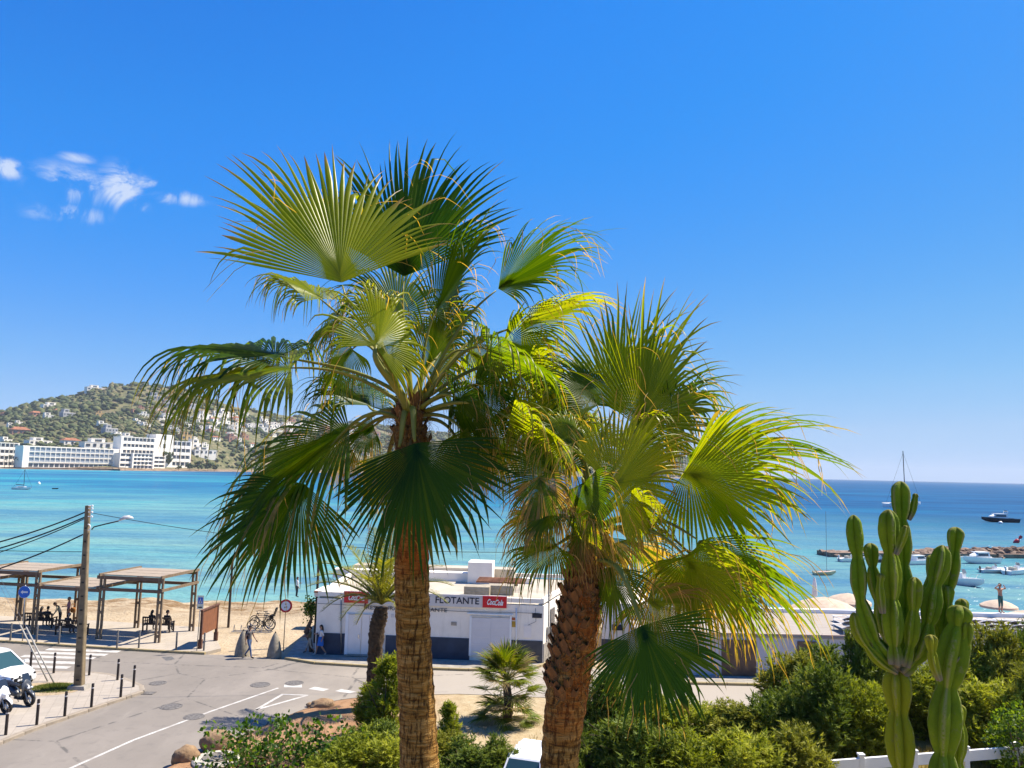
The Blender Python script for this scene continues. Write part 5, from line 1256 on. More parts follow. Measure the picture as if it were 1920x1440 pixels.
for px, ty, Y, w in ((1128, 1284, 31.0, 110), (1204, 1300, 30.2, 130), (1294, 1326, 30.2, 140), (1380, 1336, 29.4, 140), (1455, 1300, 29.6, 160), (1535, 1276, 29.2, 160), (1612, 1290, 29.2, 150), (1862, 1296, 30.2, 170), (1935, 1280, 29.5, 120)):
    i += 1; shrub(px, ty, Y, w, 'dense green conifer shrub in the middle of the garden thicket', 'conifer shrubs in the garden thicket', i)
for px, ty, Y, w in ((1120, 1352, 26.0, 160), (1212, 1378, 25.2, 170), (1304, 1386, 25.0, 180), (1400, 1392, 24.6, 180), (1496, 1392, 25.0, 160)):
    i += 1; shrub(px, ty, Y, w, 'low spreading conifer shrub at the foot of the leaning palm', 'low shrubs at the foot of the palm', i)
for px, ty, Y, w in ((684, 1368, 29.2, 90), (738, 1368, 28.2, 110), (690, 1388, 26.2, 150), (760, 1395, 25.6, 130), (838, 1388, 27.6, 100), (885, 1394, 26.2, 150), (945, 1404, 26.0, 100), (620, 1428, 25.4, 110)):
    i += 1; shrub(px, ty, Y, w, 'pale green conifer shrub around the ringed palm trunk', 'pale shrubs around the palm trunk', i)
for px, ty, Y, w, lab in ((728, 1238, 31.0, 54, 'slender young conifer between the date palm and the ringed palm trunk'), (690, 1290, 31.5, 40, 'small young conifer climbing beside the date palm trunk'), (842, 1322, 29.0, 38, 'little dry conifer sapling on the sandy ground')):
    i += 1; shrub(px, ty, Y, w, lab, None, i, tallc, name='young_conifer')
# leafy bush with round leaves at the right, and the branchy bush at the road corner
def leaf_cloud(name, pts, size, seed, mat, parent, up=.4):
    rs = np.random.RandomState(seed); n = len(pts); P = np.array(pts); d = rs.normal(size=(n, 3))+np.array([0, 0, up]); d /= np.linalg.norm(d, axis=1, keepdims=True)
    s = np.cross(d, rs.normal(size=(n, 3))); s /= np.linalg.norm(s, axis=1, keepdims=True); L_ = rs.uniform(.7, 1.3, n)[:, None]*size
    nrm = np.cross(d, s)
    V = np.stack([P, P+d*L_*.5+s*L_*.38+nrm*L_*.08, P+d*L_, P+d*L_*.5-s*L_*.38+nrm*L_*.08], 1).reshape(-1, 3)
    me = bpy.data.meshes.new(name); me.from_pydata(V.tolist(), [], np.arange(4*n).reshape(-1, 4).tolist()); me.materials.append(mat); me.update()
    b_ = np.repeat(rs.rand(n), 4); add_leaf_attr(me, np.stack([np.full(4*n, .3), np.full(4*n, .02), b_], -1)); o = put(name, me, parent); o['kind'] = 'stuff'; return o
rs = np.random.RandomState(3)
p_ = at(1915, 1320, 27.5); t = thing('leafy_bush', 'bright yellow-green leafy bush by the white fence', 'bush', (p_.x, p_.y, .1))
h = p_.z-.1; q = rs.normal(size=(2600, 3)); q /= np.linalg.norm(q, axis=1, keepdims=True); q = q*np.array([1.1, 1.1, h*.5])*rs.uniform(.6, 1.05, 2600)[:, None]+np.array([0, 0, h*.5]); leaf_cloud('foliage', q, .13, 4, LEAFY, t)
put('stems', stemsm[0], t)
c0 = gnd(560, 1440); c0 = Vector((c0.x, c0.y-1.0, .05)); t = thing('branchy_bush', 'half-bare bush with tangled brown twigs and green leaves at the road corner', 'bush', c0)
rng = random.Random(21); mb = MB(); tips = []
def twig(p0, d, l_, r, depth):
    pts = [p0]; 
    for k in range(4):
        d = (d+Vector((rng.uniform(-.35, .35), rng.uniform(-.35, .35), rng.uniform(-.30, .16)))).normalized(); pts.append(pts[-1]+d*l_/4)
    mb.tube(pts, [r*(1-.18*k) for k in range(5)], 4)
    tips.append((pts[-1], depth))
    if depth:
        for k in range(3): twig(pts[rng.randint(1, 4)], (d+Vector((rng.uniform(-.9, .9), rng.uniform(-.9, .9), rng.uniform(-.3, .5)))).normalized(), l_*rng.uniform(.5, .8), r*.5, depth-1)
for k in range(44):
    a = rng.uniform(0, 6.28); twig(Vector((rng.uniform(-1.4, 1.9), rng.uniform(-.5, .5), 0)), Vector((math.cos(a)*1.1, math.sin(a)*.6, rng.uniform(.4, 1.1))).normalized(), rng.uniform(.9, 1.6), .030, 2)
mb.build('twigs', TWIG, t)['kind'] = 'stuff'
pts = []
for p, d in tips:
    if rng.random() < .5 and p.z > .3:
        for k in range(13): pts.append((p.x+rng.gauss(0, .14), p.y+rng.gauss(0, .14), p.z+rng.gauss(0, .12)))
DARKLEAF = leaf_mat('dark_leaf', ((.025, .075, .012), (.06, .14, .018), (.14, .22, .03)), (.2, .2, .05), (.3, .2, .08), .35, .4)
leaf_cloud('foliage', pts, .16, 6, DARKLEAF, t)
# dwarf fan palm on the island -------------------------------------------------------------------------
b_ = gnd(948, 1362); dw = thing('dwarf_palm', 'bushy dwarf fan palm on the sandy island in front of the restaurant gate', 'palm tree', (0, 0, 0)); rng = random.Random(8)
base = Vector((b_.x, b_.y, .1)); DW = leaf_mat('dwarf_fan_leaf', ((.07, .115, .006), (.14, .19, .010), (.25, .28, .025)), (.35, .28, .12), (.42, .32, .14), .3, .45)
tr_ = MB(); tr_.tube([base+Vector((0, 0, -.1)), base+Vector((.1, 0, .8)), base+Vector((-.02, 0, 1.7))], [.26, .20, .16], 9); tr_.build('trunk', M('dwarf_bark', (.16, .10, .06), .9, .4, 9, .03, 20), dw, True)
for k in range(80):
    lower = k < 36
    a = rng.uniform(0, 6.28); e = rng.uniform(.15, 1.35) if not lower else rng.uniform(-.2, .6); org = base+Vector((rng.uniform(-.3, .3) if lower else 0, rng.uniform(-.3, .2) if lower else 0, 1.75 if not lower else rng.uniform(.1, 1.35)))
    d = Vector((math.cos(a)*math.cos(e), math.sin(a)*math.cos(e), math.sin(e))); l_ = rng.uniform(.5, .9); hub = org+d*l_
    ax = (d+Vector((0, 0, -.15))).normalized(); nrm = Vector((-d.x*d.z, -d.y*d.z, 1-d.z*d.z+.01))
    me = fan_blade(hub, ax*.6, nrm, rng.uniform(.75, 1.05), rad(rng.uniform(70, 100)), 20, .42, .16, .12, rng.uniform(0, .14) if rng.random() < .85 else .7, 900+k, DW, steps=6, kink=.05)
    fr = put('frond', me, dw, True); q = MB(); q.tube([org, org+d*l_*.5, hub], [.018, .014, .010], 4); q.build('petiole', PETIOLE, fr)
# date palm ----------------------------------------------------------------------------------------------
DP = leaf_mat('date_leaf', ((.13, .15, .02), (.22, .24, .035), (.34, .34, .08)), (.34, .28, .12), (.40, .30, .14), .3, .5)
b_ = gnd(699, 1338); dp = thing('date_palm', 'young date palm with dark trunk and arching feather fronds before the restaurant doors', 'palm tree'); YD = b_.y
prof = [(699, 1338, 27), (700, 1280, 25), (703, 1230, 26), (707, 1180, 29), (712, 1155, 28), (716, 1138, 22)]
rs = np.random.RandomState(2); rings = []
P = [at(x, y, YD) for x, y, w in prof]; P[0].z = 0; W = [w*.5*pxm(YD) for x, y, w in prof]; sp_ = catmull(P, 10); ww = np.interp(np.linspace(0, 1, len(sp_)), np.linspace(0, 1, len(W)), W)
for k, c_ in enumerate(sp_): rings.append([(c_.x+math.cos(j*math.pi/8)*ww[k]*(1+rs.uniform(-.12, .12)), c_.y+math.sin(j*math.pi/8)*ww[k]*(1+rs.uniform(-.12, .12)), c_.z) for j in range(16)])
mb = MB(); mb.loft(rings); mb.build('trunk', M('date_bark', (.13, .08, .04), .95, .4, 7, .05, 14), dp, 40)
org = at(716, 1132, YD)
def pinnate(tip, sag, dry, seed):
    rng = random.Random(seed); d = tip-org; ctrl = org+d*.55+Vector((0, 0, d.length*sag)); Vv = []; Ff = []; A = []
    n = 44; pts = [org*(1-t)**2+ctrl*2*t*(1-t)+tip*t*t for t in [k/n for k in range(n+1)]]
    mbq = MB(); mbq.tube(pts[::4], [.05*(1-k/12)+.008 for k in range(len(pts[::4]))], 5)
    for k in range(5, n+1):
        t = k/n; tg = (pts[k]-pts[k-1]).normalized(); sd_ = tg.cross(Vector((0, 0, 1))).normalized() if abs(tg.z) < .97 else Vector((1, 0, 0)); u = sd_.cross(tg)
        for s in (-1, 1):
            l_ = .62*(math.sin(math.pi*(.12+.86*t))**.6)*rng.uniform(.85, 1.1)+.08; dd = (sd_*s*.75+tg*.62+u*.32+Vector((rng.uniform(-.1, .1),)*3)).normalized(); w = tg*.016+u*.006
            p0 = pts[k]; p1 = p0+dd*l_*.55; p2 = p0+dd*l_+Vector((0, 0, -.10*l_)); b0 = len(Vv); Vv += [p0-w, p0+w, p1+w*1.2, p1-w*1.2, p2]; Ff += [(b0, b0+1, b0+2, b0+3), (b0+3, b0+2, b0+4)]; bi = rng.random(); dr = max(0, dry+rng.uniform(-.15, .15)); A += [(.1, dr, bi)]*2+[(.5, dr, bi)]*2+[(1.0, dr, bi)]
    me = bpy.data.meshes.new('frond'); me.from_pydata([tuple(v) for v in Vv], [], Ff); me.materials.append(DP); me.update(); add_leaf_attr(me, A)
    fr = put('frond', me, dp); mbq.build('rachis', PETIOLE, fr, True)
for k, (tx, ty, dY, sag, dry) in enumerate(((700, 992, 0, .05, 0), (735, 990, .5, .05, 0), (680, 1035, -.3, .10, 0), (745, 1020, -.5, .1, 0), (655, 1025, .8, .15, 0), (592, 1058, 0, .32, .05), (576, 1100, .3, .28, .15), (590, 1082, -.8, .34, .1), (604, 1146, -.3, .42, .2), (640, 1160, -1.2, .5, .15),
        (830, 1062, 0, .3, .05), (848, 1098, .4, .3, .1), (838, 1130, -.3, .4, .2), (770, 1030, .8, .15, 0), (800, 1075, 1.6, .35, .1), (640, 1070, 1.7, .35, .1), (720, 1060, -1.9, .5, .05), (675, 1100, -2.0, .5, .1), (770, 1110, -1.9, .5, .1), (715, 1010, 1.5, .1, 0), (760, 1160, -.9, .5, .3), (668, 1170, .6, .5, .4))):
    pinnate(at(tx, ty, YD+dY), sag, dry, 300+k)
# rocks, boulders, concrete lid ---------------------------------------------------------------------------
ROCK = M('orange_rock', (.46, .31, .17), .95, .3, 3, .04, 9, col2=(.22, .13, .07))
def rock(px, py, wpx, hpx, label, seed, group=None, Y=None, mat=ROCK, sub=3):
    p_ = gnd(px, py); w = wpx*pxm(p_.y)/2; h = hpx*pxm(p_.y); rng = random.Random(seed); mb = MB()
    vs, fs = ICO[sub]; out_ = []
    for v in vs:
        k = 1+.22*(fbm(np.array([v[0]*1.7+seed]), np.array([v[1]*1.7+v[2]*2.1]))[0]-.47)*2.2; out_.append((v[0]*w*k, v[1]*w*.8*k, max(-.15*h, v[2]*h*.62*k+h*.38)))
    mb.add(out_, fs); return tag(mb.build('boulder', mat, smooth=45, loc=(p_.x, p_.y+w*.3, .02)), label, 'rock', group)
rock(603, 1334, 46, 20, 'low brown boulder at the edge of the sandy island', 1); rock(345, 1440, 50, 36, 'rounded orange boulder beside the concrete lid', 2); rock(402, 1412, 60, 36, 'larger orange boulder under the branchy bush', 3); rock(580, 1326, 14, 7, 'small stone at the kerb of the island', 4); rock(455, 1420, 34, 16, 'flat pale stone among the bare twigs', 5)
p_ = gnd(404, 1441); mb = MB(); mb.lathe([(.78, 0), (.80, .30), (.74, .36), (.50, .37), (0, .37)], 28); o = mb.build('well_lid', M('pale_concrete', (.60, .55, .45), .9, .12, 3), smooth=40, loc=(p_.x, p_.y, 0)); tag(o, 'round pale concrete well cover with a grey lid by the road', 'well cover')
mb = MB(); mb.lathe([(.46, .37), (.46, .40), (.42, .41), (0, .41)], 24); mb.build('lid', M('grey_lid', (.26, .23, .19), .9, .2, 4), o, 40)
# white fence and dry grass at the lower right
fa = at(1478, 1442, 25.6); fb = at(1925, 1408, 27.6); fence = thing('garden_fence', 'low white garden fence with a broad top rail beyond the cactus', 'fence'); d = (fb-fa); 
mb = MB(); mb.beam(fa-d*.9, fb+d*.3, .10, .34); mb.build('rail', WHITEP, fence)
for k in range(-1, 12):
    q = fb-d.normalized()*(k*2.0+.45); mb = MB(); mb.box((0, 0, 0), (.16, .16, q.z+.25)); mb.box((0, 0, (q.z+.25)/2+.03), (.2, .2, .06)); mb.build('post', WHITEP, fence, loc=(q.x, q.y-.0, (q.z+.25)/2))
GRASS = leaf_mat('dry_grass', ((.34, .27, .07), (.45, .36, .11), (.55, .46, .18)), (.6, .5, .25), (.4, .3, .12), .3, .7, (1.2, 1.1, .7))
def grass(name, label, boxes, n, hgt, seed, mat, wb=.012):
    rs = np.random.RandomState(seed); V = []; A = []
    x0, x1, y0, y1 = boxes; X = rs.uniform(x0, x1, n); Y = rs.uniform(y0, y1, n); k = fbm(X*.8, Y*.8) > .40; X, Y = X[k], Y[k]; n = len(X); Z = np.array([garden_z(a, b) for a, b in zip(X, Y)])
    a = rs.uniform(0, 6.28, n); H = hgt*rs.uniform(.5, 1.3, n); ln = rs.uniform(.1, .6, n)*H; s = np.stack([np.cos(a+1.57), np.sin(a+1.57), 0*a], -1)*wb; P = np.stack([X, Y, Z], -1); T = P+np.stack([np.cos(a)*ln, np.sin(a)*ln, H], -1)
    v = np.stack([P-s, P+s, T], 1).reshape(-1, 3); me = bpy.data.meshes.new(name); me.from_pydata(v.tolist(), [], np.arange(len(v)).reshape(-1, 3).tolist()); me.materials.append(mat); me.update(); b_ = np.repeat(rs.rand(n), 3); add_leaf_attr(me, np.stack([np.tile([0, 0, .8], n), b_*0, b_], -1)); o = put(name, me); tag(o, label, 'grass', kind='stuff')
grass('dry_grass', 'dry straw-coloured grass between the cactus and the white fence', (8, 21, 25.2, 31.5), 30000, .22, 5, GRASS)
grass('sparse_grass', 'sparse dry grass on the sandy island', (-6, 4, 26, 33), 2600, .12, 6, GRASS)
# ------------------------------------------------------------------ promenade furniture
PZ = .12
GREYSH = M('grey_pavers', (.30, .28, .26), .9, .12, 1.0)
PW = M('pergola_wood', (.31, .235, .15), .85, .25, 2.5, .004, 30, stretch=(5, 5, 1), col2=(.20, .125, .07)); PWD = M('pergola_beam', (.25, .16, .105), .85, .25, 2.5, .004, 30, stretch=(1, 6, 6), col2=(.15, .09, .06)); REED = M('reed_panel', (.50, .40, .30), .9, .15, 2.0, .02, 18, stretch=(1, 14, 1))
pf = {k: gnd(*v, PZ) for k, v in dict(fr=(298, 1205), fl=(181, 1198), br=(362, 1183), bl=(252, 1178)).items()}
vx = (pf['fr']-pf['fl']); vy = (pf['br']-pf['fr'])
def pergola(label, o, wx, wy, H, low=False, midbeam=True, posts=True):
    """o = front-left foot, wx / wy = width and depth vectors"""
    t = thing('pergola', label, 'pergola', o, 0, None); ux = wx.normalized(); uy = wy.normalized(); Wd = wx.length; Dp = wy.length
    if posts:
        for a in (0, 1):
            for b_ in (0, 1):
                c_ = wx*a+wy*b_; s = ux*(1 if a == 0 else -1)
                for k, dx in enumerate((0, .24)):
                    mb = MB(); mb.box((0, 0, 0), (.11, .13, H)); q = c_+s*dx; mb.build('post', PW, t, loc=(q.x, q.y, H/2))
                for z in (.35, H*.42, H*.62, H-.7):
                    mb = MB(); mb.box((0, 0, 0), (.12, .11, .16)); q = c_+s*.12; mb.build('spacer_block', PW, t, loc=(q.x, q.y, z))
    def bm(a, b_, w, h, mat=PWD): mb = MB(); mb.beam(a, b_, w, h); mb.build('beam', mat, t)
    Z = Vector((0, 0, 1))
    for b_ in (0, 1): bm(wy*b_-ux*.25+Z*(H-.10), wx+wy*b_+ux*.05+Z*(H-.10), .12, .20)
    for a in (0, 1): bm(wx*a-uy*.2+Z*(H+.06), wx*a+wy+uy*.2+Z*(H+.06), .10, .16, PW)
    if midbeam:
        for b_ in (0, 1): bm(wy*b_-ux*.2-uy*.07+Z*(H-.78), wx+wy*b_+ux*.02-uy*.07+Z*(H-.78), .09, .18)
        for a in (0, 1): bm(wx*a-uy*.2+ux*.07+Z*(H-.70), wx*a+wy+uy*.1+ux*.07+Z*(H-.70), .09, .16, PW)
    for k in range(3):
        a0 = k/3+.01; a1 = (k+1)/3-.012
        mb = MB(); p0 = wy*a0-ux*.15; p1 = wy*a1-ux*.15; mb.add([p0+Z*(H+.02), p0+wx+ux*.2+Z*(H+.02), p1+wx+ux*.2+Z*(H+.02), p1+Z*(H+.02), p0+Z*(H+.07), p0+wx+ux*.2+Z*(H+.07), p1+wx+ux*.2+Z*(H+.07), p1+Z*(H+.07)], [(3, 2, 1, 0), (4, 5, 6, 7), (0, 1, 5, 4), (1, 2, 6, 5), (2, 3, 7, 6), (3, 0, 4, 7)]); mb.build('roof_panel', REED, t)
    return t
HP_ = at(298, 1084, pf['fr'].y).z-PZ
pergola('timber pergola over the bench of two seated people by the brown board', pf['fl'], vx, vy, HP_)
f2 = gnd(66, 1190, PZ); vx2 = vx*1.02
pergola('timber pergola behind the blue arrow sign and standing couple', f2-vx2, vx2, vy, HP_)
gap = pf['fl']-f2
pergola('lower timber roof bridging the two tall pergolas', f2+gap.normalized()*.12, gap-gap.normalized()*.24, vy, HP_-.78, midbeam=False, posts=False)
pergola('lower timber roof beside the pergola with the arrow sign', f2-vx2-gap, gap*.97, vy, HP_-.78, midbeam=False, posts=True)
# strip of dark pavers under the pergolas
q = [pf['fl']-vx*2.4-vy*.02, pf['fr']+vx*.08-vy*.02, pf['br']+vx*.08+vy*.1, pf['bl']-vx*2.4+vy*.1]
# benches --------------------------------------------------------------------
BW = M('dark_bench_wood', (.07, .045, .032), .7, .25, 4, stretch=(1, 6, 6))
def make_bench(label, loc, rz):
    t = thing('bench', label, 'bench', loc, rz, None); W = 1.75
    def part(n, c_, d, rx=0): mb = MB(); mb.box((0, 0, 0), d, rot=Matrix.Rotation(rx, 3, 'X')); return mb.build(n, BW, t, loc=c_)
    for s in (-1, 1):
        part('leg', (s*W/2, -.24, .30), (.07, .07, .60)); part('leg', (s*W/2, .24, .46), (.07, .07, .92), -.08); part('armrest', (s*W/2, -.02, .62), (.09, .58, .04)); part('side_rail', (s*W/2, 0, .38), (.05, .48, .07))
    for k in range(5): part('seat_slat', (0, -.22+.11*k, .44), (W-.06, .085, .025))
    part('top_rail', (0, .275, .88), (W-.06, .045, .09), -.08); part('lower_rail', (0, .25, .52), (W-.06, .045, .06), -.08)
    for k in range(13): part('back_slat', (-W/2+.16+k*(W-.32)/12, .262, .70), (.05, .022, .32), -.08)
    return t
b1 = gnd(75, 1176, PZ); b2 = gnd(134, 1190, PZ); b3 = gnd(296, 1184, PZ)
bench0 = make_bench('dark wooden bench with two seated people under the arrow-sign pergola', b1, math.pi-.05)
dup(bench0, b2, math.pi-.10, 'dark wooden bench with one seated person behind the concrete pole')
dup(bench0, b3, math.pi-.10, 'dark wooden bench with two seated people apart under the right-hand pergola'.replace('right-hand pergola', 'pergola by the brown board'))
# bollards ----------------------------------------------------------------------
def bollard(label, mat, ringm, loc, h=.98, r=.055, group=None):
    t = thing('bollard', label, 'bollard', loc, 0, group); mb = MB(); mb.lathe([(r, 0), (r, h-.02), (r*.8, h), (0, h+.005)], 14); mb.build('shaft', mat, t, 40)
    mb = MB(); mb.lathe([(r*1.04, h-.20), (r*1.04, h-.155)], 14); mb.build('ring', ringm, t); return t
BB = M('bollard_brown', (.035, .024, .020), .5, .25, 6)
B0 = None
for px, py in ((10.5, 1378), (68.6, 1359), (121, 1343), (171, 1326), (226, 1307), (250, 1288), (220, 1275), (167, 1266), (100.5, 1262), (57, 1251)):
    p_ = gnd(px, py, PZ)
    if B0 is None: B0 = bollard('dark brown bollard with a pale ring along the kerb of the paved corner', BB, SIGNG, p_, group='dark bollards around the paved corner')
    else: dup(B0, p_, 0)
B1 = None
for px, py in ((19, 1201), (68, 1204), (110, 1207), (219, 1215), (260, 1215), (330, 1219), (382, 1220)):
    p_ = gnd(px, py, PZ)
    if B1 is None: B1 = bollard('grey steel bollard on the promenade kerb before the pergolas', M('bollard_grey', (.20, .185, .17), .5, .2, 6), STEEL, p_, .98, .05, group='grey bollards on the promenade')
    else: dup(B1, p_, 0)
def cone(label, px, py, wpx, hpx):
    p_ = gnd(px, py); Y = p_.y; r = wpx*pxm(Y)/2; h = hpx*pxm(Y)*1.05; n = 40; rings = []
    for (q, z) in ((1.02, 0), (1.0, .04), (.98, .15), (.90, .32), (.76, .52), (.58, .70), (.38, .86), (.20, .96), (.08, 1.0)):
        rings.append([(math.cos(2*math.pi*k/n)*r*q*(1-.02*(k % 2)), math.sin(2*math.pi*k/n)*r*q*(1-.02*(k % 2)), h*z) for k in range(n)])
    mb = MB(); mb.loft(rings); t = tag(mb.build('cone_bollard', M('cone_concrete', (.38, .33, .25), .9, .2, 5, .01, 30), smooth=30, loc=(p_.x, p_.y, 0)), label, 'bollard')
    mb = MB(); mb.lathe([(r*.13, h*.97), (r*.10, h*1.03), (r*.04, h*1.05), (0, h*1.055)], 10); mb.build('lifting_pin', DARKMETAL, t)
cone('large ribbed concrete cone behind the walking person', 454, 1229, 27, 42); cone('large ribbed concrete cone beside the round red sign', 514, 1232, 26, 41)
# concrete utility pole with street lamp -------------------------------------------
pb = gnd(148, 1291, PZ); pole = thing('utility_pole', 'tall concrete utility pole with street lamp and cables on the paved corner', 'utility pole', pb); ptop = at(165, 948, pb.y)-pb
POLEC = M('pole_concrete', (.30, .225, .13), .9, .22, 2.5, .006, 30)
mb = MB(); rings = []
for k in range(9):
    t_ = k/8; c_ = Vector((ptop.x*t_, ptop.y*t_, ptop.z*t_)); a = .20-.095*t_; b_ = .16-.07*t_; e = .03
    rings.append([(c_.x+x, c_.y+y, c_.z) for x, y in ((-a+e, -b_), (a-e, -b_), (a, -b_+e), (a, b_-e), (a-e, b_), (-a+e, b_), (-a, b_-e), (-a, -b_+e))])
mb.loft(rings); mb.build('shaft', POLEC, pole)
for k in range(12):
    t_ = .05+k*.075; c_ = ptop*t_; mb = MB(); mb.box((0, 0, 0), ((.15-.06*t_), .03, .07)); mb.build('step_hole', DARKMETAL, pole, loc=(c_.x, c_.y-(.16-.07*t_), c_.z))
mb = MB(); mb.tube([at(172, 993, pb.y)-pb, at(176, 988, pb.y)-pb, at(196, 983, pb.y)-pb, at(222, 977, pb.y)-pb], .03, 8); la = mb.build('lamp_arm', DARKMETAL, pole, True)
hc = at(236, 974, pb.y)-pb; mb = MB(); rings = []
for x, r, zz in ((-.34, .03, 0), (-.25, .10, .02), (-.05, .17, .05), (.15, .16, .05), (.30, .09, .02), (.36, .02, 0)): rings.append([(x, math.cos(a_)*r, zz+max(-.03, math.sin(a_)*r*.8)) for a_ in [2*math.pi*k/14 for k in range(14)]])
mb.loft(rings); lh = mb.build('lamp_head', M('lamp_shell', (.55, .53, .50), .5, .1, 4), la, True, loc=hc); lh.rotation_euler = (0, -.18, 0)
for z in (1.0, .985, .965, .94):
    c_ = ptop*z; mb = MB(); mb.tube([c_+Vector((.1, -.14, 0)), c_+Vector((.26, -.14, 0))], .02, 6); mb.lathe([(.0, -.04), (.05, -.03), (.05, .03), (0, .05)], 8, c=(c_.x+.28, c_.y-.14, c_.z)); mb.build('insulator', WHITEP, pole)
mb = MB(); c_ = ptop*.88; mb.tube([c_+Vector((.12+.12*math.cos(a_), -.14, .14*math.sin(a_))) for a_ in np.linspace(-1.4, 1.6, 8)], .025, 6); mb.build('cable_loop', WHITEP, pole)
mb = MB(); mb.box((0, 0, 0), (.9, .7, .24), taper=.8); mb.build('footing', CONCRETE, pole, loc=(0, 0, .05))
def cable(label, a, b_, sag, r, name='overhead_cable'):
    pts = []
    for k in range(25):
        t_ = k/24; p_ = a.lerp(b_, t_); p_.z -= sag*4*t_*(1-t_); pts.append(p_)
    mb = MB(); mb.tube(pts, r, 5); return tag(mb.build(name, BLACK), label, 'cable')
tp = pb+ptop
for k, (dz, ex, ey, r, lab) in enumerate(((-.32, -420, 1050, .035, 'topmost twisted cable running from the pole head'), (-.55, -420, 1070, .035, 'second twisted cable below the pole head'), (-.62, -420, 1090, .025, 'thin sagging cable under the two twisted ones'), (-1.35, -420, 1125, .035, 'lowest thick cable leaving the pole'), (-2.15, -420, 1000, .015, 'thin level wire meeting the pole halfway down'))):
    cable(lab, tp+Vector((-.12, 0, dz)), at(ex, ey, pb.y-4), .9 if k < 4 else .2, r)
cable('long wire crossing the bay from the pole towards the palms', tp+Vector((.1, 0, -.32)), at(1000, 1035, 40), .55, .014)
# guy wires with guard pipes
for k, ((x0, y0), (x1, y1)) in enumerate((((92, 1278), (38, 1172)), ((104, 1281), (49, 1176)))):
    a = gnd(x0, y0, PZ); b_ = at(x1, y1, a.y+.6); d = b_-a; t = thing('guy_wire', 'slanting guy wire with a pale guard pipe '+('beside the white car' if k == 0 else 'next to the concrete pole'), 'guy wire', a)
    mb = MB(); mb.tube([(0, 0, -.1), d], .035, 8); mb.build('guard_pipe', M('pale_pipe', (.50, .47, .40), .5, .15, 5), t, True); mb = MB(); mb.tube([d, d*3.2], .008, 4); mb.build('wire', STEEL, t)
m2 = leaf_mat('green_grass', ((.07, .10, .02), (.11, .15, .03), (.18, .20, .05)), (.25, .22, .08), (.3, .25, .1), .3, .6)
# grass patch at the foot of the pole
g0 = gnd(104, 1290, PZ); rs = np.random.RandomState(4); n = 4200; a = rs.uniform(0, 6.28, n); r = np.sqrt(rs.rand(n)); X = g0.x+np.cos(a)*r*1.15; Yy = g0.y+np.sin(a)*r*.85; H = rs.uniform(.08, .28, n)*(1.1-r); b_ = rs.uniform(0, 6.28, n)
Pp = np.stack([X, Yy, np.full(n, PZ)], -1); s = np.stack([np.cos(b_), np.sin(b_), 0*b_], -1)*.014; T = Pp+np.stack([rs.normal(0, .06, n), rs.normal(0, .06, n), H], -1); v = np.stack([Pp-s, Pp+s, T], 1).reshape(-1, 3)
me = bpy.data.meshes.new('grass_patch'); me.from_pydata(v.tolist(), [], np.arange(3*n).reshape(-1, 3).tolist()); me.materials.append(m2); me.update(); q = np.repeat(rs.rand(n), 3); add_leaf_attr(me, np.stack([q*0+.3, q*0, q], -1)); tag(put('grass_patch', me), 'patch of green grass at the foot of the concrete pole', 'grass', kind='stuff')
bare = sheet('bare_soil_patch', [(g0.x+math.cos(k*.45)*1.6-.3, g0.y+math.sin(k*.45)*1.15-.15) for k in range(14)], PZ+.006, SAND)
# signs --------------------------------------------------------------------------------
SBLUE = M('sign_blue', (.012, .12, .50), .4, .05, 3); SRED = M('sign_red', (.50, .012, .03), .4, .05, 3); SWHITE = M('sign_white', (.72, .71, .70), .4, .05, 3)
def disc(mb, r, y0, y1, n=32, mi=0): mb.plate([(math.cos(2*math.pi*k/n)*r, math.sin(2*math.pi*k/n)*r) for k in range(n)], (0, y0, 0), (1, 0, 0), (0, 0, 1), y1-y0 if False else abs(y1-y0), mi)
def plate_part(name, poly, y, mat, parent, loc, th=.006): mb = MB(); mb.plate(poly, (0, y, 0), (1, 0, 0), (0, 0, 1), th); return mb.build(name, mat, parent, loc=loc)
circ = lambda r, n=32: [(math.cos(2*math.pi*k/n)*r, math.sin(2*math.pi*k/n)*r) for k in range(n)]
sb_ = gnd(42, 1202, PZ); sg = thing('direction_sign', 'round blue road sign with a white left arrow on a steel pole', 'sign', sb_); sc_ = at(46, 1110, sb_.y)-sb_; r_ = 10.5*pxm(sb_.y)
mb = MB(); mb.tube([(0, 0, 0), (sc_.x, sc_.y+.03, sc_.z+r_*1.2)], .028, 8); mb.build('pole', STEEL, sg, True)
fc = plate_part('rim', circ(r_*1.05), -.012, SWHITE, sg, sc_); plate_part('face', circ(r_), -.022, SBLUE, sg, sc_)
k_ = r_*.62; plate_part('arrow', [(-k_, 0), (-k_*.35, k_*.55), (-k_*.35, k_*.22), (k_, k_*.22), (k_, -k_*.22), (-k_*.35, -k_*.22), (-k_*.35, -k_*.55)], -.032, SWHITE, sg, sc_)
sb_ = gnd(531, 1222); sg = thing('prohibition_sign', 'round red-rimmed white road sign on a tall pole by the concrete cones', 'sign', sb_); sc_ = at(536, 1136, sb_.y)-sb_; r_ = 11*pxm(sb_.y)
mb = MB(); mb.tube([(0, 0, 0), (sc_.x, sc_.y+.03, sc_.z+r_*1.1)], .026, 8); mb.build('pole', M('sign_pole_brown', (.30, .22, .15), .6, .2, 4), sg, True)
plate_part('rim', circ(r_*1.08), -.012, SRED, sg, sc_); plate_part('face', circ(r_*.76), -.022, SWHITE, sg, sc_)
for dx, dz in ((0, .10), (-.05, -.08), (.05, -.06)): plate_part('pictogram', [(dx*1.0+x*.05, dz+z*.05) for x, z in circ(1, 8)], -.030, STEEL, sg, sc_)
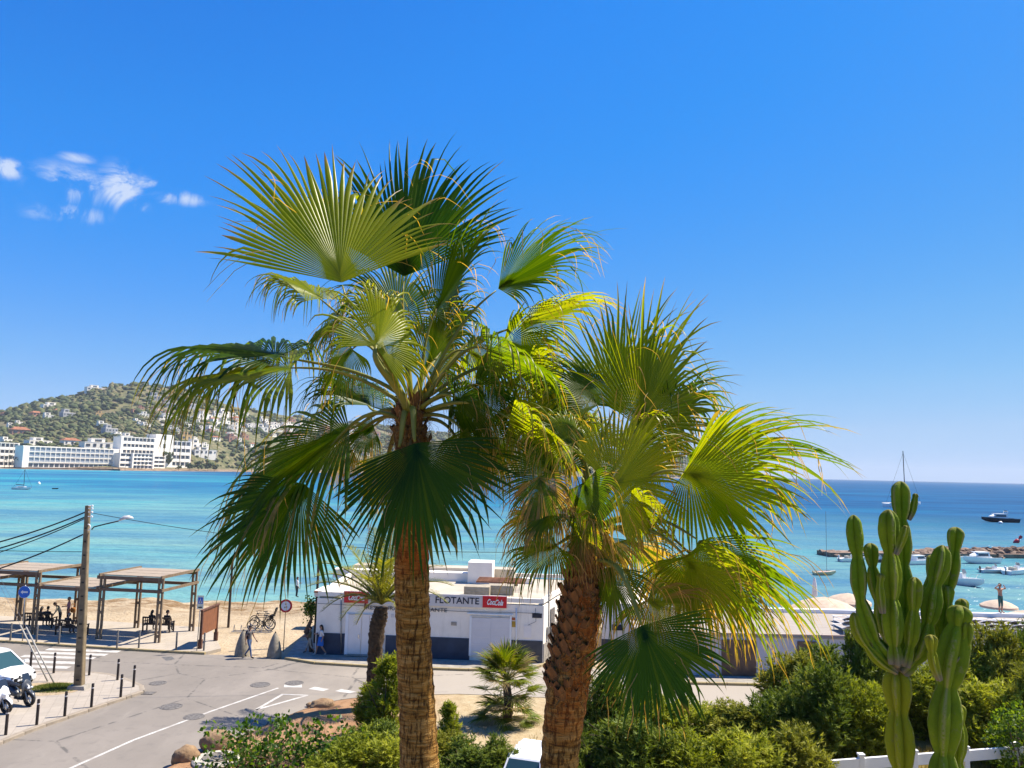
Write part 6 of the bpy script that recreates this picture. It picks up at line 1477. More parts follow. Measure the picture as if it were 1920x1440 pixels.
sb_ = gnd(369, 1220, PZ); sg = thing('crossing_sign', 'small square blue pedestrian crossing sign on a thin pole by the brown board', 'sign', sb_); sc_ = at(376, 1129, sb_.y)-sb_; w_ = 6*pxm(sb_.y); h_ = 12*pxm(sb_.y)
mb = MB(); mb.tube([(0, 0, 0), (sc_.x, sc_.y+.03, sc_.z+h_*.95)], .024, 8); mb.build('pole', STEEL, sg, True)
plate_part('panel', [(-w_, -h_), (w_, -h_), (w_, h_), (-w_, h_)], -.012, M('sign_cream', (.70, .68, .52), .5, .05, 3), sg, sc_); sc2_ = sc_+Vector((0, 0, h_*.2)); plate_part('face', [(-w_*.7, -h_*.45), (w_*.7, -h_*.45), (w_*.7, h_*.5), (-w_*.7, h_*.5)], -.022, SBLUE, sg, sc2_); plate_part('triangle', [(-w_*.5, -h_*.35), (w_*.5, -h_*.35), (0, h_*.42)], -.030, SWHITE, sg, sc2_); plate_part('figure', [(-w_*.14, -h_*.3), (w_*.14, -h_*.3), (w_*.05, h_*.1), (-w_*.05, h_*.1)], -.037, BLACK, sg, sc2_); plate_part('caption', [(-w_*.6, -h_*.85), (w_*.6, -h_*.85), (w_*.6, -h_*.68), (-w_*.6, -h_*.68)], -.022, BLACK, sg, sc_)
# brown information board
ia = gnd(375, 1216, PZ); ib = gnd(404, 1205, .0); ib.z = ia.z; brd = thing('information_board', 'brown wooden information board on two posts at the promenade end', 'notice board', ia); d = ib-ia; BRN = M('board_brown', (.30, .115, .05), .7, .15, 3, stretch=(4, 4, 1)); BRD = M('board_post', (.17, .075, .045), .8, .2, 4)
zt = at(376, 1144, ia.y).z-ia.z; zb = at(376, 1193, ia.y).z-ia.z
for q in (Vector((0, 0, 0)), d): mb = MB(); mb.box((0, 0, 0), (.13, .13, zt)); mb.build('post', BRD, brd, loc=q+Vector((0, 0, zt/2))); mb = MB(); mb.box((0, 0, 0), (.2, .2, .5)); mb.build('post_base', BRD, brd, loc=q+Vector((0, 0, .25)))
mb = MB(); mb.beam(d*.03+Vector((0, 0, (zt+zb)/2)), d*.97+Vector((0, 0, (zt+zb)/2)), .06, zt-zb-.1); mb.build('panel', BRN, brd); mb = MB(); mb.beam(d*-.05+Vector((0, 0, zt-.02)), d*1.05+Vector((0, 0, zt-.02)), .16, .08); mb.build('top_rail', BRD, brd)
# wooden posts
for px, py, top, lab in ((428, 1175, 1045, 'dark wooden post standing on the sand beside the bicycles'), (592, 1160, 985, 'tall thin dark post behind the left wall of the restaurant')):
    b_ = gnd(px, py) if px < 500 else at(px, 1160, 47.5); b_.z = -.1; zt = at(px, top, b_.y).z; mb = MB(); mb.tube([(0, 0, 0), (.02, 0, zt-b_.z)], [.085, .07], 10); tag(mb.build('wooden_post', M('dark_post', (.10, .065, .04), .85, .3, 5, stretch=(6, 6, 1)), smooth=40, loc=b_), lab, 'post')
# bush growing at the left wall of the restaurant
b_ = FA-fn*.5-fdir*.35; t = thing('wall_bush', 'small bush with a bent dark trunk at the left wall of the restaurant', 'bush', (b_.x, b_.y, 0)); mb = MB(); mb.tube([(0, 0, 0), (-.1, 0, .7), (-.35, 0, 1.2), (-.1, 0, 1.9), (-.2, 0, 2.5)], [.13, .11, .16, .08, .05], 8); mb.build('trunk', TWIG, t, True)
rs = np.random.RandomState(6); q = rs.normal(size=(500, 3))*np.array([.2, .2, .28])+np.array([-.2, 0, 2.5]); leaf_cloud('foliage', q, .14, 7, DARKLEAF, t)
# ------------------------------------------------------------------ bicycles
def torus(mb, R, r, c=(0, 0, 0), n=28, m_=6, mi=0):
    vs = []; fs = []
    for i in range(n):
        a = 2*math.pi*i/n
        for j in range(m_): b_ = 2*math.pi*j/m_; vs.append((c[0]+(R+r*math.cos(b_))*math.cos(a), c[1]+r*math.sin(b_), c[2]+(R+r*math.cos(b_))*math.sin(a)))
    for i in range(n):
        for j in range(m_): fs.append((i*m_+j, i*m_+(j+1) % m_, ((i+1) % n)*m_+(j+1) % m_, ((i+1) % n)*m_+j))
    mb.add(vs, fs, mi)
def bicycle(label, loc, rz, framem, seat=False):
    t = thing('bicycle', label, 'bicycle', loc, rz); R = .34
    for x in (-.52, .54):
        mb = MB(); torus(mb, R, .022); w = mb.build('wheel', RUBBER, t, True, loc=(x, 0, R+.022)); mb = MB(); torus(mb, R-.03, .010, n=24, m_=4); mb.build('rim', CHROME, w)
        mb = MB()
        for k in range(14): a = math.pi*2*k/14; mb.tube([(0, 0, 0), (math.cos(a)*(R-.03), 0, math.sin(a)*(R-.03))], .0025, 3)
        mb.tube([(0, -.05, 0), (0, .05, 0)], .025, 8); mb.build('spokes', STEEL, w)
    rh = (-.52, 0, .362); bbk = (-.08, 0, .32); st = (-.22, 0, .86); hd = (.36, 0, .84); hd2 = (.40, 0, .68); fh = (.54, 0, .362)
    mb = MB()
    for a, b_ in ((bbk, st), (st, hd), (bbk, hd2), (hd, hd2)): mb.tube([a, b_], .018, 7)
    for s in (-.05, .05): mb.tube([(rh[0], s, rh[2]), (bbk[0], s*.5, bbk[2])], .010, 5); mb.tube([(rh[0], s, rh[2]), (st[0], s*.4, st[2]-.06)], .009, 5); mb.tube([(fh[0], s, fh[2]), (hd2[0], s*.6, hd2[2])], .012, 5)
    mb.build('frame', framem, t, True)
    mb = MB(); mb.tube([st, (-.25, 0, .98)], .014, 6); mb.build('seat_post', CHROME, t); mb = MB(); mb.loft([[(x, math.cos(a)*w, 1.0+math.sin(a)*h) for a in [2*math.pi*k/10 for k in range(10)]] for x, w, h in ((-.40, .05, .02), (-.36, .09, .03), (-.26, .07, .03), (-.12, .025, .02))]); mb.build('saddle', BLACK, t, True)
    mb = MB(); mb.tube([hd, (.33, 0, .98)], .015, 6); mb.tube([(.24, -.30, 1.02), (.32, -.2, 1.03), (.34, 0, .99), (.32, .2, 1.03), (.24, .30, 1.02)], .012, 6); mb.build('handlebar', DARKMETAL, t, True)
    mb = MB(); mb.lathe([(.09, -.005), (.09, .005)], 16); o = mb.build('chainring', DARKMETAL, t, loc=bbk); o.rotation_euler = (math.pi/2, 0, 0)
    mb = MB(); mb.tube([(bbk[0], -.07, bbk[2]), (bbk[0]+.12, -.07, bbk[2]-.12)], .01, 5); mb.tube([(bbk[0], .07, bbk[2]), (bbk[0]-.12, .07, bbk[2]+.12)], .01, 5); mb.box((bbk[0]+.12, -.12, bbk[2]-.12), (.09, .09, .02)); mb.box((bbk[0]-.12, .12, bbk[2]+.12), (.09, .09, .02)); mb.build('pedals', DARKMETAL, t)
    mb = MB(); mb.tube([(-.2, 0, .74), (-.75, 0, .74)], .01, 5); mb.box((-.55, 0, .75), (.36, .13, .015)); mb.tube([(-.7, .06, .74), (-.53, .06, .37)], .007, 4); mb.tube([(-.7, -.06, .74), (-.53, -.06, .37)], .007, 4); mb.build('rack', DARKMETAL, t)
    if seat:
        mb = MB(); mb.box((-.62, 0, .86), (.30, .26, .06)); mb.box((-.80, 0, 1.10), (.06, .28, .50), rot=Matrix.Rotation(-.35, 3, 'Y')); mb.box((-.86, 0, 1.34), (.05, .22, .14), rot=Matrix.Rotation(-.5, 3, 'Y'))
        for s in (-1, 1): mb.box((-.55, s*.14, .78), (.12, .03, .32))
        mb.build('child_seat', BLACK, t)
    return t
GB_ = M('bike_grey', (.30, .27, .24), .4, .1, 5, metal=.3); BKB = M('bike_black', (.03, .03, .03), .4, .1, 5)
b_ = gnd(482, 1186); bicycle('grey bicycle with a black child seat leaning in the bunch on the sand', (b_.x, b_.y+1.1, 0), math.pi-.12, GB_, True)
bicycle('dark bicycle in front of the one with the child seat', (b_.x+.1, b_.y+.45, 0), math.pi+.10, BKB); bicycle('dark bicycle at the back of the bunch', (b_.x-.28, b_.y+1.7, 0), math.pi-.25, BKB)
mb = MB(); mb.tube([(b_.x-1.6, b_.y-.1, .03), (b_.x+.9, b_.y-.1, .03)], .03, 6); mb.tube([(b_.x-1.6, b_.y+.3, .03), (b_.x+.9, b_.y+.3, .03)], .03, 6)
for k in range(6): mb.tube([(b_.x-1.5+k*.45, b_.y-.1, .03), (b_.x-1.5+k*.45, b_.y+.1, .42), (b_.x-1.5+k*.45, b_.y+.3, .03)], .018, 6)
tag(mb.build('bicycle_rack', STEEL), 'low steel bicycle rack on the sand under the bicycles', 'bicycle rack')
# ------------------------------------------------------------------ people
SKIN = M('skin', (.46, .26, .17), .55, .08, 12); SKIN2 = M('skin_tanned', (.36, .18, .10), .55, .08, 12)
HAIRB = M('hair_dark', (.022, .014, .010), .5, .3, 30); HAIRG = M('hair_grey', (.30, .27, .24), .6, .2, 30); HAIRBR = M('hair_brown', (.09, .045, .022), .55, .3, 30)
def cloth(name, col): return M(name, col, .85, .12, 14, .004, 60)
BASE = dict(pelvis=(0, 0, .95), waist=(0, 0, 1.08), chest=(0, .01, 1.28), neck=(0, .01, 1.47), headb=(0, 0, 1.54),
            shL=(-.165, .01, 1.41), elL=(-.225, .03, 1.12), wrL=(-.235, -.06, .88), shR=(.165, .01, 1.41), elR=(.225, .03, 1.12), wrR=(.235, -.06, .88),
            hipL=(-.09, 0, .90), knL=(-.10, -.01, .50), anL=(-.10, .03, .09), toL=(-.115, -.15, .035), hipR=(.09, 0, .90), knR=(.10, -.01, .50), anR=(.10, .03, .09), toR=(.115, -.15, .035))
RADS = dict(pelvis=(.135, .105), waist=(.12, .09), chest=(.145, .105), neck=(.055, .055), headb=(.05, .05), sh=(.062, .062), el=(.042, .042), wr=(.028, .028), hip=(.088, .088), kn=(.058, .058), an=(.04, .045), to=(.042, .03))
BONES = [('pelvis', 'waist'), ('waist', 'chest'), ('chest', 'neck'), ('neck', 'headb'), ('chest', 'shL'), ('shL', 'elL'), ('elL', 'wrL'), ('chest', 'shR'), ('shR', 'elR'), ('elR', 'wrR'), ('pelvis', 'hipL'), ('hipL', 'knL'), ('knL', 'anL'), ('anL', 'toL'), ('pelvis', 'hipR'), ('hipR', 'knR'), ('knR', 'anR'), ('anR', 'toR')]
def person(label, loc, rz, pose=None, height=1.72, top=None, bottom=None, shoes=None, skin=SKIN, hair=HAIRB, sleeve=.55, leg=1.0, long_hair=False, head_yaw=0.0, slim=1.0, shirtless=False, hat=None):
    """front of the figure looks towards -Y; leg = 1 full trousers, .55 shorts"""
    J = {k: Vector(v) for k, v in BASE.items()}
    for k, v in (pose or {}).items(): J[k] = Vector(v)
    t = thing('person', label, 'person', loc, rz, None, height/1.72)
    me = bpy.data.meshes.new('body'); o = bpy.data.objects.new('body', me); COL.objects.link(o)
    names = list(J); V = [J[k] for k in names]; E = [(names.index(a), names.index(b_)) for a, b_ in BONES]; R = [RADS.get(k, RADS.get(k[:-1])) for k in names]; R = [(r[0]*slim, r[1]*slim) for r in R]
    for s in ('L', 'R'):                                                        # palms and five fingers
        w = J['wr'+s]; d = (w-J['el'+s]).normalized(); sd_ = d.cross(Vector((1, 0, 0)) if abs(d.x) < .9 else Vector((0, 0, 1))).normalized(); fl = sd_.cross(d)
        pi = len(V); V.append(w+d*.075); R.append((.034, .022)); E.append((names.index('wr'+s), pi))
        for k in range(4):
            b0 = len(V); off = sd_*(-.027+.018*k); l_ = (.06, .075, .07, .055)[k]; V += [w+d*.105+off, w+d*(.105+l_*.6)+off+fl*.008, w+d*(.105+l_)+off+fl*.022]; R += [(.009, .009)]*3; E += [(pi, b0), (b0, b0+1), (b0+1, b0+2)]
        b0 = len(V); V += [w+d*.06+sd_*.045, w+d*.10+sd_*.062+fl*.01]; R += [(.010, .010), (.009, .009)]; E += [(pi, b0), (b0, b0+1)]
    me.from_pydata([tuple(v) for v in V], E, [])
    o.modifiers.new('skin', 'SKIN'); sk = me.skin_vertices[0].data
    for k, r in enumerate(R): sk[k].radius = r
    sk[0].use_root = True
    sub = o.modifiers.new('sub', 'SUBSURF'); sub.levels = 2; sub.render_levels = 2
    bpy.context.view_layer.update(); ev = o.evaluated_get(bpy.context.evaluated_depsgraph_get()); m2_ = bpy.data.meshes.new_from_object(ev); bpy.data.objects.remove(o)
    bm = bmesh.new(); bm.from_mesh(m2_); m2_.materials.clear()
    # head: skull, jaw, nose, ears joined into the same mesh
    hb = J['headb']; up = (J['headb']-J['neck']).normalized(); up = (up+Vector((0, 0, .8))).normalized(); hc_ = hb+up*.085; rotm = Vector((0, 0, 1)).rotation_difference(up).to_matrix() @ Matrix.Rotation(head_yaw, 3, 'Z')
    vs, fs = ICO[3]; hv = []
    for v in vs:
        x, y, z = v; k = 1.0; X = x*.076; Yy = y*.098; Z = z*.118
        if z < 0 and y < 0: X *= 1-.25*(-z); Yy *= 1+.04*(-z)
        if y < -.8 and abs(x) < .22 and -.35 < z < .12: Yy -= .022*(1-abs(x)/.22)*(1-abs(z+.15)/.3)
        if y < -.7 and abs(x) < .5 and .05 < z < .3 and abs(x) > .15: Yy += .008
        if y < -.75 and -.62 < z < -.5: Yy += .006
        if abs(x) > .9 and -.3 < z < .25 and -.1 < y < .35: X *= 1.16
        hv.append(rotm @ Vector((X, Yy, Z))+hc_)
    bv = [bm.verts.new(v) for v in hv]
    for f in fs: bm.faces.new([bv[i_] for i_ in f])
    mats = [skin, top or skin, bottom or skin, shoes or skin]; bm.to_mesh(m2_); bm.free()
    for m_ in mats: m2_.materials.append(m_)
    def seg(p, a, b_): d = b_-a; t_ = max(0, min(1, (p-a).dot(d)/max(1e-9, d.length_squared))); return (p-(a+d*t_)).length, t_
    idx = []
    for f in m2_.polygons:
        c_ = Vector(f.center); best = min(((seg(c_, J[a], J[b_])+(a, b_)) for a, b_ in BONES), key=lambda q: q[0]); a, b_, t_ = best[2], best[3], best[1]; mi = 0
        if (c_-hc_).length < .13: mi = 0
        elif b_[:2] in ('to',): mi = 3
        elif a[:2] in ('hi',) : mi = 2 if leg > .5*t_ else 0
        elif a[:2] == 'kn': mi = 2 if leg > .5+.5*t_ else 0
        elif a == 'pelvis': mi = 2 if b_ != 'waist' or t_ < .35 else 1
        elif a in ('waist',): mi = 1
        elif a == 'chest': mi = 1 if not (b_ == 'neck' and t_ > .75) else 0
        elif a[:2] == 'sh': mi = 1 if t_ < sleeve*2 else 0
        elif a[:2] == 'el': mi = 1 if sleeve > .5+.5*t_ else 0
        if shirtless and mi == 1: mi = 0
        idx.append(mi)
    m2_.polygons.foreach_set('material_index', idx); body = put('body', m2_, t, True)
    # hair cap
    mb = MB(); hv = []; keep = []
    for v in vs:
        x, y, z = v; hv.append(rotm @ Vector((x*.086, y*.108+.006, z*.128+.004))+hc_); keep.append(z > .25 or (y > -.05 and z > -.55) )
    fs2 = [f for f in fs if all(keep[i_] for i_ in f)]; mb.add(hv, fs2); mb.build('hair', hair, t, True)
    if long_hair:
        mb = MB(); b0 = hc_+rotm @ Vector((0, .07, .02)); mb.loft([[b0+Vector((math.cos(a)*w, math.sin(a)*th+dy, -z)) for a in [2*math.pi*k/10 for k in range(10)]] for z, w, th, dy in ((-.03, .07, .04, 0), (.08, .085, .05, .02), (.20, .085, .045, .04), (.32, .06, .03, .05), (.37, .02, .015, .05))]); mb.build('long_hair', hair, t, True)
    if hat is not None:
        mb = MB(); mb.lathe([(.16, .0), (.165, .01), (.095, .02), (.088, .09), (.05, .115), (0, .12)], 16, c=(hc_.x, hc_.y, hc_.z+.05)); mb.build('hat', hat, t, 40)
    eye = MB()
    for s in (-1, 1): c_ = rotm @ Vector((s*.03, -.090, .012))+hc_; eye.ico(c_, .010, random.Random(1), 0, 1)
    eye.build('eyes', BLACK, t); mo = MB(); mo.box(rotm @ Vector((0, -.094, -.062))+hc_, (.04, .012, .010)); mo.build('mouth', M('lips', (.33, .12, .10), .5, .1, 9), t)
    return t
SIT = dict(pelvis=(0, .02, .56), waist=(0, .05, .68), chest=(0, .06, .88), neck=(0, .04, 1.07), headb=(0, .02, 1.14), shL=(-.165, .05, 1.01), shR=(.165, .05, 1.01), elL=(-.22, -.06, .76), elR=(.22, -.06, .76), wrL=(-.13, -.27, .63), wrR=(.13, -.27, .63),
           hipL=(-.09, 0, .54), hipR=(.09, 0, .54), knL=(-.11, -.42, .50), knR=(.11, -.42, .50), anL=(-.11, -.40, .10), anR=(.11, -.38, .10), toL=(-.12, -.58, .04), toR=(.12, -.56, .04))
def on_bench(b_, off, rz): return Vector((b_.x, b_.y, PZ))+Matrix.Rotation(rz, 3, 'Z') @ Vector((off, -.02, -.02))
DT = cloth('dark_top', (.03, .028, .03)); DJ = cloth('dark_trousers', (.035, .035, .045)); GT = cloth('grey_top', (.14, .13, .13)); BEI = cloth('cream_shirt', (.62, .54, .36)); PINK = cloth('pink_shirt', (.58, .30, .36)); PLUM = cloth('plum_trousers', (.10, .02, .035)); JEAN = cloth('blue_jeans', (.10, .16, .30)); BLUE = cloth('bright_blue_skirt', (.03, .18, .62)); WHT = cloth('white_top', (.68, .66, .64)); OLV = cloth('olive_shirt', (.16, .13, .05)); TRK = cloth('green_trunks', (.05, .16, .15)); SHO = cloth('dark_shoes', (.03, .025, .025)); SHW = cloth('pale_shoes', (.55, .52, .50)); STONE = cloth('stone_shorts', (.34, .33, .28))
person('dark-haired seated person near the pole end of the bench behind the arrow sign', on_bench(b1, -.42, math.pi-.05), math.pi-.05, SIT, 1.70, DT, DJ, SHO)
person('dark-haired seated person beside the standing couple, back to the road', on_bench(b1, -.02, math.pi-.05), math.pi-.05, SIT, 1.66, GT, DJ, SHO, long_hair=True)
person('person in dark clothes sitting alone on the bench behind the concrete pole', on_bench(b2, .30, math.pi-.10), math.pi-.10, dict(SIT, headb=(0, -.05, 1.12), neck=(0, -.0, 1.06)), 1.68, DT, DJ, SHO, hair=HAIRG, sleeve=1.0)
person('seated person with long dark hair on the bench by the brown board', on_bench(b3, .45, math.pi-.10), math.pi-.10, SIT, 1.68, DT, DJ, SHO, long_hair=True, sleeve=1.0)
person('seated person in dark clothes looking aside on the bench by the brown board', on_bench(b3, -.55, math.pi-.10), math.pi-.10, SIT, 1.72, DT, DJ, SHO, head_yaw=-.9)
p_ = gnd(111, 1178, PZ); person('person in a cream shirt bending forward under the pergola', p_, -1.2, dict(chest=(0, -.14, 1.24), waist=(0, -.05, 1.08), neck=(0, -.24, 1.40), headb=(0, -.30, 1.44), shL=(-.165, -.18, 1.34), shR=(.165, -.18, 1.34), elL=(-.22, -.24, 1.08), elR=(.22, -.24, 1.08), wrL=(-.16, -.36, .90), wrR=(.16, -.36, .92)), 1.70, BEI, DJ, SHO, hair=HAIRBR, sleeve=1.0)
p_ = gnd(126, 1172, PZ); person('person in a pink shirt and plum trousers standing under the pergola', p_, -.9, dict(wrL=(-.12, -.25, 1.15), elL=(-.23, -.05, 1.13)), 1.74, PINK, PLUM, SHO, hair=HAIRG)
mb = MB(); mb.loft([[(x*math.cos(a), .06*math.sin(a), z) for a in [2*math.pi*k/12 for k in range(12)]] for x, z in ((.10, 0), (.17, .06), (.18, .2), (.14, .32))]); mb.tube([(-.12, 0, .30), (-.06, 0, .62), (.06, 0, .62), (.12, 0, .30)], .012, 5); tag(mb.build('shoulder_bag', cloth('orange_bag', (.55, .22, .05)), smooth=True, loc=p_+Vector((.28, .02, .78))), 'orange shoulder bag hanging beside the person in pink', 'bag')
p_ = gnd(466, 1234); WALK = dict(knL=(-.10, -.16, .52), anL=(-.10, -.24, .10), toL=(-.11, -.42, .06), knR=(.10, .05, .50), anR=(.10, .32, .14), toR=(.11, .22, .04), elL=(-.23, .10, 1.14), wrL=(-.24, .06, .90), elR=(.23, -.08, 1.14), wrR=(.22, -.24, .96))
person('person in a grey vest and jeans walking past the concrete cones', p_, 1.25, WALK, 1.74, GT, JEAN, SHO, hair=HAIRB, sleeve=.25)
mb = MB(); mb.loft([[(.15*s*math.cos(a), .09*s*math.sin(a), z) for a in [2*math.pi*k/12 for k in range(12)]] for s, z in ((.7, 0), (1, .06), (1, .30), (.8, .42), (.4, .46))]); q = Matrix.Rotation(1.25, 3, 'Z') @ Vector((0, .17, 0)); mb.tube([(-.09, -.05, .40), (-.10, -.2, .44), (-.10, -.24, .28), (-.09, -.08, .05)], .014, 5); mb.tube([(.09, -.05, .40), (.10, -.2, .44), (.10, -.24, .28), (.09, -.08, .05)], .014, 5); o = mb.build('backpack', cloth('dark_pack', (.05, .03, .03)), smooth=True, loc=p_+q+Vector((0, 0, 1.0))); o.rotation_euler = (0, 0, 1.25); tag(o, 'dark backpack on the person walking past the cones', 'backpack')
p_ = gnd(580, 1225, .12); person('child in an olive shirt running beside the restaurant corner', p_, -1.3, dict(WALK, elR=(.22, -.12, 1.14), wrR=(.16, -.34, 1.12), elL=(-.22, -.10, 1.14), wrL=(-.16, -.30, 1.10)), 1.45, OLV, STONE, SHO, skin=SKIN2, hair=HAIRB, leg=.72)
p_ = gnd(600, 1229, .12); wm_ = person('woman in a pale top and bright blue skirt walking at the restaurant corner', p_, -1.1, dict(WALK, elL=(-.22, -.10, 1.16), wrL=(-.10, -.28, 1.22), elR=(.22, .10, 1.16), wrR=(.26, .02, .98)), 1.64, WHT, BLUE, SHW, hair=HAIRB, leg=.45, long_hair=True)
mb = MB(); mb.loft([[(.145*a_*math.cos(a), .12*a_*math.sin(a), z) for a in [2*math.pi*k/18 for k in range(18)]] for a_, z in ((1.0, 1.08), (1.15, .96), (1.35, .78), (1.5, .58))], caps=False); mb.build('skirt', BLUE, wm_, True)
p_ = gnd(556, 1121, -1.2); person('person in a white shirt standing at the waterline', (p_.x, p_.y, -1.15), 2.2, dict(elR=(.24, -.06, 1.14), wrR=(.16, -.28, 1.16)), 1.78, WHT, DJ, SHO, hair=HAIRB, sleeve=.9)
zf = DZ+.31; p_ = at(1877, 1150, DYB-.2); person('bare-chested man in green trunks standing on the white deck ledge, hands raised to his head', (p_.x, DYB-.2, zf), .3, dict(elL=(-.42, -.02, 1.46), wrL=(-.20, -.06, 1.62), elR=(.42, -.02, 1.42), wrR=(.24, -.10, 1.56)), 1.80, None, TRK, None, skin=M('skin_sun', (.52, .27, .18), .5, .08, 12), hair=HAIRB, leg=.62, shirtless=True)
# ------------------------------------------------------------------ vehicles
CARW = M('car_white', (.80, .80, .79), .25, .03, 1, spec=.5, coat=.6); CARG = Mglass('car_glass', (.03, .07, .075), .03); LAMPG = M('headlamp_glass', (.55, .57, .60), .1, .1, 8, spec=.6)
def wheel(mb_parent, loc, R, w, rimm=CHROME, spokes=6):
    mb = MB(); prof = [(R*.62, -w/2), (R*.93, -w/2), (R, -w*.32), (R, w*.32), (R*.93, w/2), (R*.62, w/2), (R*.62, -w/2)]; n = 26
    mb.loft([[(math.cos(2*math.pi*k/n)*r, y, math.sin(2*math.pi*k/n)*r) for k in range(n)] for r, y in prof], caps=False); o = mb.build('wheel', RUBBER, mb_parent, 40, loc=loc)
    mb = MB(); torus(mb, R*.60, R*.05, n=24, m_=6)
    for k in range(spokes): a = 2*math.pi*k/spokes; mb.beam((math.cos(a)*R*.08, 0, math.sin(a)*R*.08), (math.cos(a)*R*.60, 0, math.sin(a)*R*.60), R*.10, w*.35, up=(0, 1, 0))
    mb.tube([(0, -w*.42, 0), (0, w*.42, 0)], R*.14, 10); mb.build('rim', rimm, o, 40); return o
def hatchback(label, loc, rz):
    t = thing('parked_car', label, 'car', loc, rz)
    # lower body: sections along x (front = +x): x, z bottom, z shoulder, half width low, half width high
    S = [(-2.0, .45, .72, .55, .50), (-1.97, .30, .86, .72, .66), (-1.85, .24, .95, .80, .76), (-1.3, .20, .97, .845, .815), (-.5, .20, .96, .855, .83), (.4, .20, .94, .855, .83), (.95, .20, .92, .85, .81), (1.35, .22, .86, .83, .77), (1.68, .24, .78, .79, .69), (1.86, .28, .68, .70, .58), (1.95, .36, .58, .55, .45)]
    rings = []
    for x, zb, zs, wl, wh in S:
        zm = zb+(zs-zb)*.55; rings.append([(x, y, z) for y, z in ((-wl*.9, zb), (wl*.9, zb), (wl, zb+.08), (wl*1.01, zm), (wh*1.0, zs-.05), (wh*.86, zs), (0, zs+.035), (-wh*.86, zs), (-wh*1.0, zs-.05), (-wl*1.01, zm), (-wl, zb+.08))])
    mb = MB(); mb.loft(rings); body = mb.build('body', CARW, t, 35)
    # glasshouse and roof
    g0 = [(-1.86, .62, .94), (-1.2, .74, .97), (0, .76, .95), (.72, .74, .93), (1.12, .62, .90)]; g1 = [(-1.50, .52, 1.42), (-1.1, .58, 1.46), (-.2, .59, 1.48), (.15, .57, 1.46), (.22, .50, 1.44)]
    mb = MB(); R0 = [(x, -w, z) for x, w, z in g0]+[(x, w, z) for x, w, z in reversed(g0)]; R1 = [(x, -w, z) for x, w, z in g1]+[(x, w, z) for x, w, z in reversed(g1)]; mb.loft([R0, R1]); mb.build('glasshouse', CARG, t, 30)
    mb = MB(); R2 = [(x*1.01, y*1.03, z-.02) for x, y, z in R1]; R3 = [(x*.97, y*.93, z+.045) for x, y, z in R1]; mb.loft([R2, R3]); mb.build('roof', CARW, t, 40)
    for s in (-1, 1):
        for (a, b_, w) in (((1.10, s*.635, .91), (.21, s*.515, 1.44), .07), ((.02, s*.77, .95), (-.12, s*.60, 1.46), .07), ((-1.25, s*.75, .97), (-1.15, s*.59, 1.45), .14), ((-1.84, s*.63, .95), (-1.48, s*.53, 1.41), .12)): mb = MB(); mb.beam(a, b_, w, .05, up=(0, s, .3)); mb.build('pillar', CARW, t)
        mb = MB(); mb.loft([[(x, s*y, z) for x, y, z in q] for q in (((1.52, .80, .60), (1.54, .79, .70), (1.50, .80, .70)), ((1.70, .74, .60), (1.74, .70, .715), (1.64, .72, .735)), ((1.90, .52, .575), (1.90, .50, .63), (1.84, .50, .66)))]); mb.build('headlight', LAMPG, t, 30)
        mb = MB(); mb.box((.78, s*.92, .98), (.12, .18, .12)); mb.build('mirror', CARW, t)
        mb = MB(); mb.box((-1.93, s*.66, .80), (.10, .14, .26)); mb.build('tail_light', SRED, t)
        mb = MB(); mb.box((-.35, s*.862, .82), (.18, .03, .03)); mb.build('door_handle', CARW, t)
        for x in (1.22, -1.28):
            wheel(t, (x, s*.745, .31), .31, .2); mb = MB(); n = 18; mb.plate([(math.cos(math.pi*k/n)*.37, math.sin(math.pi*k/n)*.37) for k in range(n+1)], (x, s*.852-(0 if s > 0 else -.01), .29), (1, 0, 0), (0, 0, 1), .012); mb.build('wheel_arch', BLACK, t)
    mb = MB(); mb.box((1.945, 0, .50), (.05, .80, .16)); mb.build('grille', BLACK, t); mb = MB(); mb.box((1.93, 0, .33), (.08, .95, .10)); mb.build('air_intake', BLACK, t); mb = MB(); mb.box((1.985, 0, .47), (.012, .50, .10)); mb.build('number_plate', WHITEP, t); mb = MB(); mb.lathe([(.05, 0), (.05, .01)], 14); o = mb.build('badge', CHROME, t, loc=(1.975, 0, .60)); o.rotation_euler = (0, math.pi/2, 0); o.scale = (.8, 1.4, 1)
    return t
cp = gnd(8, 1290, 0); car = hatchback('white hatchback parked behind the two scooters', (cp.x-.55, cp.y+.1, .12), -.42)
cp = gnd(1008, 1440); hc2 = copy_tree(car); hc2.location = (cp.x-.1, cp.y-2.3, .15); hc2.rotation_euler = (0, 0, 1.25); hc2['label'] = 'white car mostly hidden by shrubs beside the leaning palm trunk'
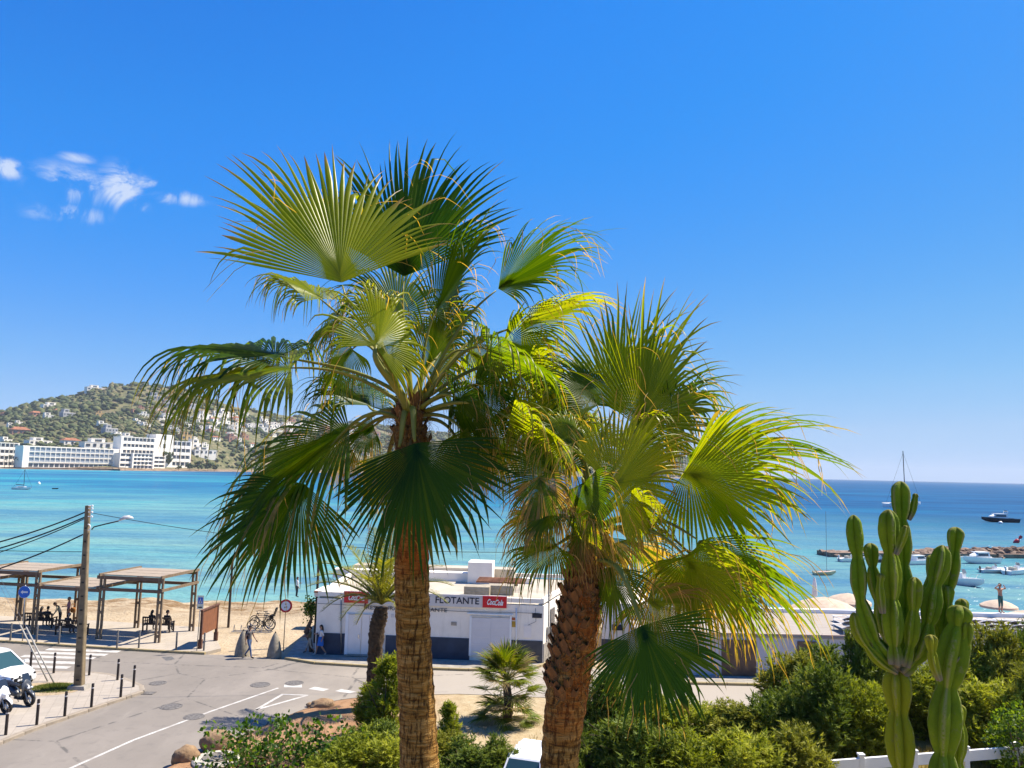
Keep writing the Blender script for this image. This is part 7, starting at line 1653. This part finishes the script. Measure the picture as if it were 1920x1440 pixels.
def scooter(label, loc, rz, bodym, seatm=BLACK):
    t = thing('scooter', label, 'scooter', loc, rz); R = .29
    for x in (-.68, .72): wheel(t, (x, 0, R), R, .13, CHROME if bodym is not BLACK else CHROME, 5)
    def lf(name, secs, mat, n=14, sm=40):
        mb = MB(); mb.loft([[(x+dx*math.sin(a), w*math.cos(a), z+h*math.sin(a)) for a in [2*math.pi*k/n for k in range(n)]] for x, w, z, h, dx in secs]); return mb.build(name, mat, t, sm)
    lf('rear_body', [(-1.0, .06, .78, .06, 0), (-.92, .15, .72, .13, 0), (-.6, .19, .62, .20, 0), (-.2, .19, .54, .20, 0), (.05, .16, .45, .15, 0), (.12, .10, .42, .10, 0)], bodym)
    lf('seat', [(-.98, .08, .87, .03, 0), (-.85, .15, .89, .05, 0), (-.5, .17, .87, .06, 0), (-.35, .16, .82, .06, 0), (0, .14, .79, .05, 0), (.1, .06, .76, .03, 0)], seatm)
    lf('floor', [(.0, .15, .30, .07, 0), (.25, .16, .28, .06, 0), (.5, .15, .30, .07, 0)], BLACK)
    lf('front_shield', [(.42, .16, .34, .10, .02), (.52, .24, .55, .08, .06), (.52, .26, .75, .09, .05), (.47, .22, .93, .08, .05), (.42, .14, 1.04, .05, .04)], bodym)
    lf('nose', [(.50, .17, .80, .16, .0), (.62, .14, .74, .14, .0), (.72, .07, .68, .08, .0)], bodym); lf('front_fender', [(.42, .06, .52, .05, 0), (.56, .09, .60, .05, 0), (.74, .09, .62, .04, 0), (.92, .07, .52, .04, 0), (1.0, .04, .42, .03, 0)], bodym)
    mb = MB(); mb.add([(.50, -.2, 1.0), (.50, .2, 1.0), (.36, .16, 1.32), (.36, -.16, 1.32)], [(0, 1, 2, 3)]); mb.add([(.49, -.2, 1.0), (.49, .2, 1.0), (.35, .16, 1.32), (.35, -.16, 1.32)], [(3, 2, 1, 0)]); mb.build('windscreen', Mglass('smoked_screen', (.03, .04, .06), .05), t)
    mb = MB(); 
    for s in (-1, 1): mb.tube([(.46, s*.09, .78), (.72, s*.10, R)], .028, 8)
    mb.build('fork', STEEL, t); mb = MB(); mb.tube([(.36, -.36, 1.02), (.42, -.2, 1.06), (.42, .2, 1.06), (.36, .36, 1.02)], .02, 8); mb.build('handlebar', BLACK, t, True)
    for s in (-1, 1):
        mb = MB(); mb.tube([(.42, s*.26, 1.06), (.48, s*.34, 1.24)], .008, 5); mb.ico((.48, s*.36, 1.28), .07, random.Random(1), 0, 2, sq=(.4, 1, .7)); mb.build('mirror', BLACK, t, True)
        mb = MB(); mb.ico((.70, s*.08, .76), .06, random.Random(2), 0, 2, sq=(.7, 1.1, .8)); mb.build('headlight', LAMPG, t, True)
    mb = MB(); mb.tube([(-.95, -.18, .36), (-.45, -.18, .30)], .06, 10); mb.build('exhaust', STEEL, t, True); mb = MB(); mb.tube([(-.1, .1, .25), (-.18, .28, .02)], .015, 6); mb.build('kickstand', BLACK, t)
    return t
SGREY = M('scooter_grey', (.085, .09, .10), .3, .1, 2, spec=.5, coat=.4)
p_ = gnd(54, 1324, PZ); rzs = -.30
def fw(p_, rz): return (p_.x-.72*math.cos(rz), p_.y-.72*math.sin(rz), PZ)
scooter('dark grey maxi scooter parked in front of the white car', fw(p_, rzs), rzs, SGREY)
p_ = gnd(11, 1338, PZ); scooter('white scooter parked beside the dark grey one', fw(p_, rzs), rzs, CARW)
# ------------------------------------------------------------------ boats, jetty, buoy
GEL = M('gelcoat_white', (.78, .77, .74), .3, .04, 1.5, spec=.5); HULLD = M('hull_dark', (.03, .032, .045), .4, .1, 2); GREYT = M('tube_grey', (.62, .62, .61), .6, .06, 2); CREAMH = M('cream_hull', (.62, .55, .33), .5, .1, 2); NAVYC = M('navy_canvas', (.03, .05, .12), .8, .1, 4)
def hull_mesh(Lh, bm_, fb, mat, mb=None, sheer=.35, mi=0, n=12, fine=1.8):
    """bow at +x; returns rings"""
    mb = mb or MB(); rings = []
    for k in range(n+1):
        t_ = k/n; x = -Lh/2+Lh*t_; w = bm_/2*(1-(max(0, t_-.45)/.55)**fine*.97)*(.86+.14*min(1, t_*4)); zt = fb*(1+sheer*t_**2); zb = -.25*fb*(1-t_**3); zk = -.45*fb*(1-t_**2.5)
        x2 = x+(.12*Lh*0)
        rings.append([(x-.10*Lh*t_**3*1.0, -w*.62, zb+.25*fb*t_**2), (x-.12*Lh*t_**3, 0, zk+.35*fb*t_**3), (x-.10*Lh*t_**3, w*.62, zb+.25*fb*t_**2), (x, w*.96, zt*.55), (x, w, zt), (x, w*.86, zt), (x, w*.84, zt-.18*fb), (x, -w*.84, zt-.18*fb), (x, -w*.86, zt), (x, -w, zt), (x, -w*.96, zt*.55)])
    mb.loft(rings, mi); return mb
def outboard(parent, x, y, z, s, mat):
    mb = MB(); mb.loft([[(x+dx*s+.16*s*w*math.cos(a), y+.13*s*w*math.sin(a), z+zz*s) for a in [2*math.pi*k/12 for k in range(12)]] for zz, w, dx in ((.0, .75, 0), (.12, 1.0, 0), (.45, 1.05, -.02), (.58, .8, -.02), (.62, .3, -.02))]); mb.build('outboard_cowl', mat, parent, 40); mb = MB(); mb.box((x-.02*s, y, z-.38*s), (.14*s, .09*s, .8*s)); mb.box((x-.12*s, y, z-.75*s), (.34*s, .06*s, .08*s)); mb.build('outboard_leg', BLACK, parent)
def boat(label, px, py, Lpx, rz, kind='cabin', hullm=GEL, engine=BLACK, Y=None, fbk=1.0, name='motor_boat', Lm=None):
    p_ = gnd(px, py, SEA); Lh = Lm or Lpx*pxm(p_.y)/max(.35, abs(math.cos(rz))); B = Lh*.34; fb = Lh*.115*fbk; t = thing(name, label, 'boat', (p_.x, p_.y, SEA+.02), rz)
    hull_mesh(Lh, B, fb, hullm).build('hull', hullm, t, 40)
    if kind in ('cabin', 'cruiser'):
        mb = MB(); c = Lh*.02; hh = Lh*.13; mb.loft([[(x*Lh, y*B, z) for x, y in ((-.18, -.34), (.22, -.26), (.30, 0), (.22, .26), (-.18, .34))] for z in (fb*.85, fb*.9+hh*.5)]+[[(x*Lh, y*B, fb*.9+hh) for x, y in ((-.16, -.30), (.10, -.22), (.16, 0), (.10, .22), (-.16, .30))]]); mb.build('cabin', GEL, t, 35)
        mb = MB(); mb.loft([[(x*Lh, y*B*1.015, z) for x, y in ((-.13, -.335), (.20, -.268), (.275, 0), (.20, .268), (-.13, .335))] for z in (fb*.9+hh*.42,)]+[[(x*Lh, y*B*1.03, fb*.9+hh*.86) for x, y in ((-.13, -.31), (.12, -.235), (.19, 0), (.12, .235), (-.13, .31))]]); mb.build('cabin_windows', GLASSD, t, 35)
        mb = MB(); mb.box((-.02*Lh, 0, fb*.9+hh*1.06), (.34*Lh, B*.64, hh*.08)); mb.build('hardtop', GEL, t)
        if kind == 'cruiser':
            mb = MB(); mb.tube([(-.16*Lh, -B*.3, fb), (-.19*Lh, -B*.28, fb+hh*1.5), (-.19*Lh, B*.28, fb+hh*1.5), (-.16*Lh, B*.3, fb)], Lh*.012, 6); mb.build('radar_arch', GEL, t); mb = MB(); mb.box((-.19*Lh, 0, fb+hh*1.6), (.05*Lh, B*.2, hh*.16)); mb.build('radar', BLACK, t); mb = MB(); mb.box((.12*Lh, 0, fb+hh*.25), (.14*Lh, B*.5, hh*.2)); mb.build('seat_cushion', SRED, t)
    if kind in ('open', 'rib'):
        mb = MB(); mb.box((-.02*Lh, 0, fb*1.2), (.12*Lh, B*.35, fb*1.3), taper=.8); mb.build('console', GEL, t); mb = MB(); mb.add([(.05*Lh, -B*.17, fb*1.8), (.05*Lh, B*.17, fb*1.8), (.01*Lh, B*.15, fb*2.5), (.01*Lh, -B*.15, fb*2.5)], [(0, 1, 2, 3), (3, 2, 1, 0)]); mb.build('windscreen', GLASSB, t); mb = MB(); mb.box((-.22*Lh, 0, fb*1.1), (.10*Lh, B*.5, fb*.9)); mb.build('seat', M('seat_cream', (.6, .55, .45), .7, .1, 3), t)
        mb = MB(); mb.tube([(.20*Lh, -B*.34, fb*1.0), (.28*Lh, -B*.26, fb*1.9), (.44*Lh, 0, fb*2.0), (.28*Lh, B*.26, fb*1.9), (.20*Lh, B*.34, fb*1.0)], .02, 5); mb.build('bow_rail', CHROME, t)
    if kind in ('rib',):
        mb = MB(); r = fb*.42
        for s in (-1, 1): mb.tube([(-.52*Lh, s*B*.44, fb*.8), (0, s*B*.48, fb*.85), (.25*Lh, s*B*.42, fb*.95), (.42*Lh, s*B*.20, fb*1.15), (.49*Lh, 0, fb*1.25)], [r*.5, r, r, r*.9, r*.8], 10)
        mb.build('tubes', GREYT, t, True)
    if kind != 'cruiser' and engine: outboard(t, -.53*Lh, 0, fb*.9, min(1.5, Lh*.17), engine)
    return t
boat('white motor cruiser with dark hull anchored far out beyond the jetty', 1874, 979, 66, math.pi, 'cruiser', HULLD, None, fbk=.9, name='motor_cruiser')
boat('white cabin boat moored at the jetty behind the cactus stems', 1722, 1058, 62, .35, 'cabin'); boat('white boat with a large glazed wheelhouse at the rocky jetty', 1838, 1056, 76, math.pi+.3, 'cabin', fbk=1.1); boat('grey inflatable with a big black outboard before the rocks', 1866, 1074, 56, .12, 'rib', GREYT, BLACK, name='inflatable_boat'); boat('white open boat with a pale outboard at the end of the mooring row', 1908, 1076, 62, .5, 'open', GEL, GREYT); boat('white speedboat pointing towards the deck, partly behind the cactus', 1806, 1096, 26, -1.25, 'open', GEL, None, Lm=5.6, fbk=1.1); boat('small white boat with a grey outboard beside the tall left cactus stem'.replace('tall left', 'leftmost tall'), 1600, 1053, 56, .25, 'open', GEL, GREYT); boat('low dark open boat between the moored white boats', 1650, 1054, 44, .3, 'open', HULLD, BLACK); boat('dark launch moored against the rocks behind the cabin boat', 1752, 1050, 40, .4, 'open', HULLD, BLACK); boat('white runabout moored at the rocks near the wheelhouse boat', 1786, 1051, 46, .3, 'open')
# little sailing dinghy with a bare mast
p_ = gnd(1547, 1078, SEA); Lh = 43*pxm(p_.y); t = thing('sailing_dinghy', 'small cream sailing dinghy with a bare mast near the folded parasol', 'boat', (p_.x, p_.y, SEA+.02), .15); hull_mesh(Lh, Lh*.4, Lh*.13, CREAMH).build('hull', [CREAMH], t, 40); mb = MB(); mb.tube([(.08*Lh, 0, .1), (.10*Lh, 0, 115*pxm(p_.y))], .03, 6); mb.build('mast', STEEL, t); mb = MB(); mb.box((-.05*Lh, 0, Lh*.13), (.5*Lh, Lh*.24, .06)); mb.build('deck', M('dinghy_deck', (.5, .2, .15), .6, .1, 3), t); mb = MB(); mb.loft([[(x, y*1.02, z+.03) for x, y, z in q] for q in ([(-.5*Lh, -.17*Lh, .125*Lh), (0, -.2*Lh, .14*Lh), (.48*Lh, -.01, .175*Lh), (.48*Lh, .01, .175*Lh), (0, .2*Lh, .14*Lh), (-.5*Lh, .17*Lh, .125*Lh)], [(-.5*Lh, -.16*Lh, .135*Lh), (0, -.19*Lh, .15*Lh), (.46*Lh, -.01, .185*Lh), (.46*Lh, .01, .185*Lh), (0, .19*Lh, .15*Lh), (-.5*Lh, .16*Lh, .135*Lh)])], caps=False); mb.build('gunwale', GEL, t)
def yacht(label, px, py, Lpx, mastpx, rz, sail=None):
    p_ = gnd(px, py, SEA); Lh = Lpx*pxm(p_.y)/max(.4, abs(math.cos(rz))); H = mastpx*pxm(p_.y); t = thing('sailing_yacht', label, 'boat', (p_.x, p_.y, SEA+.02), rz); hull_mesh(Lh, Lh*.3, Lh*.10, GEL).build('hull', GEL, t, 40); mb = MB(); mb.loft([[(x*Lh, y*Lh, z*Lh) for x, y in ((-.25, -.09), (.15, -.07), (.22, 0), (.15, .07), (-.25, .09))] for z in (.09, .15)]); mb.build('cabin', GEL, t, 35)
    mb = MB(); mb.box((-.05*Lh, 0, .125*Lh), (.28*Lh, .172*Lh, .022*Lh)); mb.build('cabin_windows', GLASSD, t); mb = MB(); mb.tube([(.06*Lh, 0, .1*Lh), (.04*Lh, 0, H)], Lh*.007+.04, 6); mb.build('mast', DARKMETAL, t); mb = MB(); mb.tube([(.06*Lh, 0, .22*Lh), (-.36*Lh, 0, .24*Lh)], Lh*.016, 6); mb.build('boom', NAVYC, t)
    for a, n_ in (((.5*Lh, 0, .13*Lh), 'forestay'), ((-.49*Lh, 0, .11*Lh), 'backstay')): mb = MB(); mb.tube([(.045*Lh, 0, H*.97), a], .03+Lh*.001, 4); mb.build(n_, DARKMETAL, t)
    return t
yacht('white sailing yacht with tall mast far out behind the cactus top', 1694, 951, 76, 104, .3); yacht('small white sailing yacht anchored in the bay before the far hotels', 42, 918, 38, 38, -.15)
p_ = gnd(104, 917, SEA); mb = MB(); hull_mesh(2.6, 1.2, .4, BLACK, mb); tag(mb.build('dinghy', BLACK, loc=(p_.x, p_.y, SEA)), 'tiny dark dinghy floating beside the small yacht', 'boat')
p_ = gnd(73, 908, SEA); mb = MB(); mb.lathe([(0, -.4), (.6, -.2), (.8, .3), (.5, .9), (.15, 1.3), (0, 1.35)], 12); tag(mb.build('mooring_buoy', GEL, smooth=True, loc=(p_.x, p_.y, SEA)), 'tiny white mooring buoy beyond the small yacht', 'buoy')
p_ = gnd(1904, 1018, SEA); t = thing('red_buoy', 'tilted red cylindrical buoy beyond the rocky jetty', 'buoy', (p_.x, p_.y, SEA)); RB = M('buoy_red', (.55, .02, .05), .5, .1, 3); s = pxm(p_.y)
mb = MB(); mb.lathe([(3.6*s, -2*s), (4.2*s, 0), (4.2*s, 6*s), (3.0*s, 8*s), (1.2*s, 9*s), (1.2*s, 12*s), (2.6*s, 12.5*s), (2.6*s, 17*s), (0, 17.2*s)], 16); o = mb.build('float', RB, t, 35); o.rotation_euler = (0, .75, 0)
p_ = gnd(1876, 982, SEA); mb = MB(); mb.lathe([(0, -.2), (.5, 0), (.6, .35), (.3, .7), (0, .75)], 12); tag(mb.build('mooring_buoy', GEL, smooth=True, loc=(p_.x, p_.y, SEA)), 'white mooring buoy under the anchored motor cruiser', 'buoy')
# rocky jetty
RK = M('jetty_rock', (.36, .25, .18), .95, .3, .8, .05, 3, col2=(.18, .12, .09)); jet = thing('rock_jetty', 'jetty of piled brown rocks behind the moored boats', 'jetty'); rng = random.Random(17); rm = []
for k in range(5):
    mb = MB(); mb.ico((0, 0, 0), 1, rng, .22, 2, sq=(1, .8, .6)); me = mb.mesh('rock', RK); rm.append(me)
a = gnd(1560, 1046, SEA); b_ = gnd(2000, 1046, SEA)
mb = MB(); mb.beam((a.x, a.y+3.2, SEA+.15), (b_.x+20, b_.y+3.2, SEA+.15), 4, 1.0); mb.build('core', RK, jet)
for k in range(230):
    t_ = rng.random(); t_ = t_ if rng.random() < .5 else .45+.55*rng.random(); p_ = a.lerp(b_, t_); wide = 1.5+3.0*t_; hgt = .55+1.1*max(0, t_-.35); dy = rng.uniform(-wide, wide); o = put('rock', rng.choice(rm), jet); s = rng.uniform(.45, 1.1)
    o.location = (p_.x+rng.uniform(-.6, .6), p_.y+3.0+dy, SEA+hgt*(1-(dy/wide)**2)*rng.uniform(.5, 1.1)+.05); o.scale = (s*1.2, s, s*.8); o.rotation_euler = (rng.uniform(-.5, .5), rng.uniform(-.5, .5), rng.uniform(0, 6.28))
# ------------------------------------------------------------------ thin sea haze
m, nt, out = new_mat('sea_haze')
pv = N(nt, 'ShaderNodeVolumePrincipled'); pv.inputs['Color'].default_value = (.86, .92, 1.0, 1); pv.inputs['Density'].default_value = 5.5e-5; pv.inputs['Anisotropy'].default_value = .0
nt.links.new(pv.outputs[0], out.inputs['Volume'])
mb = MB(); mb.box((0, 6900, 115), (33000, 14400, 260)); haze = tag(mb.build('haze', m), 'thin pale sea haze over the bay', 'haze', kind='stuff')

# ------------------------------------------------------------------ albedo calibration for the chosen exposure (bright paints keep theirs)
def calibrate(k):
    keep = ('white', 'hotel', 'house_white', 'stained', 'gelcoat', 'sign', 'car_', 'tube_grey', 'lamp', 'chrome', 'glass', 'window', 'haze', 'stone_sh', 'lavender')
    for mt in MATS.values():
        if any(q in mt.name for q in keep): continue
        nt = mt.node_tree
        for n_ in list(nt.nodes):
            sock = n_.inputs.get('Base Color') if n_.type == 'BSDF_PRINCIPLED' else (n_.inputs.get('Color') if n_.type in ('BSDF_DIFFUSE', 'BSDF_TRANSLUCENT') else None)
            if sock is None: continue
            if sock.is_linked:
                src = sock.links[0].from_socket; mxn = nt.nodes.new('ShaderNodeMixRGB'); mxn.blend_type = 'MULTIPLY'; mxn.inputs[0].default_value = 1.0; mxn.inputs[2].default_value = (k, k, k, 1)
                nt.links.new(src, mxn.inputs[1]); nt.links.new(mxn.outputs[0], sock)
            else: sock.default_value = tuple(v*k for v in sock.default_value[:3])+(1.0,)
calibrate(.74)
